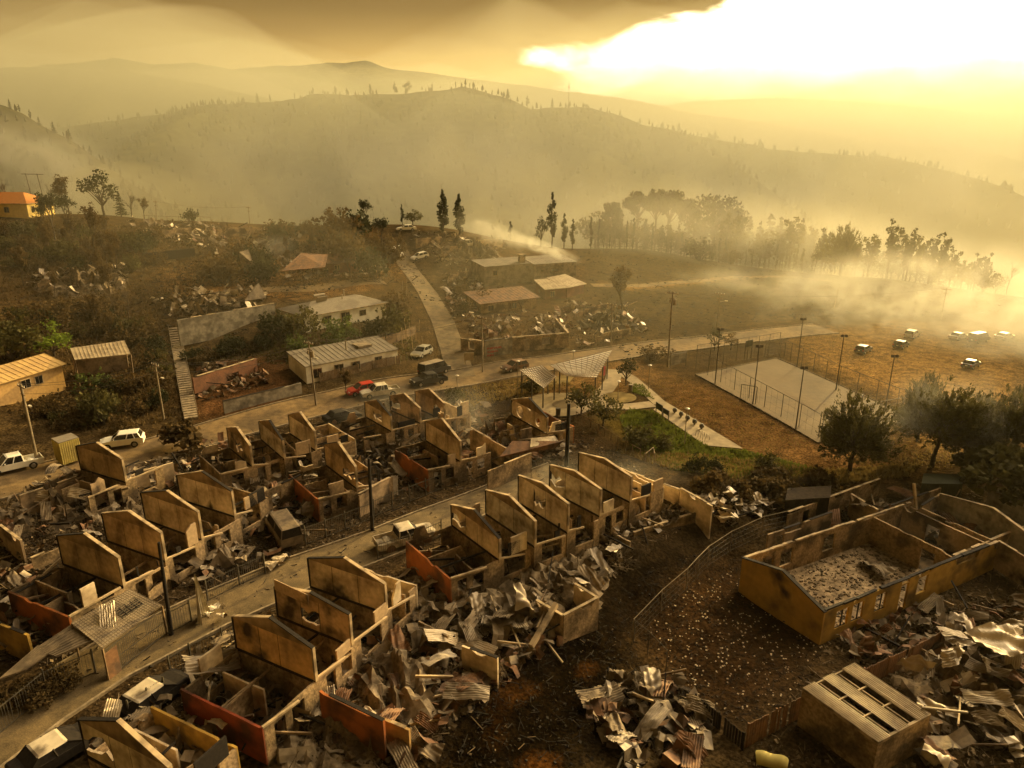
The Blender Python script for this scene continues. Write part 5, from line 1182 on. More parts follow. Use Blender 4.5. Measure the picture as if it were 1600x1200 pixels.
solo('notice_board', MB().box((0, 0, 1.3), (1.5, .08, 1.2), .2).box((-.6, 0, .4), (.08, .08, .8), .2).box((.6, .12, .4), (.08, .08, .8), .2), 'pale_zinc', 'pale peeling notice board at the street corner', 'notice board', G(733, 570))
# ------------------------------------------------------------------ park and court furniture
def canopy(label, pix, z):
    P = [Vector(at(q[0], q[1], z + q[2])) for q in pix]; o = Vector((P[0].x, P[0].y, 0)); t = thing('shade_canopy', label, 'canopy', o); Q = [p - o for p in P]; nu, nv = 14, 10
    def f(u, v): p = Q[0].lerp(Q[1], u).lerp(Q[3].lerp(Q[2], u), v); return p - Vector((0, 0, .5 * math.sin(u * math.pi) * math.sin(v * math.pi)))
    mb = MB().grid(f, nu, nv); ro = part('canopy_sheet', mb, 'tensile', t); rib = MB()
    for k in range(nu + 1):
        for j in range(nv): rib.beam(Vector(f(k / nu, j / nv)) + Vector((0, 0, .03)), Vector(f(k / nu, (j + 1) / nv)) + Vector((0, 0, .03)), .07, .05)
    for j in range(nv + 1):
        for k in range(nu): rib.beam(Vector(f(k / nu, j / nv)) + Vector((0, 0, .035)), Vector(f((k + 1) / nu, j / nv)) + Vector((0, 0, .035)), .05, .04)
    part('frame', rib, 'wood', t)
    for u, v in ((.06, .06), (.94, .06), (.94, .94), (.06, .94), (.5, .04), (.5, .96)): q = Vector(f(u, v)); part('post', MB().tube((q.x, q.y, -o.z - .1), q, .09, .09, 8), 'steel', t)
    return t
canopy('smaller white lattice shade canopy on dark posts beside the upper road', [(811,578,0), (850,607,-.3), (869,588,.2), (847,571,0)], 3.0)
canopy('larger white lattice shade canopy with a raised corner beside the upper road', [(859,571,0), (885,588,-.2), (932,590,.3), (957,547,.8)], 3.2)
for i, (b, t_, lb) in enumerate([((965,632),(967,597),'white lamp post beside the round flower bed in the park'), ((1013,609),(1016,572),'white lamp post beside the brick path below the dirt strip'), ((1069,697),(1073,639),'tall white lamp post at the edge of the concrete walk'), ((715,628),(716,588),'small white lamp post by the shrub above the pale gable'), ((809,620),(810,566),'white lamp post left of the smaller canopy'), ((895,585),(897,550),'white lamp post behind the larger canopy')]): lamp_post(b, t_, lb, group='park lamp posts')
for b, t_, lb in [((1245,574),(1254,502),'floodlight mast at the far corner of the court'), ((1306,610),(1319,528),'floodlight mast midway along the right side of the court'), ((1383,640),(1398,559),'floodlight mast at the right end of the court'), ((1243,672),(1256,577),'floodlight mast near the front corner of the court'), ((1176,633),(1186,544),'floodlight mast midway along the near side of the court'), ((1117,601),(1122,518),'floodlight mast at the left end of the court')]: lamp_post(b, t_, lb, True)
net_fence([(1087,577), (1278,686)], 3.0, 'tall mesh fence along the near side of the court', 3.6, 'steel', 1.0)
net_fence([(1087,575), (1150,564), (1216,553)], 3.6, 'tall mesh fence closing the left end of the court', 2.4, 'steel', .6)
net_fence([(1218,557), (1310,604), (1400,642), (1436,652)], 3.0, 'tall mesh fence along the far right side of the court', 3.4, 'steel', 1.0)
net_fence([(1282,688), (1350,668), (1434,652)], 3.0, 'tall mesh fence closing the near right end of the court', 2.6, 'steel', .6)
def goal(label, px, py, rz, name='goal_frame', w_=2.6, h_=2.1, board=False):
    p = G(px, py); t = thing(name, label, 'goal' if not board else 'backboard', p, rz)
    part('frame', MB().tube((-w_ / 2, 0, 0), (-w_ / 2, 0, h_), .05, .05, 6).tube((w_ / 2, 0, 0), (w_ / 2, 0, h_), .05, .05, 6).tube((-w_ / 2, 0, h_), (w_ / 2, 0, h_), .05, .05, 6), 'steel', t)
    n = MB()
    for k in range(9): x = -w_ / 2 + w_ * k / 8; n.tube((x, 0, h_), (x, .8, 0), .01, .01, 3)
    for k in range(5): n.tube((-w_ / 2, .8 * k / 5, h_ * (1 - k / 5)), (w_ / 2, .8 * k / 5, h_ * (1 - k / 5)), .01, .01, 3)
    part('net', n, 'wire', t); return t
goal('open gate frame in the near side fence of the court', 1168, 630, R(-35), 'gate_frame', 2.0, 2.4)
goal('dark goal frame at the right end of the court', 1340, 645, R(50)); goal('dark goal frame on the dirt behind the upper left of the court', 1210, 558, R(5), 'goal_frame', 3.2, 2.2)
def sign_board(label, a, b, h, m, name='sign_board', gap=.6):
    A, B = G(*a), G(*b); d = B - A; L = d.length; t = thing(name, label, 'sign board', A, math.atan2(d.y, d.x))
    part('panel', MB().bx(0, L, -.04, .04, gap, h), m, t); part('panel_frame', MB().bx(-.06, 0, -.05, .05, 0, h + .05).bx(L, L + .06, -.05, .05, 0, h + .05).bx(0, L, -.05, .05, h + .001, h + .06), 'steel', t); return t
sign_board('wide dark billboard with pale frame beside the tall transformer pole', (1047,577), (1071,572), 2.2, 'house_grey'); sign_board('green information board at the start of the concrete walk', (1025,645), (1034,651), 1.4, 'sign_dark'); sign_board('second green board beside the information board', (1036,652), (1044,657), 1.2, 'sign_dark')
sign_board('scoreboard panel hung on the fence at the left end of the court', (1163,562), (1173,560), 3.0, 'sign_dark', gap=2.0); sign_board('narrow red banner beside the larger canopy', (941,594), (945,592), 2.0, 'sign_red')
bol = None
for i, (x, y) in enumerate([(1054,646), (1064,652), (1074,658), (1085,664), (1096,671)]):
    p = G(x, y, .08); mb = MB(); n = 10
    mb.tube((0, 0, 0), (0, 0, .2), .1, .13, n).tube((0, 0, .2), (0, 0, .45), .26, .3, n).tube((0, 0, .45), (0, 0, .66), .3, .16, n)
    tag(link('bollard', mb.mesh('bollard', 'steel'), None, p), 'dark round bollard standing on the concrete walk', 'bollard', 'bollards on the concrete walk')
for i in range(5):
    p = G(1090 + i * 3.6, 682 + i * 2.3, .08); mb = MB(); pr = None
    for k in range(9): a = math.pi * k / 8; c = Vector((.45 * math.cos(a), 0, .1 + .75 * math.sin(a))); (mb.tube(pr, c, .03, .03, 5) if pr else None); pr = c
    solo('bike_rack', mb, 'pale_steel', 'thin metal bicycle hoop on the concrete walk', 'bicycle rack', p, R(40), 'bicycle hoops on the concrete walk')
for x, y, lb in ((872,650,'dark litter bin beside the round playground'), (985,612,'small pale post in the lawn by the brick path')): solo('litter_bin', MB().tube((0, 0, 0), (0, 0, .9), .28, .32, 10).tube((0, 0, .9), (0, 0, 1.0), .34, .3, 10), 'steel' if 'dark' in lb else 'pale_steel', lb, 'bin', G(x, y, .05))
def handrail(label, pix, h=1.0, group=None): return net_fence(pix, h, label, 1.6, 'wood', 0, group, True, 'handrail', .05)
handrail('wooden handrail stepping down beside the playground', [(900,655), (935,675), (965,695), (1000,715)]); handrail('short timber railing in the scrub below the lawn', [(1008,722), (1020,712), (1022,722)])
handrail('low rail fence between the upper road and the park verge', [(735,612), (800,600), (850,592)], .9)
bar_fence([(0,1148), (75,1085), (150,1052)], 1.7, 'rusty bar fence along the near street at the left edge'); bar_fence([(265,990), (300,972)], 1.7, 'short bar fence beyond the carport'); bar_fence([(325,940), (375,915), (415,897)], 1.7, 'bar fence beside the upright crumpled sheet')
bar_fence([(478,852), (540,828), (580,812)], 1.7, 'black bar fence beside the burnt van'); bar_fence([(585,808), (640,785), (690,765)], 1.7, 'black bar fence right of the charred pole')
bar_fence([(590,875), (640,860), (690,838)], 1.5, 'bar fence in front of the burnt pickup'); bar_fence([(268,1060), (300,1040), (350,1015), (375,1000)], 1.6, 'bar fence above the burnt car with white roof'); bar_fence([(205,1130), (235,1110), (260,1092)], 1.5, 'bar fence beside the burnt car with white roof')
bar_fence([(745,745), (790,730), (850,700)], 1.5, 'bar fence at the far end of the near street')
# ------------------------------------------------------------------ poles and wires
pole('p1', (59,724), (32,600), 'tall pale wooden utility pole beside the white pickup at left', r=.17, lamp=True); pole('p2', (256,655), (242,568), 'wooden utility pole among bushes left of the staircase', lamp=True); pole('p3', (494,634), (482,535), 'utility pole with a transformer in front of the white house', trafo=True, lamp=True)
pole('p4', (268,993), (246,836), 'half charred utility pole beside the carport', 'char', .15, arm=False, group='charred poles'); pole('p5', (582,830), (576,712), 'black charred utility pole in the middle of the near street', 'char', .17, arm=False, group='charred poles'); pole('p6', (885,728), (889,630), 'thick black charred pole below the park trees', 'char', .24, arm=False, group='charred poles')
pole('p7', (754,582), (753,497), 'utility pole at the corner of the side street', r=.12); pole('p8', (955,542), (956,476), 'dark utility pole in front of the burnt lots', r=.12); pole('p9', (1043,573), (1051,460), 'tall utility pole with a transformer beside the dark billboard', r=.16, trafo=True); pole('p10', (1120,510), (1125,459), 'utility pole with a wide crossarm in the smoky field', lamp=True, r=.12)
pole('p11', (1303,481), (1310,452), 'thin pole standing in the smoke on the burnt field', arm=False, r=.1); pole('p12', (1470,500), (1479,452), 'leaning pole on the burnt field at right', r=.12); pole('p13', (459,546), (459,497), 'slim greenish pole left of the grey roofed house', arm=False, r=.08); pole('p14', (245,347), (243,316), 'short pole on the hilltop skyline', arm=True, r=.09); pole('p15', (390,348), (388,323), 'short skyline pole right of the hilltop fence', r=.09); pole('p16', (629,470), (629,440), 'thin pole on the bank of the side street', arm=False, r=.07); pole('p17', (720,388), (721,358), 'thin pole among the ridge ruins', arm=False, r=.08); pole('p18', (635,468), (636,433), 'pale post beside the bend of the side street', arm=False, r=.06)
wire_run('p1', 'p2', 'overhead wire from the pickup pole to the bush pole'); wire_run('p2', 'p3', 'overhead wire from the bush pole to the transformer pole', 3, 1.0); wire_run('p3', 'p7', 'overhead wire from the transformer pole to the side street pole', 2); wire_run('p7', 'p9', 'overhead wire from the side street pole to the billboard pole', 2, 1.0); wire_run('p9', 'p10', 'overhead wire from the billboard pole into the smoke', 2); wire_run('p10', 'p12', 'overhead wire across the burnt field', 1, 1.2); wire_run('p14', 'p15', 'overhead wire along the hilltop skyline', 1, .8)
def gantry():
    a, b = G(30, 333), G(56, 332); t = thing('steel_gantry', 'tall thin H shaped gantry behind the yellow hilltop house', 'gantry', a); d = b - a; h = px_h(a, 58)
    part('post', MB().tube((0, 6, 0), (-.6, 6, h), .09, .07, 6), 'steel', t); part('post', MB().tube((d.x, 6, 0), (d.x - .6, 6, h), .09, .07, 6), 'steel', t); part('crossbar', MB().beam((-1.6, 6, h - .1), (d.x + .9, 6, h - .2), .1, .12), 'steel', t)
gantry()
net_fence([(285,494), (350,484), (425,469)], 1.3, 'thin wire fence along the top of the retaining wall', 2.0, 'wood', .5)
net_fence([(225,345), (280,347), (330,348)], 1.3, 'low wire fence along the hilltop skyline', 2.5, 'wood', 0)
net_fence([(470,356), (500,356), (520,356)], 1.8, 'broken rail fence on the skyline beside the leafless round tree', 2.0, 'wood', .6)
# ------------------------------------------------------------------ vehicles
car_px('suv', 'suv', 'white suv parked on the upper road behind the gable', 'car', (220,694), (164,701)); car_px('pickup', 'pickup_truck', 'white pickup truck at the left edge beside the pale pole', 'pickup truck', (55,728), (-12,743)); car_px('pickup', 'burnt_pickup', 'burnt out pale pickup truck on the near street behind a bar fence', 'pickup truck', (594,860), (674,838), 'burnt_paint', True)
car_px('hatch', 'hatchback', 'bright red hatchback parked beside a white pickup on the upper road', 'car', (584,612), (547,619), 'red_paint'); car_px('cabpickup', 'pickup_truck', 'white double cab pickup parked nose to the red hatchback', 'pickup truck', (617,616), (570,623), 'dusty_white'); car_px('sedan', 'burnt_car', 'dark burnt car with a pale scorched bonnet on the upper road', 'car', (517,661), (553,653), 'char', True, roof='char')
car_px('hatch', 'hatchback', 'silver car parked on the side street above the white house', 'car', (672,550), (646,562), 'silver_paint'); car_px('cabpickup', 'pickup_truck', 'black pickup with a loaded bed parked at the road junction', 'pickup truck', (690,598), (650,604), 'black_paint'); car_px('van', 'van', 'dark box van standing behind the black pickup at the junction', 'van', (668,588), (690,582), 'black_paint', False, None, 'zinc'); car_px('hatch', 'burnt_car', 'dull red car standing by the smaller canopy on the upper road', 'car', (824,575), (784,583), 'rust')
car_px('van', 'burnt_van', 'burnt out van with two empty rear windows in the rubble by the near street', 'van', (452,850), (437,828), 'ash_sheet', True); car_px('hatch', 'burnt_car', 'dark burnt car with an ash white roof beside the near street', 'car', (226,1112), (266,1082), 'char', True, None, 'burnt_paint'); car_px('sedan', 'burnt_car', 'burnt car with an ash white roof at the bottom edge beside the lowest gable', 'car', (70,1200), (122,1168), 'char', True, None, 'burnt_paint')
for lb, k, a, b, m in [('white car standing on top of the ridge rubble', 'sedan', (652,361), (618,362), 'white_paint'), ('white car facing down the side street at the ridge', 'hatch', (618,391), (624,402), 'white_paint'), ('white hatchback beside the burnt ridge lots', 'hatch', (668,402), (644,408), 'white_paint'), ('pale small truck among the ridge ruins', 'pickup', (722,388), (740,385), 'dusty_white')]: car_px(k, 'parked_car', lb, 'car', a, b, m, group='cars on the ridge')
for lb, k, a, b, m in [('dark car nearest the court in the smoky field', 'hatch', (1337,556), (1360,546), 'black_paint'), ('dark suv with a bright roof edge in the smoky field', 'hatch', (1394,549), (1420,538), 'black_paint'), ('pale van behind the dark suv in the smoky field', 'suv', (1414,533), (1434,523), 'dusty_white'), ('dark car standing alone in the grass at right of the smoky field', 'sedan', (1504,580), (1528,569), 'black_paint'), ('pale roofed car deep in the smoke', 'sedan', (1490,532), (1504,529), 'silver_paint'), ('dark van fading in the smoke', 'van', (1518,537), (1538,533), 'black_paint'), ('car barely visible in the smoke at the right edge', 'sedan', (1560,532), (1578,529), 'silver_paint')]: car_px(k, 'parked_car', lb, 'car', a, b, m, group='cars in the smoky field').scale = (.88, .88, .88)
#'silver_paint' if lb.startswith('pale') else None)
# ------------------------------------------------------------------ loose debris
HGT = []
def pick(pl, r):
    xs = [p[0] for p in pl]; ys = [p[1] for p in pl]
    while True:
        x, y = r.uniform(min(xs), max(xs)), r.uniform(min(ys), max(ys))
        if in_poly(x, y, pl): return x, y
def strew(pix, n, mats, where, zmax=.7, nb=0, sc=1.0, nr=900, rm='rubble', seed=0, rmax=.45, nf=70, far_=False):
    r = random.Random(where); pl = [tuple(G(*q))[:2] for q in pix]; W = {'zinc': 'grey', 'rust': 'rusty brown', 'ash_sheet': 'ash coloured', 'pale_zinc': 'pale'}
    for m in sorted(set(mats)):
        mb = MB()
        for i in range((nf + (n * 2 if far_ else 0)) // len(set(mats))):
            x, y = pick(pl, r); folded(mb, onz(x, y, .12 + zmax * .8 * r.random()), r.uniform(.5, 1.5) * sc, r)
        kind('metal_scraps', mb, m, 'stuff')
    for i in range(0 if far_ else n):
        x, y = pick(pl, r); m = r.choice(mats); g = f'{W[m]} sheets {where}'
        sheet(onz(x, y, .15 + zmax * r.random()), m, None, f'bent {W[m]} roof sheet lying {where}', g, sc * r.uniform(.6, 1.0))
    for i in range(nb):
        x, y = pick(pl, r); beam_at(onz(x, y, .2 + r.random() * zmax), r.uniform(1.6, 3.6), r.uniform(0, 6.28), r.gauss(.12, .25), r.choice(('char', 'wood', 'edge')), r.uniform(.07, .13), f'fallen timber beam {where}', f'beams {where}')
    if nr:
        mb = MB()
        for i in range(nr):
            x, y = pick(pl, r); s = .09 + (rmax - .09) * r.random() ** 2.2; z = tz(x, y) + zmax * .6 * r.random() ** 2; q = r.random()
            d = (s, s * r.uniform(.4, 1), s * r.uniform(.06, .2)) if q < .5 else ((s * r.uniform(1.5, 5), s * .16, s * .12) if q < .78 else (s * .7, s * .6, s * .5))
            mb.box((x, y, z + .04), d, r.uniform(0, 3.1), r.gauss(0, .5), r.gauss(0, .5))
        kind('rubble', mb, rm, 'stuff')
ZR = ('zinc', 'ash_sheet', 'ash_sheet', 'rust')
strew([(0,800),(60,760),(120,740),(210,745),(215,800),(150,850),(60,880),(0,890)], 24, ZR, 'behind the four gables', 1.2, 10, nr=1500)
strew([(200,740),(290,715),(345,730),(350,770),(240,760)], 9, ZR, 'below the white suv', .9, 5, nr=600)
strew([(310,700),(400,690),(480,690),(500,740),(470,800),(370,800),(330,760)], 18, ZR, 'in the yards below the grey gables', .9, 8, nr=1100)
strew([(500,680),(600,660),(650,690),(640,770),(560,780)], 16, ZR, 'in the yards around the tall tan gable', 1.0, 7, nr=1000)
strew([(640,640),(760,640),(800,690),(740,740),(660,770)], 14, ('rust', 'ash_sheet', 'zinc'), 'in the yards below the junction', .9, 7, nr=900)
strew([(760,680),(880,680),(900,710),(800,740)], 7, ('rust', 'zinc'), 'below the bright orange wall', .7, 4, nr=500)
strew([(300,860),(380,800),(500,780),(480,840),(400,890),(320,920)], 14, ZR, 'along the fence above the near street', .5, 8, nr=900, rm='dark_rubble')
strew([(610,905),(700,890),(790,960),(870,900),(960,870),(1000,880),(900,930),(840,950),(850,1000),(720,1000),(640,950)], 30, ('ash_sheet', 'ash_sheet', 'zinc'), 'in the ash heaps right of the near row', .7, 6, 1.15, nr=2200, rm='ash')
strew([(700,830),(860,850),(1000,800),(1080,780),(1060,820),(900,880),(760,880)], 12, ('ash_sheet', 'zinc'), 'inside the row of five', .6, 6, nr=900)
strew([(560,1020),(660,960),(740,1000),(760,1060),(700,1150),(600,1200),(450,1200),(480,1100)], 26, ('ash_sheet', 'rust', 'zinc'), 'in the rubble below the near row', .8, 9, 1.1, nr=2200)
strew([(0,890),(100,900),(140,960),(60,1010),(0,1040)], 14, ZR, 'beside the orange end wall at left', .8, 6, nr=700)
strew([(290,1050),(350,1010),(430,1060),(460,1130),(330,1090)], 8, ('zinc', 'ash_sheet'), 'inside the dark red end wall', .8, 4, nr=500)
strew([(150,1140),(240,1100),(350,1150),(330,1220),(200,1200)], 7, ('ash_sheet', 'pale_zinc'), 'inside the lowest gable house', 1.2, 3, nr=400)
strew([(960,1050),(1060,1060),(1100,1120),(1090,1190),(980,1200),(920,1120)], 20, ('ash_sheet', 'ash_sheet', 'rust', 'zinc'), 'on the heap beside the dirt yard', .6, 4, 1.25, nr=500, rm='dark_rubble')
strew([(1440,980),(1600,930),(1640,1200),(1440,1210),(1430,1100)], 34, ('ash_sheet', 'zinc', 'pale_zinc', 'rust'), 'in the big heap right of the tin shed', .9, 8, 1.3, nr=1200)
strew([(1300,1000),(1480,930),(1490,990),(1360,1050)], 8, ('rust', 'ash_sheet'), 'below the yellow building', .4, 6, nr=500)
strew([(1240,810),(1440,770),(1600,830),(1600,900),(1490,880),(1420,820),(1300,840)], 10, ('ash_sheet', 'rust'), 'in the dark rooms behind the yellow building', .8, 8, 1.3, nr=900, rm='dark_rubble')
strew([(1090,780),(1200,775),(1210,800),(1130,830)], 6, ('zinc', 'pale_zinc'), 'below the burnt shrubs', .6, 3, nr=400)
strew([(40,432),(200,420),(190,458),(60,462)], 12, ('ash_sheet', 'pale_zinc', 'zinc'), 'in the ruin on the wooded slope', .8, 4, 1.3, nr=700, far_=True)
strew([(235,470),(330,458),(420,455),(415,485),(280,498)], 9, ('ash_sheet', 'pale_zinc'), 'on the terrace above the retaining wall', .9, 4, 1.4, nr=500, far_=True)
strew([(200,345),(340,352),(350,390),(230,385)], 8, ('ash_sheet', 'pale_zinc'), 'in the hilltop rubble', .8, 3, 1.4, nr=500, far_=True)
strew([(640,362),(720,368),(800,382),(760,430),(690,420),(650,395)], 18, ('ash_sheet', 'pale_zinc', 'zinc'), 'in the ridge rubble', .8, 6, 1.4, nr=1200, far_=True)
strew([(725,500),(880,495),(885,530),(740,545)], 10, ('ash_sheet', 'pale_zinc', 'rust'), 'on the gutted corner building', 2.2, 5, 1.3, nr=700, far_=True)
strew([(880,470),(980,480),(1010,520),(900,550),(880,510)], 8, ('ash_sheet', 'pale_zinc', 'rust'), 'in the burnt lots by the upper road', .5, 6, 1.3, nr=900, rm='dark_rubble', far_=True)
strew([(400,360),(560,360),(520,400),(420,400)], 4, ('ash_sheet',), 'on the hilltop left of the ridge trees', .5, 3, 1.3, nr=500, rm='dark_rubble', far_=True)
strew([(590,1200),(720,1085),(850,985),(880,990),(800,1050),(700,1140),(630,1215)], 7, ('ash_sheet', 'rust'), 'along the foot path above the black bank', .4, 7, nr=1100)
strew([(300,350),(430,358),(425,398),(320,402)], 5, ('ash_sheet', 'pale_zinc', 'rust'), 'on the hilltop above the burnt bushes', .7, 5, 1.3, nr=800, rm='rubble', far_=True)
strew([(440,402),(600,402),(610,438),(450,440)], 5, ('ash_sheet', 'zinc', 'rust'), 'around the collapsed brown roof', .7, 5, 1.3, nr=800, rm='rubble', far_=True)
strew([(690,425),(760,430),(745,490),(705,500)], 5, ('ash_sheet', 'zinc', 'rust'), 'right of the uphill street', .6, 4, 1.3, nr=600, rm='dark_rubble', far_=True)
strew([(300,575),(400,560),(420,600),(310,630)], 2, ('ash_sheet', 'rust'), 'on the dirt pad below the retaining wall', .3, 2, 1.0, nr=400, rm='rubble', far_=True)
# small litter over all the bare ground of the estate, and clods on the black bank and the slope
def litter(pix, n, m, seed, s0=.05, s1=.28, tw=.4):
    r = random.Random(seed); pl = [tuple(G(*q))[:2] for q in pix]; mb = MB()
    for i in range(n):
        x, y = pick(pl, r); s = s0 + (s1 - s0) * r.random() ** 3; z = tz(x, y)
        if r.random() < tw: mb.box((x, y, z + .05), (s * r.uniform(2, 6), s * .2, s * .2), r.uniform(0, 3.1), r.gauss(0, .25), 0)
        else: mb.box((x, y, z + .02), (s, s * r.uniform(.6, 1), s * r.uniform(.3, .7)), r.uniform(0, 3.1), r.gauss(0, .4), r.gauss(0, .4))
    kind('litter', mb, m, 'stuff')
EST = [(0,1040),(0,770),(300,700),(520,640),(720,600),(880,650),(1060,770),(1150,790),(980,868),(815,958),(600,1170),(300,1200)]
litter(EST, 9000, 'rubble', 1); litter(EST, 4000, 'ash', 2, .05, .25); litter(EST, 2500, 'char', 3, .05, .3, .7)
BK = [(640,1200),(840,985),(1020,885),(1200,805),(1100,885),(990,975),(1000,1050),(940,1200)]
litter(BK, 1500, 'char', 4, .04, .2, .6); litter(BK, 120, 'rubble', 6, .04, .2, .6)
litter([(985,975),(1100,880),(1180,860),(1290,1010),(1250,1090),(1160,1140),(1080,1090)], 2600, 'dark_rubble', 7, .04, .16, .5)
litter([(1160,920),(1240,800),(1600,760),(1600,1200),(1150,1200),(1290,1020)], 4500, 'rubble', 8, .05, .35, .4)
litter([(0,470),(300,400),(640,360),(700,480),(560,440),(300,560),(200,640),(0,640)], 3500, 'dark_rubble', 9, .1, .6, .6)
litter([(900,390),(1200,420),(1580,465),(1560,490),(1200,500),(980,560),(900,470)], 5000, 'char', 10, .1, .6, .5)
# mounds the debris lies on
for px, py, rx, hh, m in [(80,800,5,.9,'rubble'), (200,800,3,.6,'rubble'), (420,740,4,.8,'rubble'), (600,720,4,.8,'dark_rubble'), (700,690,4,.7,'rubble'), (860,890,5,.7,'ash'), (720,960,4,.6,'ash'), (620,1080,4,.9,'ash'), (520,1150,3.5,.7,'ash'), (1040,1110,3.2,.7,'dark_rubble'), (1540,1080,6,1.0,'rubble'), (740,395,7,1.6,'rubble'), (130,440,8,1.2,'rubble'), (950,505,6,.9,'dark_rubble'), (60,960,3,.7,'rubble')]: heap('rubble_heap', px, py, rx, hh, m, px)
# single pieces one notices
def cone_sheet():
    p = G(318, 968); mb = MB(); nz = hrand(77)
    def f(u, v): a = -1.7 + 3.4 * u; r0 = .12 + .62 * (1 - v) ** 1.1; return (r0 * math.sin(a) + .03 * math.sin(u * 60) - .5 * v, -.15 + r0 * math.cos(a) * .6 + .03 * math.sin(u * 60), 3.6 * v + .15 * nz(u * 3, v * 3) + .06)
    mb.grid(f, 40, 14); mb.grid(lambda u, v: (.2 + 1.3 * u, -.3 + .8 * v - .5 * u, .12 + .25 * nz(u * 4, v * 4) + .04 * math.sin(v * 40)), 10, 24)
    solo('upright_sheet', mb, 'dusty_white', 'tall crumpled corrugated sheet standing upright at the roadside', 'roof sheet', p, R(92), smooth=True)
cone_sheet()
sheet(G(349, 972, .25), 'pale_zinc', 2, 'small bright scrap of sheet on the street beside the upright sheet', None, .5)
for x, y, rz in ((430,888,1.0), (442,880,1.05)): sheet(G(x, y, .2), 'pale_zinc', 5, 'long bright sunlit sheet lying on the near street', 'bright sheets on the near street', .9, (.1, -.15), rz)
sheet(G(70, 800, 1.6), 'pale_zinc', 4, 'bright rag like sheet hanging over the rubble at left', None, 1.0, (1.2, .2), .6)
sheet(G(130, 795, 1.3), 'pale_zinc', 1, 'yellow lit corrugated sheet tilted in the rubble at left', None, .9, (.7, .2), .2)
sheet(Vector(at(170, 965, 2.7)), 'pale_zinc', 3, 'bent corrugated sheet thrown on the carport roof', None, .9, (.1, .25), -1.1)
sheet(Vector(at(690, 1000, 1.0)), 'pale_zinc', 6, 'brightly lit torn sheet on the rubble below the orange red wall', None, 1.0, (.3, .4), .5); sheet(Vector(at(740, 960, .8)), 'ash_sheet', 7, 'curled upright strip of sheet beside the orange red wall', None, 1.3, (1.2, .1), 1.2)
sheet(Vector(at(805, 958, .5)), 'zinc', 2, 'wide grey torn sheet draped on the ash heap', None, 1.7, (.3, .3), .4); sheet(Vector(at(1430, 1040, .2)), 'pale_zinc', 8, 'long pale sheet bent down the fence behind the tin shed', None, 1.6, (.2, .9), 1.3); sheet(Vector(at(1480, 1020, .1)), 'pale_zinc', 9, 'upright pale sheet standing at the heap behind the fence', None, 1.4, (1.25, 0), .1)
sheet(Vector(at(1560, 1010, .3)), 'pale_zinc', 11, 'largest flat pale sheet on the heap at the right edge', None, 2.2, (.35, .1), .3); sheet(Vector(at(325, 1040, 2.2)), 'zinc', 10, 'grey sheet leaning against the orange scorched gable', None, 1.5, (.5, .6), .9)
sheet(Vector(at(1370, 890, -1.9)), 'ash_sheet', 11, 'pale fallen panel on the ash floor of the yellow building', None, 1.3, (.05, .05), 1.9)
beam_at(Vector(at(830, 1010, .1)), 3.4, R(55), .45, 'edge', .3, 'pale split plank jutting up over the black bank'); beam_at(Vector(at(1432, 800, -.2)), 2.6, R(100), 1.2, 'edge', .18, 'bright upright splinter of wood behind the yellow building')
solo('hanging_board', xf(MB().box((0, 0, 0), (2.9, .06, .75), 0, .05), Vector(at(455, 925, 4.9)), R(-30)), 'plaster_soot', 'wide dark board hanging off the middle gable of the near row', 'board')
mb = MB(); mb.grid(lambda u, v: (.9 * (u - .5) * 2 * (1 - .12 * abs(2 * v - 1)), .45 * math.cos(v * math.pi), .55 * math.sin(v * math.pi) * (1 - .25 * abs(2 * u - 1) ** 3) + .05 * math.sin(u * 9)), 14, 12); solo('rolled_tarp', mb, 'box_yellow', 'yellow rolled tarpaulin bundle at the bottom edge left of the tin shed', 'bundle', G(1205, 1190, -.05), R(-18), smooth=True)
mb = MB(); r_ = random.Random(11); pl_ = [tuple(G(*q))[:2] for q in ((1010,975),(1150,880),(1285,1010),(1240,1090),(1160,1130),(1060,1070))]
for i in range(420): x, y = pick(pl_, r_); s = r_.uniform(.04, .13); mb.box((x, y, tz(x, y) + .03), (s, s * .7, s * .4), r_.uniform(0, 3))
kind('scattered_shards', mb, 'plaster', 'stuff')
m_, D_, L1_, L_, E_ = BR; mb = MB()
for i in range(1500): s = .04 + .25 * r_.random() ** 2.5; c = m_ @ Vector((r_.uniform(.3, D_ - .3), r_.uniform(.3, L1_ - .3), .13)); mb.box(c, (s, s * .7, s * .3), r_.uniform(0, 3), r_.gauss(0, .3))
kind('ash_rubble', mb, 'rubble', 'stuff')
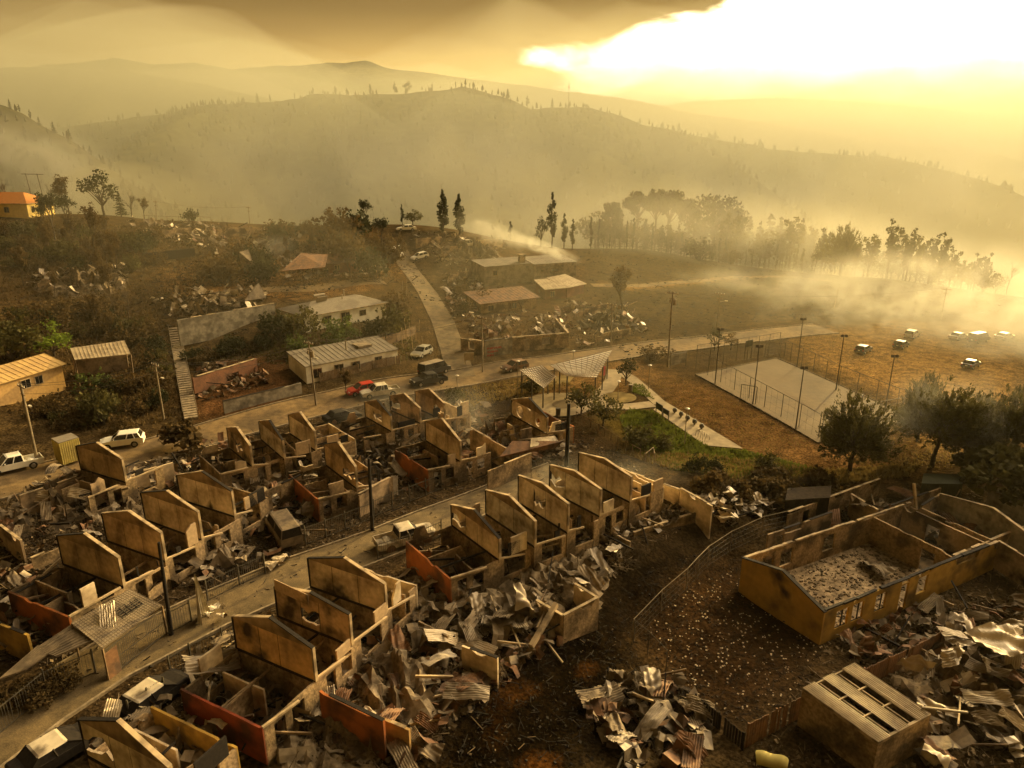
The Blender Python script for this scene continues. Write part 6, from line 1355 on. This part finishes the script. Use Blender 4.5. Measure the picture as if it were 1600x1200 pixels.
# ------------------------------------------------------------------ trees, one by one
for k, x, y, n, wd, lb in [('bare',83,338,58,1,'brown leafless tree left of the dark round tree on the hilltop'), ('bare2',108,338,64,1,'tall thin crowned tree beside the dark round tree on the hilltop'), ('round_dark',163,338,66,1.05,'dark round headed tree on the hilltop skyline'), ('conifer',190,337,38,1.3,'dark conical conifer right of the round hilltop tree'), ('bare',207,338,48,1,'leafless slender tree right of the hilltop conifer'), ('bare2',226,342,34,1,'small faint leafless tree at the end of the hilltop group'), ('bush_dark',300,347,20,1,'small dark bush alone on the hilltop skyline'), ('bare',517,354,36,1.25,'round leafless tree on the skyline above the ridge trees'), ('bare3',572,357,52,.7,'tall narrow leafless tree above the dark ridge trees'), ('bare',13,333,66,.8,'faint tall tree behind the yellow hilltop house'),
 ('wispy',629,353,32,1,'wispy dark tree left of the two poplars'), ('round_olive',645,352,26,1.2,'bushy low tree between ridge cars and poplars'), ('poplar',693,362,60,1.15,'left one of the two dense poplars on the ridge'), ('poplar',718,366,58,1.2,'right one of the two dense poplars, beside the smoke'), ('sapling',797,373,34,1.5,'small thin tree in the smoke right of the poplars'), ('round_dark',845,386,44,.6,'thin crowned dark tree beside the tallest spire tree'), ('wispy',862,387,80,.8,'tallest thin spire tree on the ridge behind the block houses'), ('wispy',881,389,52,1,'leaning dark wispy tree right of the spire tree'), ('wispy',894,391,46,1,'outer leaning wispy tree right of the spire tree')]:
    tree(k, x, y, n, lb, wide=wd)
for k, x, y, n, wd, bk, lb in [('umb',955,394,84,.75,20,'leftmost round crowned pine of the tall ridge group'), ('umb',993,394,102,.85,22,'umbrella pine second from left of the tall ridge group'), ('umb',1022,396,108,.7,24,'twin stemmed umbrella pine in the middle of the ridge group'), ('umb',1043,396,108,.75,22,'highest umbrella pine in the middle of the ridge group'), ('umb',1072,398,100,.6,24,'slim umbrella pine right of the middle of the ridge group'), ('umb2',1110,402,114,.95,26,'widest umbrella pine at the right of the tall ridge group')]: tree(k, x, y, n, lb, 'pine tree', None, wd, bk)
for x, y, n, k in [(935,393,48,'conifer2'), (968,394,46,'conifer'), (1008,397,52,'conifer2'), (1058,402,50,'conifer'), (1090,405,55,'conifer2'), (1128,408,60,'conifer'), (1150,409,84,'conifer'), (1165,411,76,'conifer'), (1182,413,70,'conifer2'), (1196,415,82,'conifer2'), (1212,417,80,'conifer'), (1228,418,74,'conifer2'), (1246,420,72,'conifer'), (1262,422,68,'conifer2'), (1280,424,66,'conifer')]: tree(k, x, y, n, 'hazy conifer standing in the misty tree belt on the ridge', 'tree', 'conifers in the ridge belt', rnd.uniform(.9, 1.2), rnd.uniform(14, 40))
for i in range(46):
    x = 925 + i * 8.6 + rnd.uniform(-4, 4); y = 391 + max(0, x - 985) * .115 + rnd.uniform(0, 3); tree(rnd.choice(('sapling', 'bare', 'sapling')), x, y, rnd.uniform(28, 58), 'slender burnt sapling along the misty edge of the ridge belt', 'tree', 'burnt saplings on the ridge edge', rnd.uniform(.5, .9), rnd.uniform(0, 10))
for k, x, y, n, wd, lb in [('bush_dark',1095,408,34,1.2,'rounded dark bush at the edge of the burnt field'), ('bush_brown',1140,410,22,1.3,'low brown bush beside the rounded dark bush'), ('bare3',1272,424,42,.8,'thin dark burnt tree before the smoke gap'), ('spiky',1312,424,64,.75,'spiky burnt tree left of the eucalyptus group'), ('bare2',1330,427,50,.8,'leaning burnt tree left of the eucalyptus group'), ('euca',1355,430,66,1.32,'pale smoke veiled eucalyptus at the left of the group'), ('euca2',1385,431,86,0.99,'tallest eucalyptus with a dense crown'), ('euca2',1414,434,78,0.91,'second tall eucalyptus right of the tallest'), ('euca',1430,436,70,0.74,'slim eucalyptus between two taller ones'), ('euca2',1449,438,74,0.99,'broad eucalyptus in the middle of the group'), ('euca2',1466,441,78,0.74,'narrow eucalyptus right of the broad one'), ('euca',1482,446,56,1.15,'pale lower eucalyptus beside the narrow one'), ('euca',1500,448,44,1.32,'low hazy eucalyptus in the right part of the group'), ('euca2',1520,452,56,0.91,'last dense eucalyptus but one at right'), ('euca2',1534,455,58,0.82,'last dense eucalyptus at the right of the group'), ('bare',1555,457,26,1,'small leafless bush past the eucalyptus group'), ('bare',1572,462,62,.7,'bare leaning sapling at the right end of the ridge')]: tree(k, x, y, n, lb, wide=wd, back=3 if 'euca' in k else 0)
for k, x, y, n, wd, lb in [('round_dark',1116,548,34,1,'dark round tree behind the left end of the court'), ('round_brown',1142,547,28,1.1,'brown round tree beside the dark one behind the court'), ('round_dark',978,602,44,.95,'dark round street tree right of the larger canopy'), ('round_olive',908,648,58,1,'olive tree in the park beside the playground'), ('round_olive',942,668,58,1,'wide olive brown tree in front of the lawn'), ('bush_olive',1004,700,36,1.3,'low spreading bush at the corner of the lawn'), ('bush_olive',1035,702,26,1.2,'small low bush right of the spreading bush'), ('spiky',1328,738,104,1.0,'big round spiky tree at the near right of the court'), ('wind',1456,728,108,1.0,'windswept tree with a bare trunk right of the spiky tree'), ('spiky',1432,690,92,.62,'hazy upright tree behind the windswept tree'), ('spiky',1508,728,98,.9,'dense hazy tree right of the windswept tree'), ('wind',1568,735,118,1.0,'tall hazy windswept tree at the right edge'), ('umb_low',1570,790,92,1.1,'broad crowned tree beside the grey gable at the right edge'),
 ('bare2',970,492,80,1.1,'tall sparse tree standing in the burnt lots below the trail'), ('bush_brown',1025,563,22,1.8,'wide brown bush left of the transformer pole'), ('bush_dark',1085,738,30,1,'dark bush in the dry grass above the burnt shrubs'), ('bush_dark',1116,740,24,1,'smaller dark bush right of the first in the dry grass'), ('bush_olive',1200,738,34,.9,'yellowish bush left of the spiky tree'), ('round_green',85,556,62,1.2,'bright green tree on the slope above the tan roof'), ('bush_olive',22,560,60,1.2,'olive bush at the left edge above the tan roof'), ('round_olive',472,538,66,1,'yellow green tree left of the grey roofed house'), ('bush_dark',438,532,44,1,'dark tree left of the yellow green tree'), ('bush_green',532,535,38,1.3,'green hedge bush below the grey roofed house'), ('bush_dark',580,530,30,1.3,'dark hedge bush below the porch of the grey roofed house'), ('bush_green',470,555,32,1.2,'light green low bush below the yellow green tree'), ('bush_olive',612,525,44,1,'olive bush beside the porch of the grey roofed house'), ('bush_brown',620,490,34,1.2,'brown bush at the bend of the side street'), ('bare2',541,617,44,1.0,'small thin tree by the fence of the white house'), ('scrub2',285,702,52,1.1,'reddish leafless bush beside the upper road at left'), ('bush_olive',712,632,26,1.1,'round shrub above the pale upper gable'), ('bush_olive',160,664,56,.9,'yellowish shrub on the slope above the kiosk'), ('bush_green',145,620,40,1.1,'green shrub behind the tan roofed house'), ('bush_olive',830,612,24,1.3,'low bush under the smaller canopy')]: tree(k, x, y, n, lb, 'bush' if 'bush' in k or 'scrub' in k else 'tree', wide=wd)
for i in range(34):
    x = 1135 + i * 12 + rnd.uniform(-5, 5); y = 408 + (x - 1135) * .105; k = rnd.choice(('euca', 'euca2', 'euca', 'conifer2', 'round_olive')); tree(k, x, y, (78 if x < 1290 else 58 if x < 1380 else 66) * rnd.uniform(.65, 1.05) * (1 if x < 1480 else .75), 'hazy tree in the continuous misty row along the right ridge', 'tree', 'misty trees along the right ridge', rnd.uniform(.8, 1.2), rnd.uniform(6, 26))
for i in range(26):
    x = 928 + i * 8.2 + rnd.uniform(-4, 4); tree(rnd.choice(('conifer2', 'round_olive', 'euca2', 'conifer')), x, 393 + max(0, x - 985) * .115, rnd.uniform(30, 66), 'hazy understorey tree beneath the umbrella pines', 'tree', 'understorey of the tall ridge group', rnd.uniform(.9, 1.3), rnd.uniform(4, 22))
def thicket(pix, n, kinds, lo, hi, label, cat, group, seed, wd=(.9, 1.4)):
    r = random.Random(seed)
    for i in range(n):
        x, y = pick(pix, r); tree(r.choice(kinds), x, y, r.uniform(lo, hi), label, cat, group, r.uniform(*wd))
thicket([(0,360),(130,355),(230,372),(280,400),(240,428),(120,424),(0,425)], 30, ('bush_dark', 'bush_brown', 'bush_brown', 'bush_olive'), 16, 30, 'scorched bush on the upper part of the wooded slope', 'bush', 'bushes on the upper slope', 1)
thicket([(0,492),(200,490),(255,500),(262,600),(235,590),(215,545),(110,535),(0,530)], 28, ('bush_dark', 'bush_brown', 'bush_brown', 'bush_olive'), 18, 34, 'bush on the middle part of the wooded slope', 'bush', 'bushes on the middle slope', 2)
thicket([(40,655),(115,625),(215,610),(262,612),(255,655),(200,676),(130,672)], 26, ('bush_dark', 'bush_olive', 'bush_brown', 'bush_brown'), 18, 34, 'low bush on the bank between the tan roof and the upper road', 'bush', 'bushes above the upper road', 3)
thicket([(20,440),(60,360),(200,350),(230,460),(180,560),(60,500)], 24, ('bare', 'bare2', 'bare2', 'bare3'), 42, 85, 'thin scorched tree rising from the wooded slope', 'tree', 'scorched trees on the slope', 4, (.6, .9))
thicket([(510,375),(560,362),(610,375),(620,440),(560,440),(520,425)], 12, ('round_brown', 'bush_brown', 'bare2', 'bush_dark', 'bare3'), 40, 62, 'dark burnt tree in the clump left of the side street', 'tree', 'tree clump left of the side street', 5, (.8, 1.1))
thicket([(320,420),(380,410),(430,430),(440,450),(350,445)], 10, ('bush_dark', 'bush_dark', 'bush_brown'), 26, 42, 'dark burnt bush above the dirt track', 'bush', 'bushes above the dirt track', 6)
thicket([(430,365),(520,360),(510,400),(450,395)], 8, ('bush_dark', 'bush_brown'), 16, 28, 'small dark bush on the hilltop left of the ridge trees', 'bush', 'bushes on the hilltop', 7)
thicket([(280,560),(330,545),(430,525),(430,545),(300,580)], 9, ('bush_dark', 'bush_brown', 'scrub2'), 16, 30, 'dark weedy bush at the foot of the retaining wall', 'bush', 'bushes below the retaining wall', 8)
thicket([(1060,760),(1120,750),(1230,752),(1300,762),(1240,790),(1130,782)], 22, ('scrub', 'scrub2', 'scrub'), 26, 46, 'burnt leafless shrub between the estate and the lawn', 'shrub', 'burnt shrubs below the lawn', 9)
thicket([(930,900),(1010,860),(1040,850),(1000,890)], 6, ('scrub',), 20, 34, 'black burnt shrub on the black bank', 'shrub', 'burnt shrubs on the bank', 10)
thicket([(20,1075),(120,1055),(100,1085),(30,1110)], 7, ('bush_brown', 'scrub2'), 26, 44, 'withered creeper on the bar fence at the left edge', 'plant', 'creepers on the bar fence', 11)
thicket([(700,430),(760,470),(720,520),(700,480)], 6, ('bush_brown', 'scrub2', 'bush_dark'), 14, 24, 'scorched bush right of the side street', 'bush', 'bushes right of the side street', 12)
thicket([(230,352),(420,360),(600,362),(630,400),(600,440),(330,430)], 22, ('bare', 'bare2', 'scrub', 'bare'), 20, 42, 'thin scorched tree among the hilltop ruins', 'tree', 'scorched trees among the hilltop ruins', 13, (.6, 1.0))
thicket([(700,440),(900,470),(1000,440),(1000,520),(900,500),(760,480)], 12, ('bare', 'scrub', 'scrub2'), 14, 30, 'thin scorched shrub in the burnt lots', 'shrub', 'scorched shrubs in the burnt lots', 14, (.6, 1.1))
# forest on the hills: too many to count
def forest(hk, n, seed, s0, s1, hi=.72):
    r = random.Random(seed); f = HF[hk]; mb = MB()
    for _ in range(n):
        u, t = r.random(), r.uniform(.12, hi); p = Vector(f(u, t)); h = r.uniform(s0, s1); rd = h * r.uniform(.16, .3)
        if p.z < -46: continue
        n_ = 5; a0 = r.uniform(0, 6); B = [p + Vector((rd * math.cos(a0 + 1.256 * k) * r.uniform(.7, 1.2), rd * math.sin(a0 + 1.256 * k) * r.uniform(.7, 1.2), h * r.uniform(.1, .3))) for k in range(n_)]
        M_ = [p + Vector((rd * .75 * math.cos(a0 + 1.256 * k + .6) * r.uniform(.6, 1.2), rd * .75 * math.sin(a0 + 1.256 * k + .6) * r.uniform(.6, 1.2), h * r.uniform(.5, .7))) for k in range(n_)]
        mb.add([p] + B + M_ + [p + Vector((r.gauss(0, .3), r.gauss(0, .3), h))], [(0, 1 + (k + 1) % 5, 1 + k) for k in range(5)] + [(1 + k, 1 + (k + 1) % 5, 6 + (k + 1) % 5, 6 + k) for k in range(5)] + [(6 + k, 6 + (k + 1) % 5, 11) for k in range(5)])
    kind('forest', mb, 'hill', 'stuff')
forest('hill', 6500, 1, 2.5, 7, .74); forest('near_slope', 1800, 2, 2.5, 6, .74)
for i in range(30):
    xs, zs, D = CREST['hill']; px = 330 + i * 31 + rnd.uniform(-9, 9); d = ray(px, 100); x = d[0] / d[1] * D; z = float(np.interp(x, xs, zs))
    k = rnd.choice(('conifer', 'round_dark', 'wispy', 'poplar', 'sapling')); plant(k, (x, D + 2, z - 3), rnd.uniform(6, 13), 'hazy tree silhouetted along the crest of the main hill', 'tree', 'trees on the hill crest', rnd.uniform(1, 1.7))
for i in range(16):
    xs, zs, D = CREST['wooded_slope']; px = 4 + i * 14 + rnd.uniform(-5, 5); d = ray(px, 100); x = d[0] / d[1] * D; z = float(np.interp(x, xs, zs))
    plant(rnd.choice(('conifer', 'wispy', 'conifer2', 'sapling')), (x, D + 1, z - 2), rnd.uniform(4, 8), 'hazy pine on the crest of the wooded slope at left', 'tree', 'pines on the wooded slope crest', rnd.uniform(.9, 1.3))
def mast():
    xs, zs, D = CREST['hill']; d = ray(889, 140); x = d[0] / d[1] * D; z = float(np.interp(x, xs, zs)); t = thing('radio_mast', 'thin radio mast on the crest of the main hill', 'mast', (x, D, z - 1)); part('lattice', MB().tube((0, 0, 0), (0, 0, 24), .5, .25, 4), 'steel', t); part('antenna', MB().tube((0, 0, 24), (0, 0, 27), .12, .08, 5).box((0, 0, 20), (1.6, .6, 1.6)), 'steel', t)
mast()
# ------------------------------------------------------------------ haze and smoke
def vol_mat(name, dens, col, g=.5):
    m = bpy.data.materials.new(name); m.use_nodes = True; nt = m.node_tree; nt.nodes.remove(nt.nodes['Principled BSDF'])
    v = nt.nodes.new('ShaderNodeVolumePrincipled'); v.inputs['Density'].default_value = dens; v.inputs['Color'].default_value = col + (1,); v.inputs['Anisotropy'].default_value = g
    nt.links.new(v.outputs[0], nt.nodes['Material Output'].inputs['Volume']); return m, v
hz = MB().bx(-3050, 3050, -150, 3400, -49.8, 235)
kind('haze', hz, vol_mat('haze_air', .00008, (.60, .55, .36), .4)[0], 'stuff')
def smoke(loc, size, dens, rz=0, ry=0, scale=2.2, thr=.45, seed=0.0, col=(.60, .585, .50)):
    m, v = vol_mat('smoke', dens, col, .4); nt = m.node_tree; N = nt.nodes; L = nt.links
    tc = N.new('ShaderNodeTexCoord'); ln = N.new('ShaderNodeVectorMath'); ln.operation = 'LENGTH'; L.new(tc.outputs['Object'], ln.inputs[0])
    mp = N.new('ShaderNodeMapping'); k = max(size); mp.inputs['Scale'].default_value = tuple(q / k * 1.8 for q in size); mp.inputs['Location'].default_value = (seed, seed * 1.7, seed * .6); L.new(tc.outputs['Object'], mp.inputs[0])
    nz = N.new('ShaderNodeTexNoise'); nz.inputs['Scale'].default_value = scale; nz.inputs['Detail'].default_value = 4; nz.inputs['Distortion'].default_value = .8; L.new(mp.outputs[0], nz.inputs[0])
    f = N.new('ShaderNodeMapRange'); f.interpolation_type = 'SMOOTHSTEP'; L.new(ln.outputs['Value'], f.inputs[0])
    for i, q in enumerate((.15, .97, 1, 0)): f.inputs[i + 1].default_value = q
    g = N.new('ShaderNodeMapRange'); L.new(nz.outputs[0], g.inputs[0])
    for i, q in enumerate((thr, thr + .25, 0, dens)): g.inputs[i + 1].default_value = q
    mu = N.new('ShaderNodeMath'); mu.operation = 'MULTIPLY'; L.new(f.outputs[0], mu.inputs[0]); L.new(g.outputs[0], mu.inputs[1]); L.new(mu.outputs[0], v.inputs['Density'])
    mb = MB().grid(lambda u, w_: (math.cos(-u * 6.28319) * math.sin(w_ * math.pi), math.sin(-u * 6.28319) * math.sin(w_ * math.pi), math.cos(w_ * math.pi)), 20, 10)
    o = kind('smoke', mb, m, 'stuff'); o.location = loc; o.scale = size; o.rotation_euler = (0, ry, rz); return o
def far(px, py, D):
    d = ray(px, py); return Vector((0, 0, CAMH)) + Vector(d) * (D / d[1])
# low bank of smoke filling the valley beyond the ridge
def smoke_bank():
    nz = hrand(31); mb = MB(); nu, nv = 48, 40; xs = [-2600 + 5200 * i / nu for i in range(nu + 1)]; ys = [238 + 2900 * (j / nv) ** 1.8 for j in range(nv + 1)]
    def top(x, y): return max(-46, min(-44 + (y - 238) * 1.1, min(.185 * y * (1 + .15 * max(0, min(1, x / 300))), 152 + 60 * max(0, min(1, x / 400))) * (.92 + .28 * nz(x * .006, y * .006))))
    for y in ys: mb.v += [(x, y, top(x, y)) for x in xs]
    W = nu + 1; mb.f += [(j * W + i, j * W + i + 1, (j + 1) * W + i + 1, (j + 1) * W + i) for j in range(nv) for i in range(nu)]
    ring = [i for i in range(W)] + [j * W + nu for j in range(1, nv + 1)] + [nv * W + i for i in range(nu - 1, -1, -1)] + [j * W for j in range(nv - 1, 0, -1)]
    o = len(mb.v); mb.v += [(mb.v[i][0], mb.v[i][1], -49.2) for i in ring]; n = len(ring)
    mb.f += [(ring[k], o + k, o + (k + 1) % n, ring[(k + 1) % n]) for k in range(n)] + [tuple(range(o + n - 1, o - 1, -1))]
    kind('smoke_bank', mb, vol_mat('smoke_bank', .0019, (.50, .50, .39), .40)[0], 'stuff')
smoke_bank()
def smoke_layer():
    """thin smoke lying over the far half of the estate, the field and the ridge"""
    nz = hrand(57); mb = MB(); nu, nv = 40, 24; xs = [-260 + 600 * i / nu for i in range(nu + 1)]; ys = [56 + 256 * j / nv for j in range(nv + 1)]
    top = lambda x, y: -40 + 62 * max(0, min(1, (y - 56) / 45)) * max(0, min(1, (312 - y) / 60)) * (.9 + .25 * nz(x * .03, y * .03)) * max(0, min(1, (x + 260) / 60, (340 - x) / 60))
    for y in ys: mb.v += [(x, y, top(x, y)) for x in xs]
    W = nu + 1; mb.f += [(j * W + i, j * W + i + 1, (j + 1) * W + i + 1, (j + 1) * W + i) for j in range(nv) for i in range(nu)]
    ring = [i for i in range(W)] + [j * W + nu for j in range(1, nv + 1)] + [nv * W + i for i in range(nu - 1, -1, -1)] + [j * W for j in range(nv - 1, 0, -1)]
    o = len(mb.v); mb.v += [(mb.v[i][0], mb.v[i][1], -48.6) for i in ring]; n = len(ring)
    mb.f += [(ring[k], o + k, o + (k + 1) % n, ring[(k + 1) % n]) for k in range(n)] + [tuple(range(o + n - 1, o - 1, -1))]
    kind('smoke_layer', mb, vol_mat('smoke_layer', .0021, (.62, .57, .38), .4)[0], 'stuff')
smoke_layer()
SM = [((845,386,152), (11,4,1.9), .5, 0, 20, 3.0, .36), ((775,365,165), (12,6,3.5), .16, 0, 18, 2.5, .34), ((1460,492,142), (52,30,17), .13, 20, 0, 4.6, .46), ((1340,480,165), (44,24,14), .11, 30, 0, 4.6, .46), ((1480,650,68), (18,7,6), .05, 0, 0, 2.2, .40), ((1590,530,116), (24,18,14), .09, 0, 0, 2.0, .36),
 ((1220,480,165), (40,26,12), .11, 0, 0, 2.4, .38), ((1080,385,205), (80,24,22), .026, 0, 0, 2.6, .32), ((1340,415,195), (55,22,18), .026, 0, 8, 2.6, .34), ((1560,430,225), (45,26,14), .025, 0, 8, 2.2, .34),
 ((420,290,330), (190,60,40), .006, 0, 0, 2.6, .34), ((60,262,330), (45,40,26), .04, 0, 25, 1.8, .34), ((800,290,420), (200,90,55), .005, 0, 0, 2.4, .34), ((980,815,58), (4.5,3.5,2), .16, 0, 0, 1.8, .36), ((430,385,150), (6,4,3), .16, 0, 0, 2.0, .36),
 ((1300,300,900), (330,120,60), .008, 0, 10, 2.4, .34), ((1450,285,480), (230,110,75), .008, 0, 5, 2.4, .34), ((940,775,62), (13,7,5), .075, 0, 0, 2.2, .36), ((1490,850,56), (12,6,4.5), .05, 0, 0, 2.0, .36), ((660,650,78), (14,8,5), .055, 0, 0, 2.2, .38), ((420,720,70), (6,4,2.2), .08, 0, 0, 1.8, .38)]
for i, (a, s, d, rz, ry, sc, th) in enumerate(SM): smoke(far(*a), s, d * .9, R(rz), R(ry), sc, th, i + 1.0)
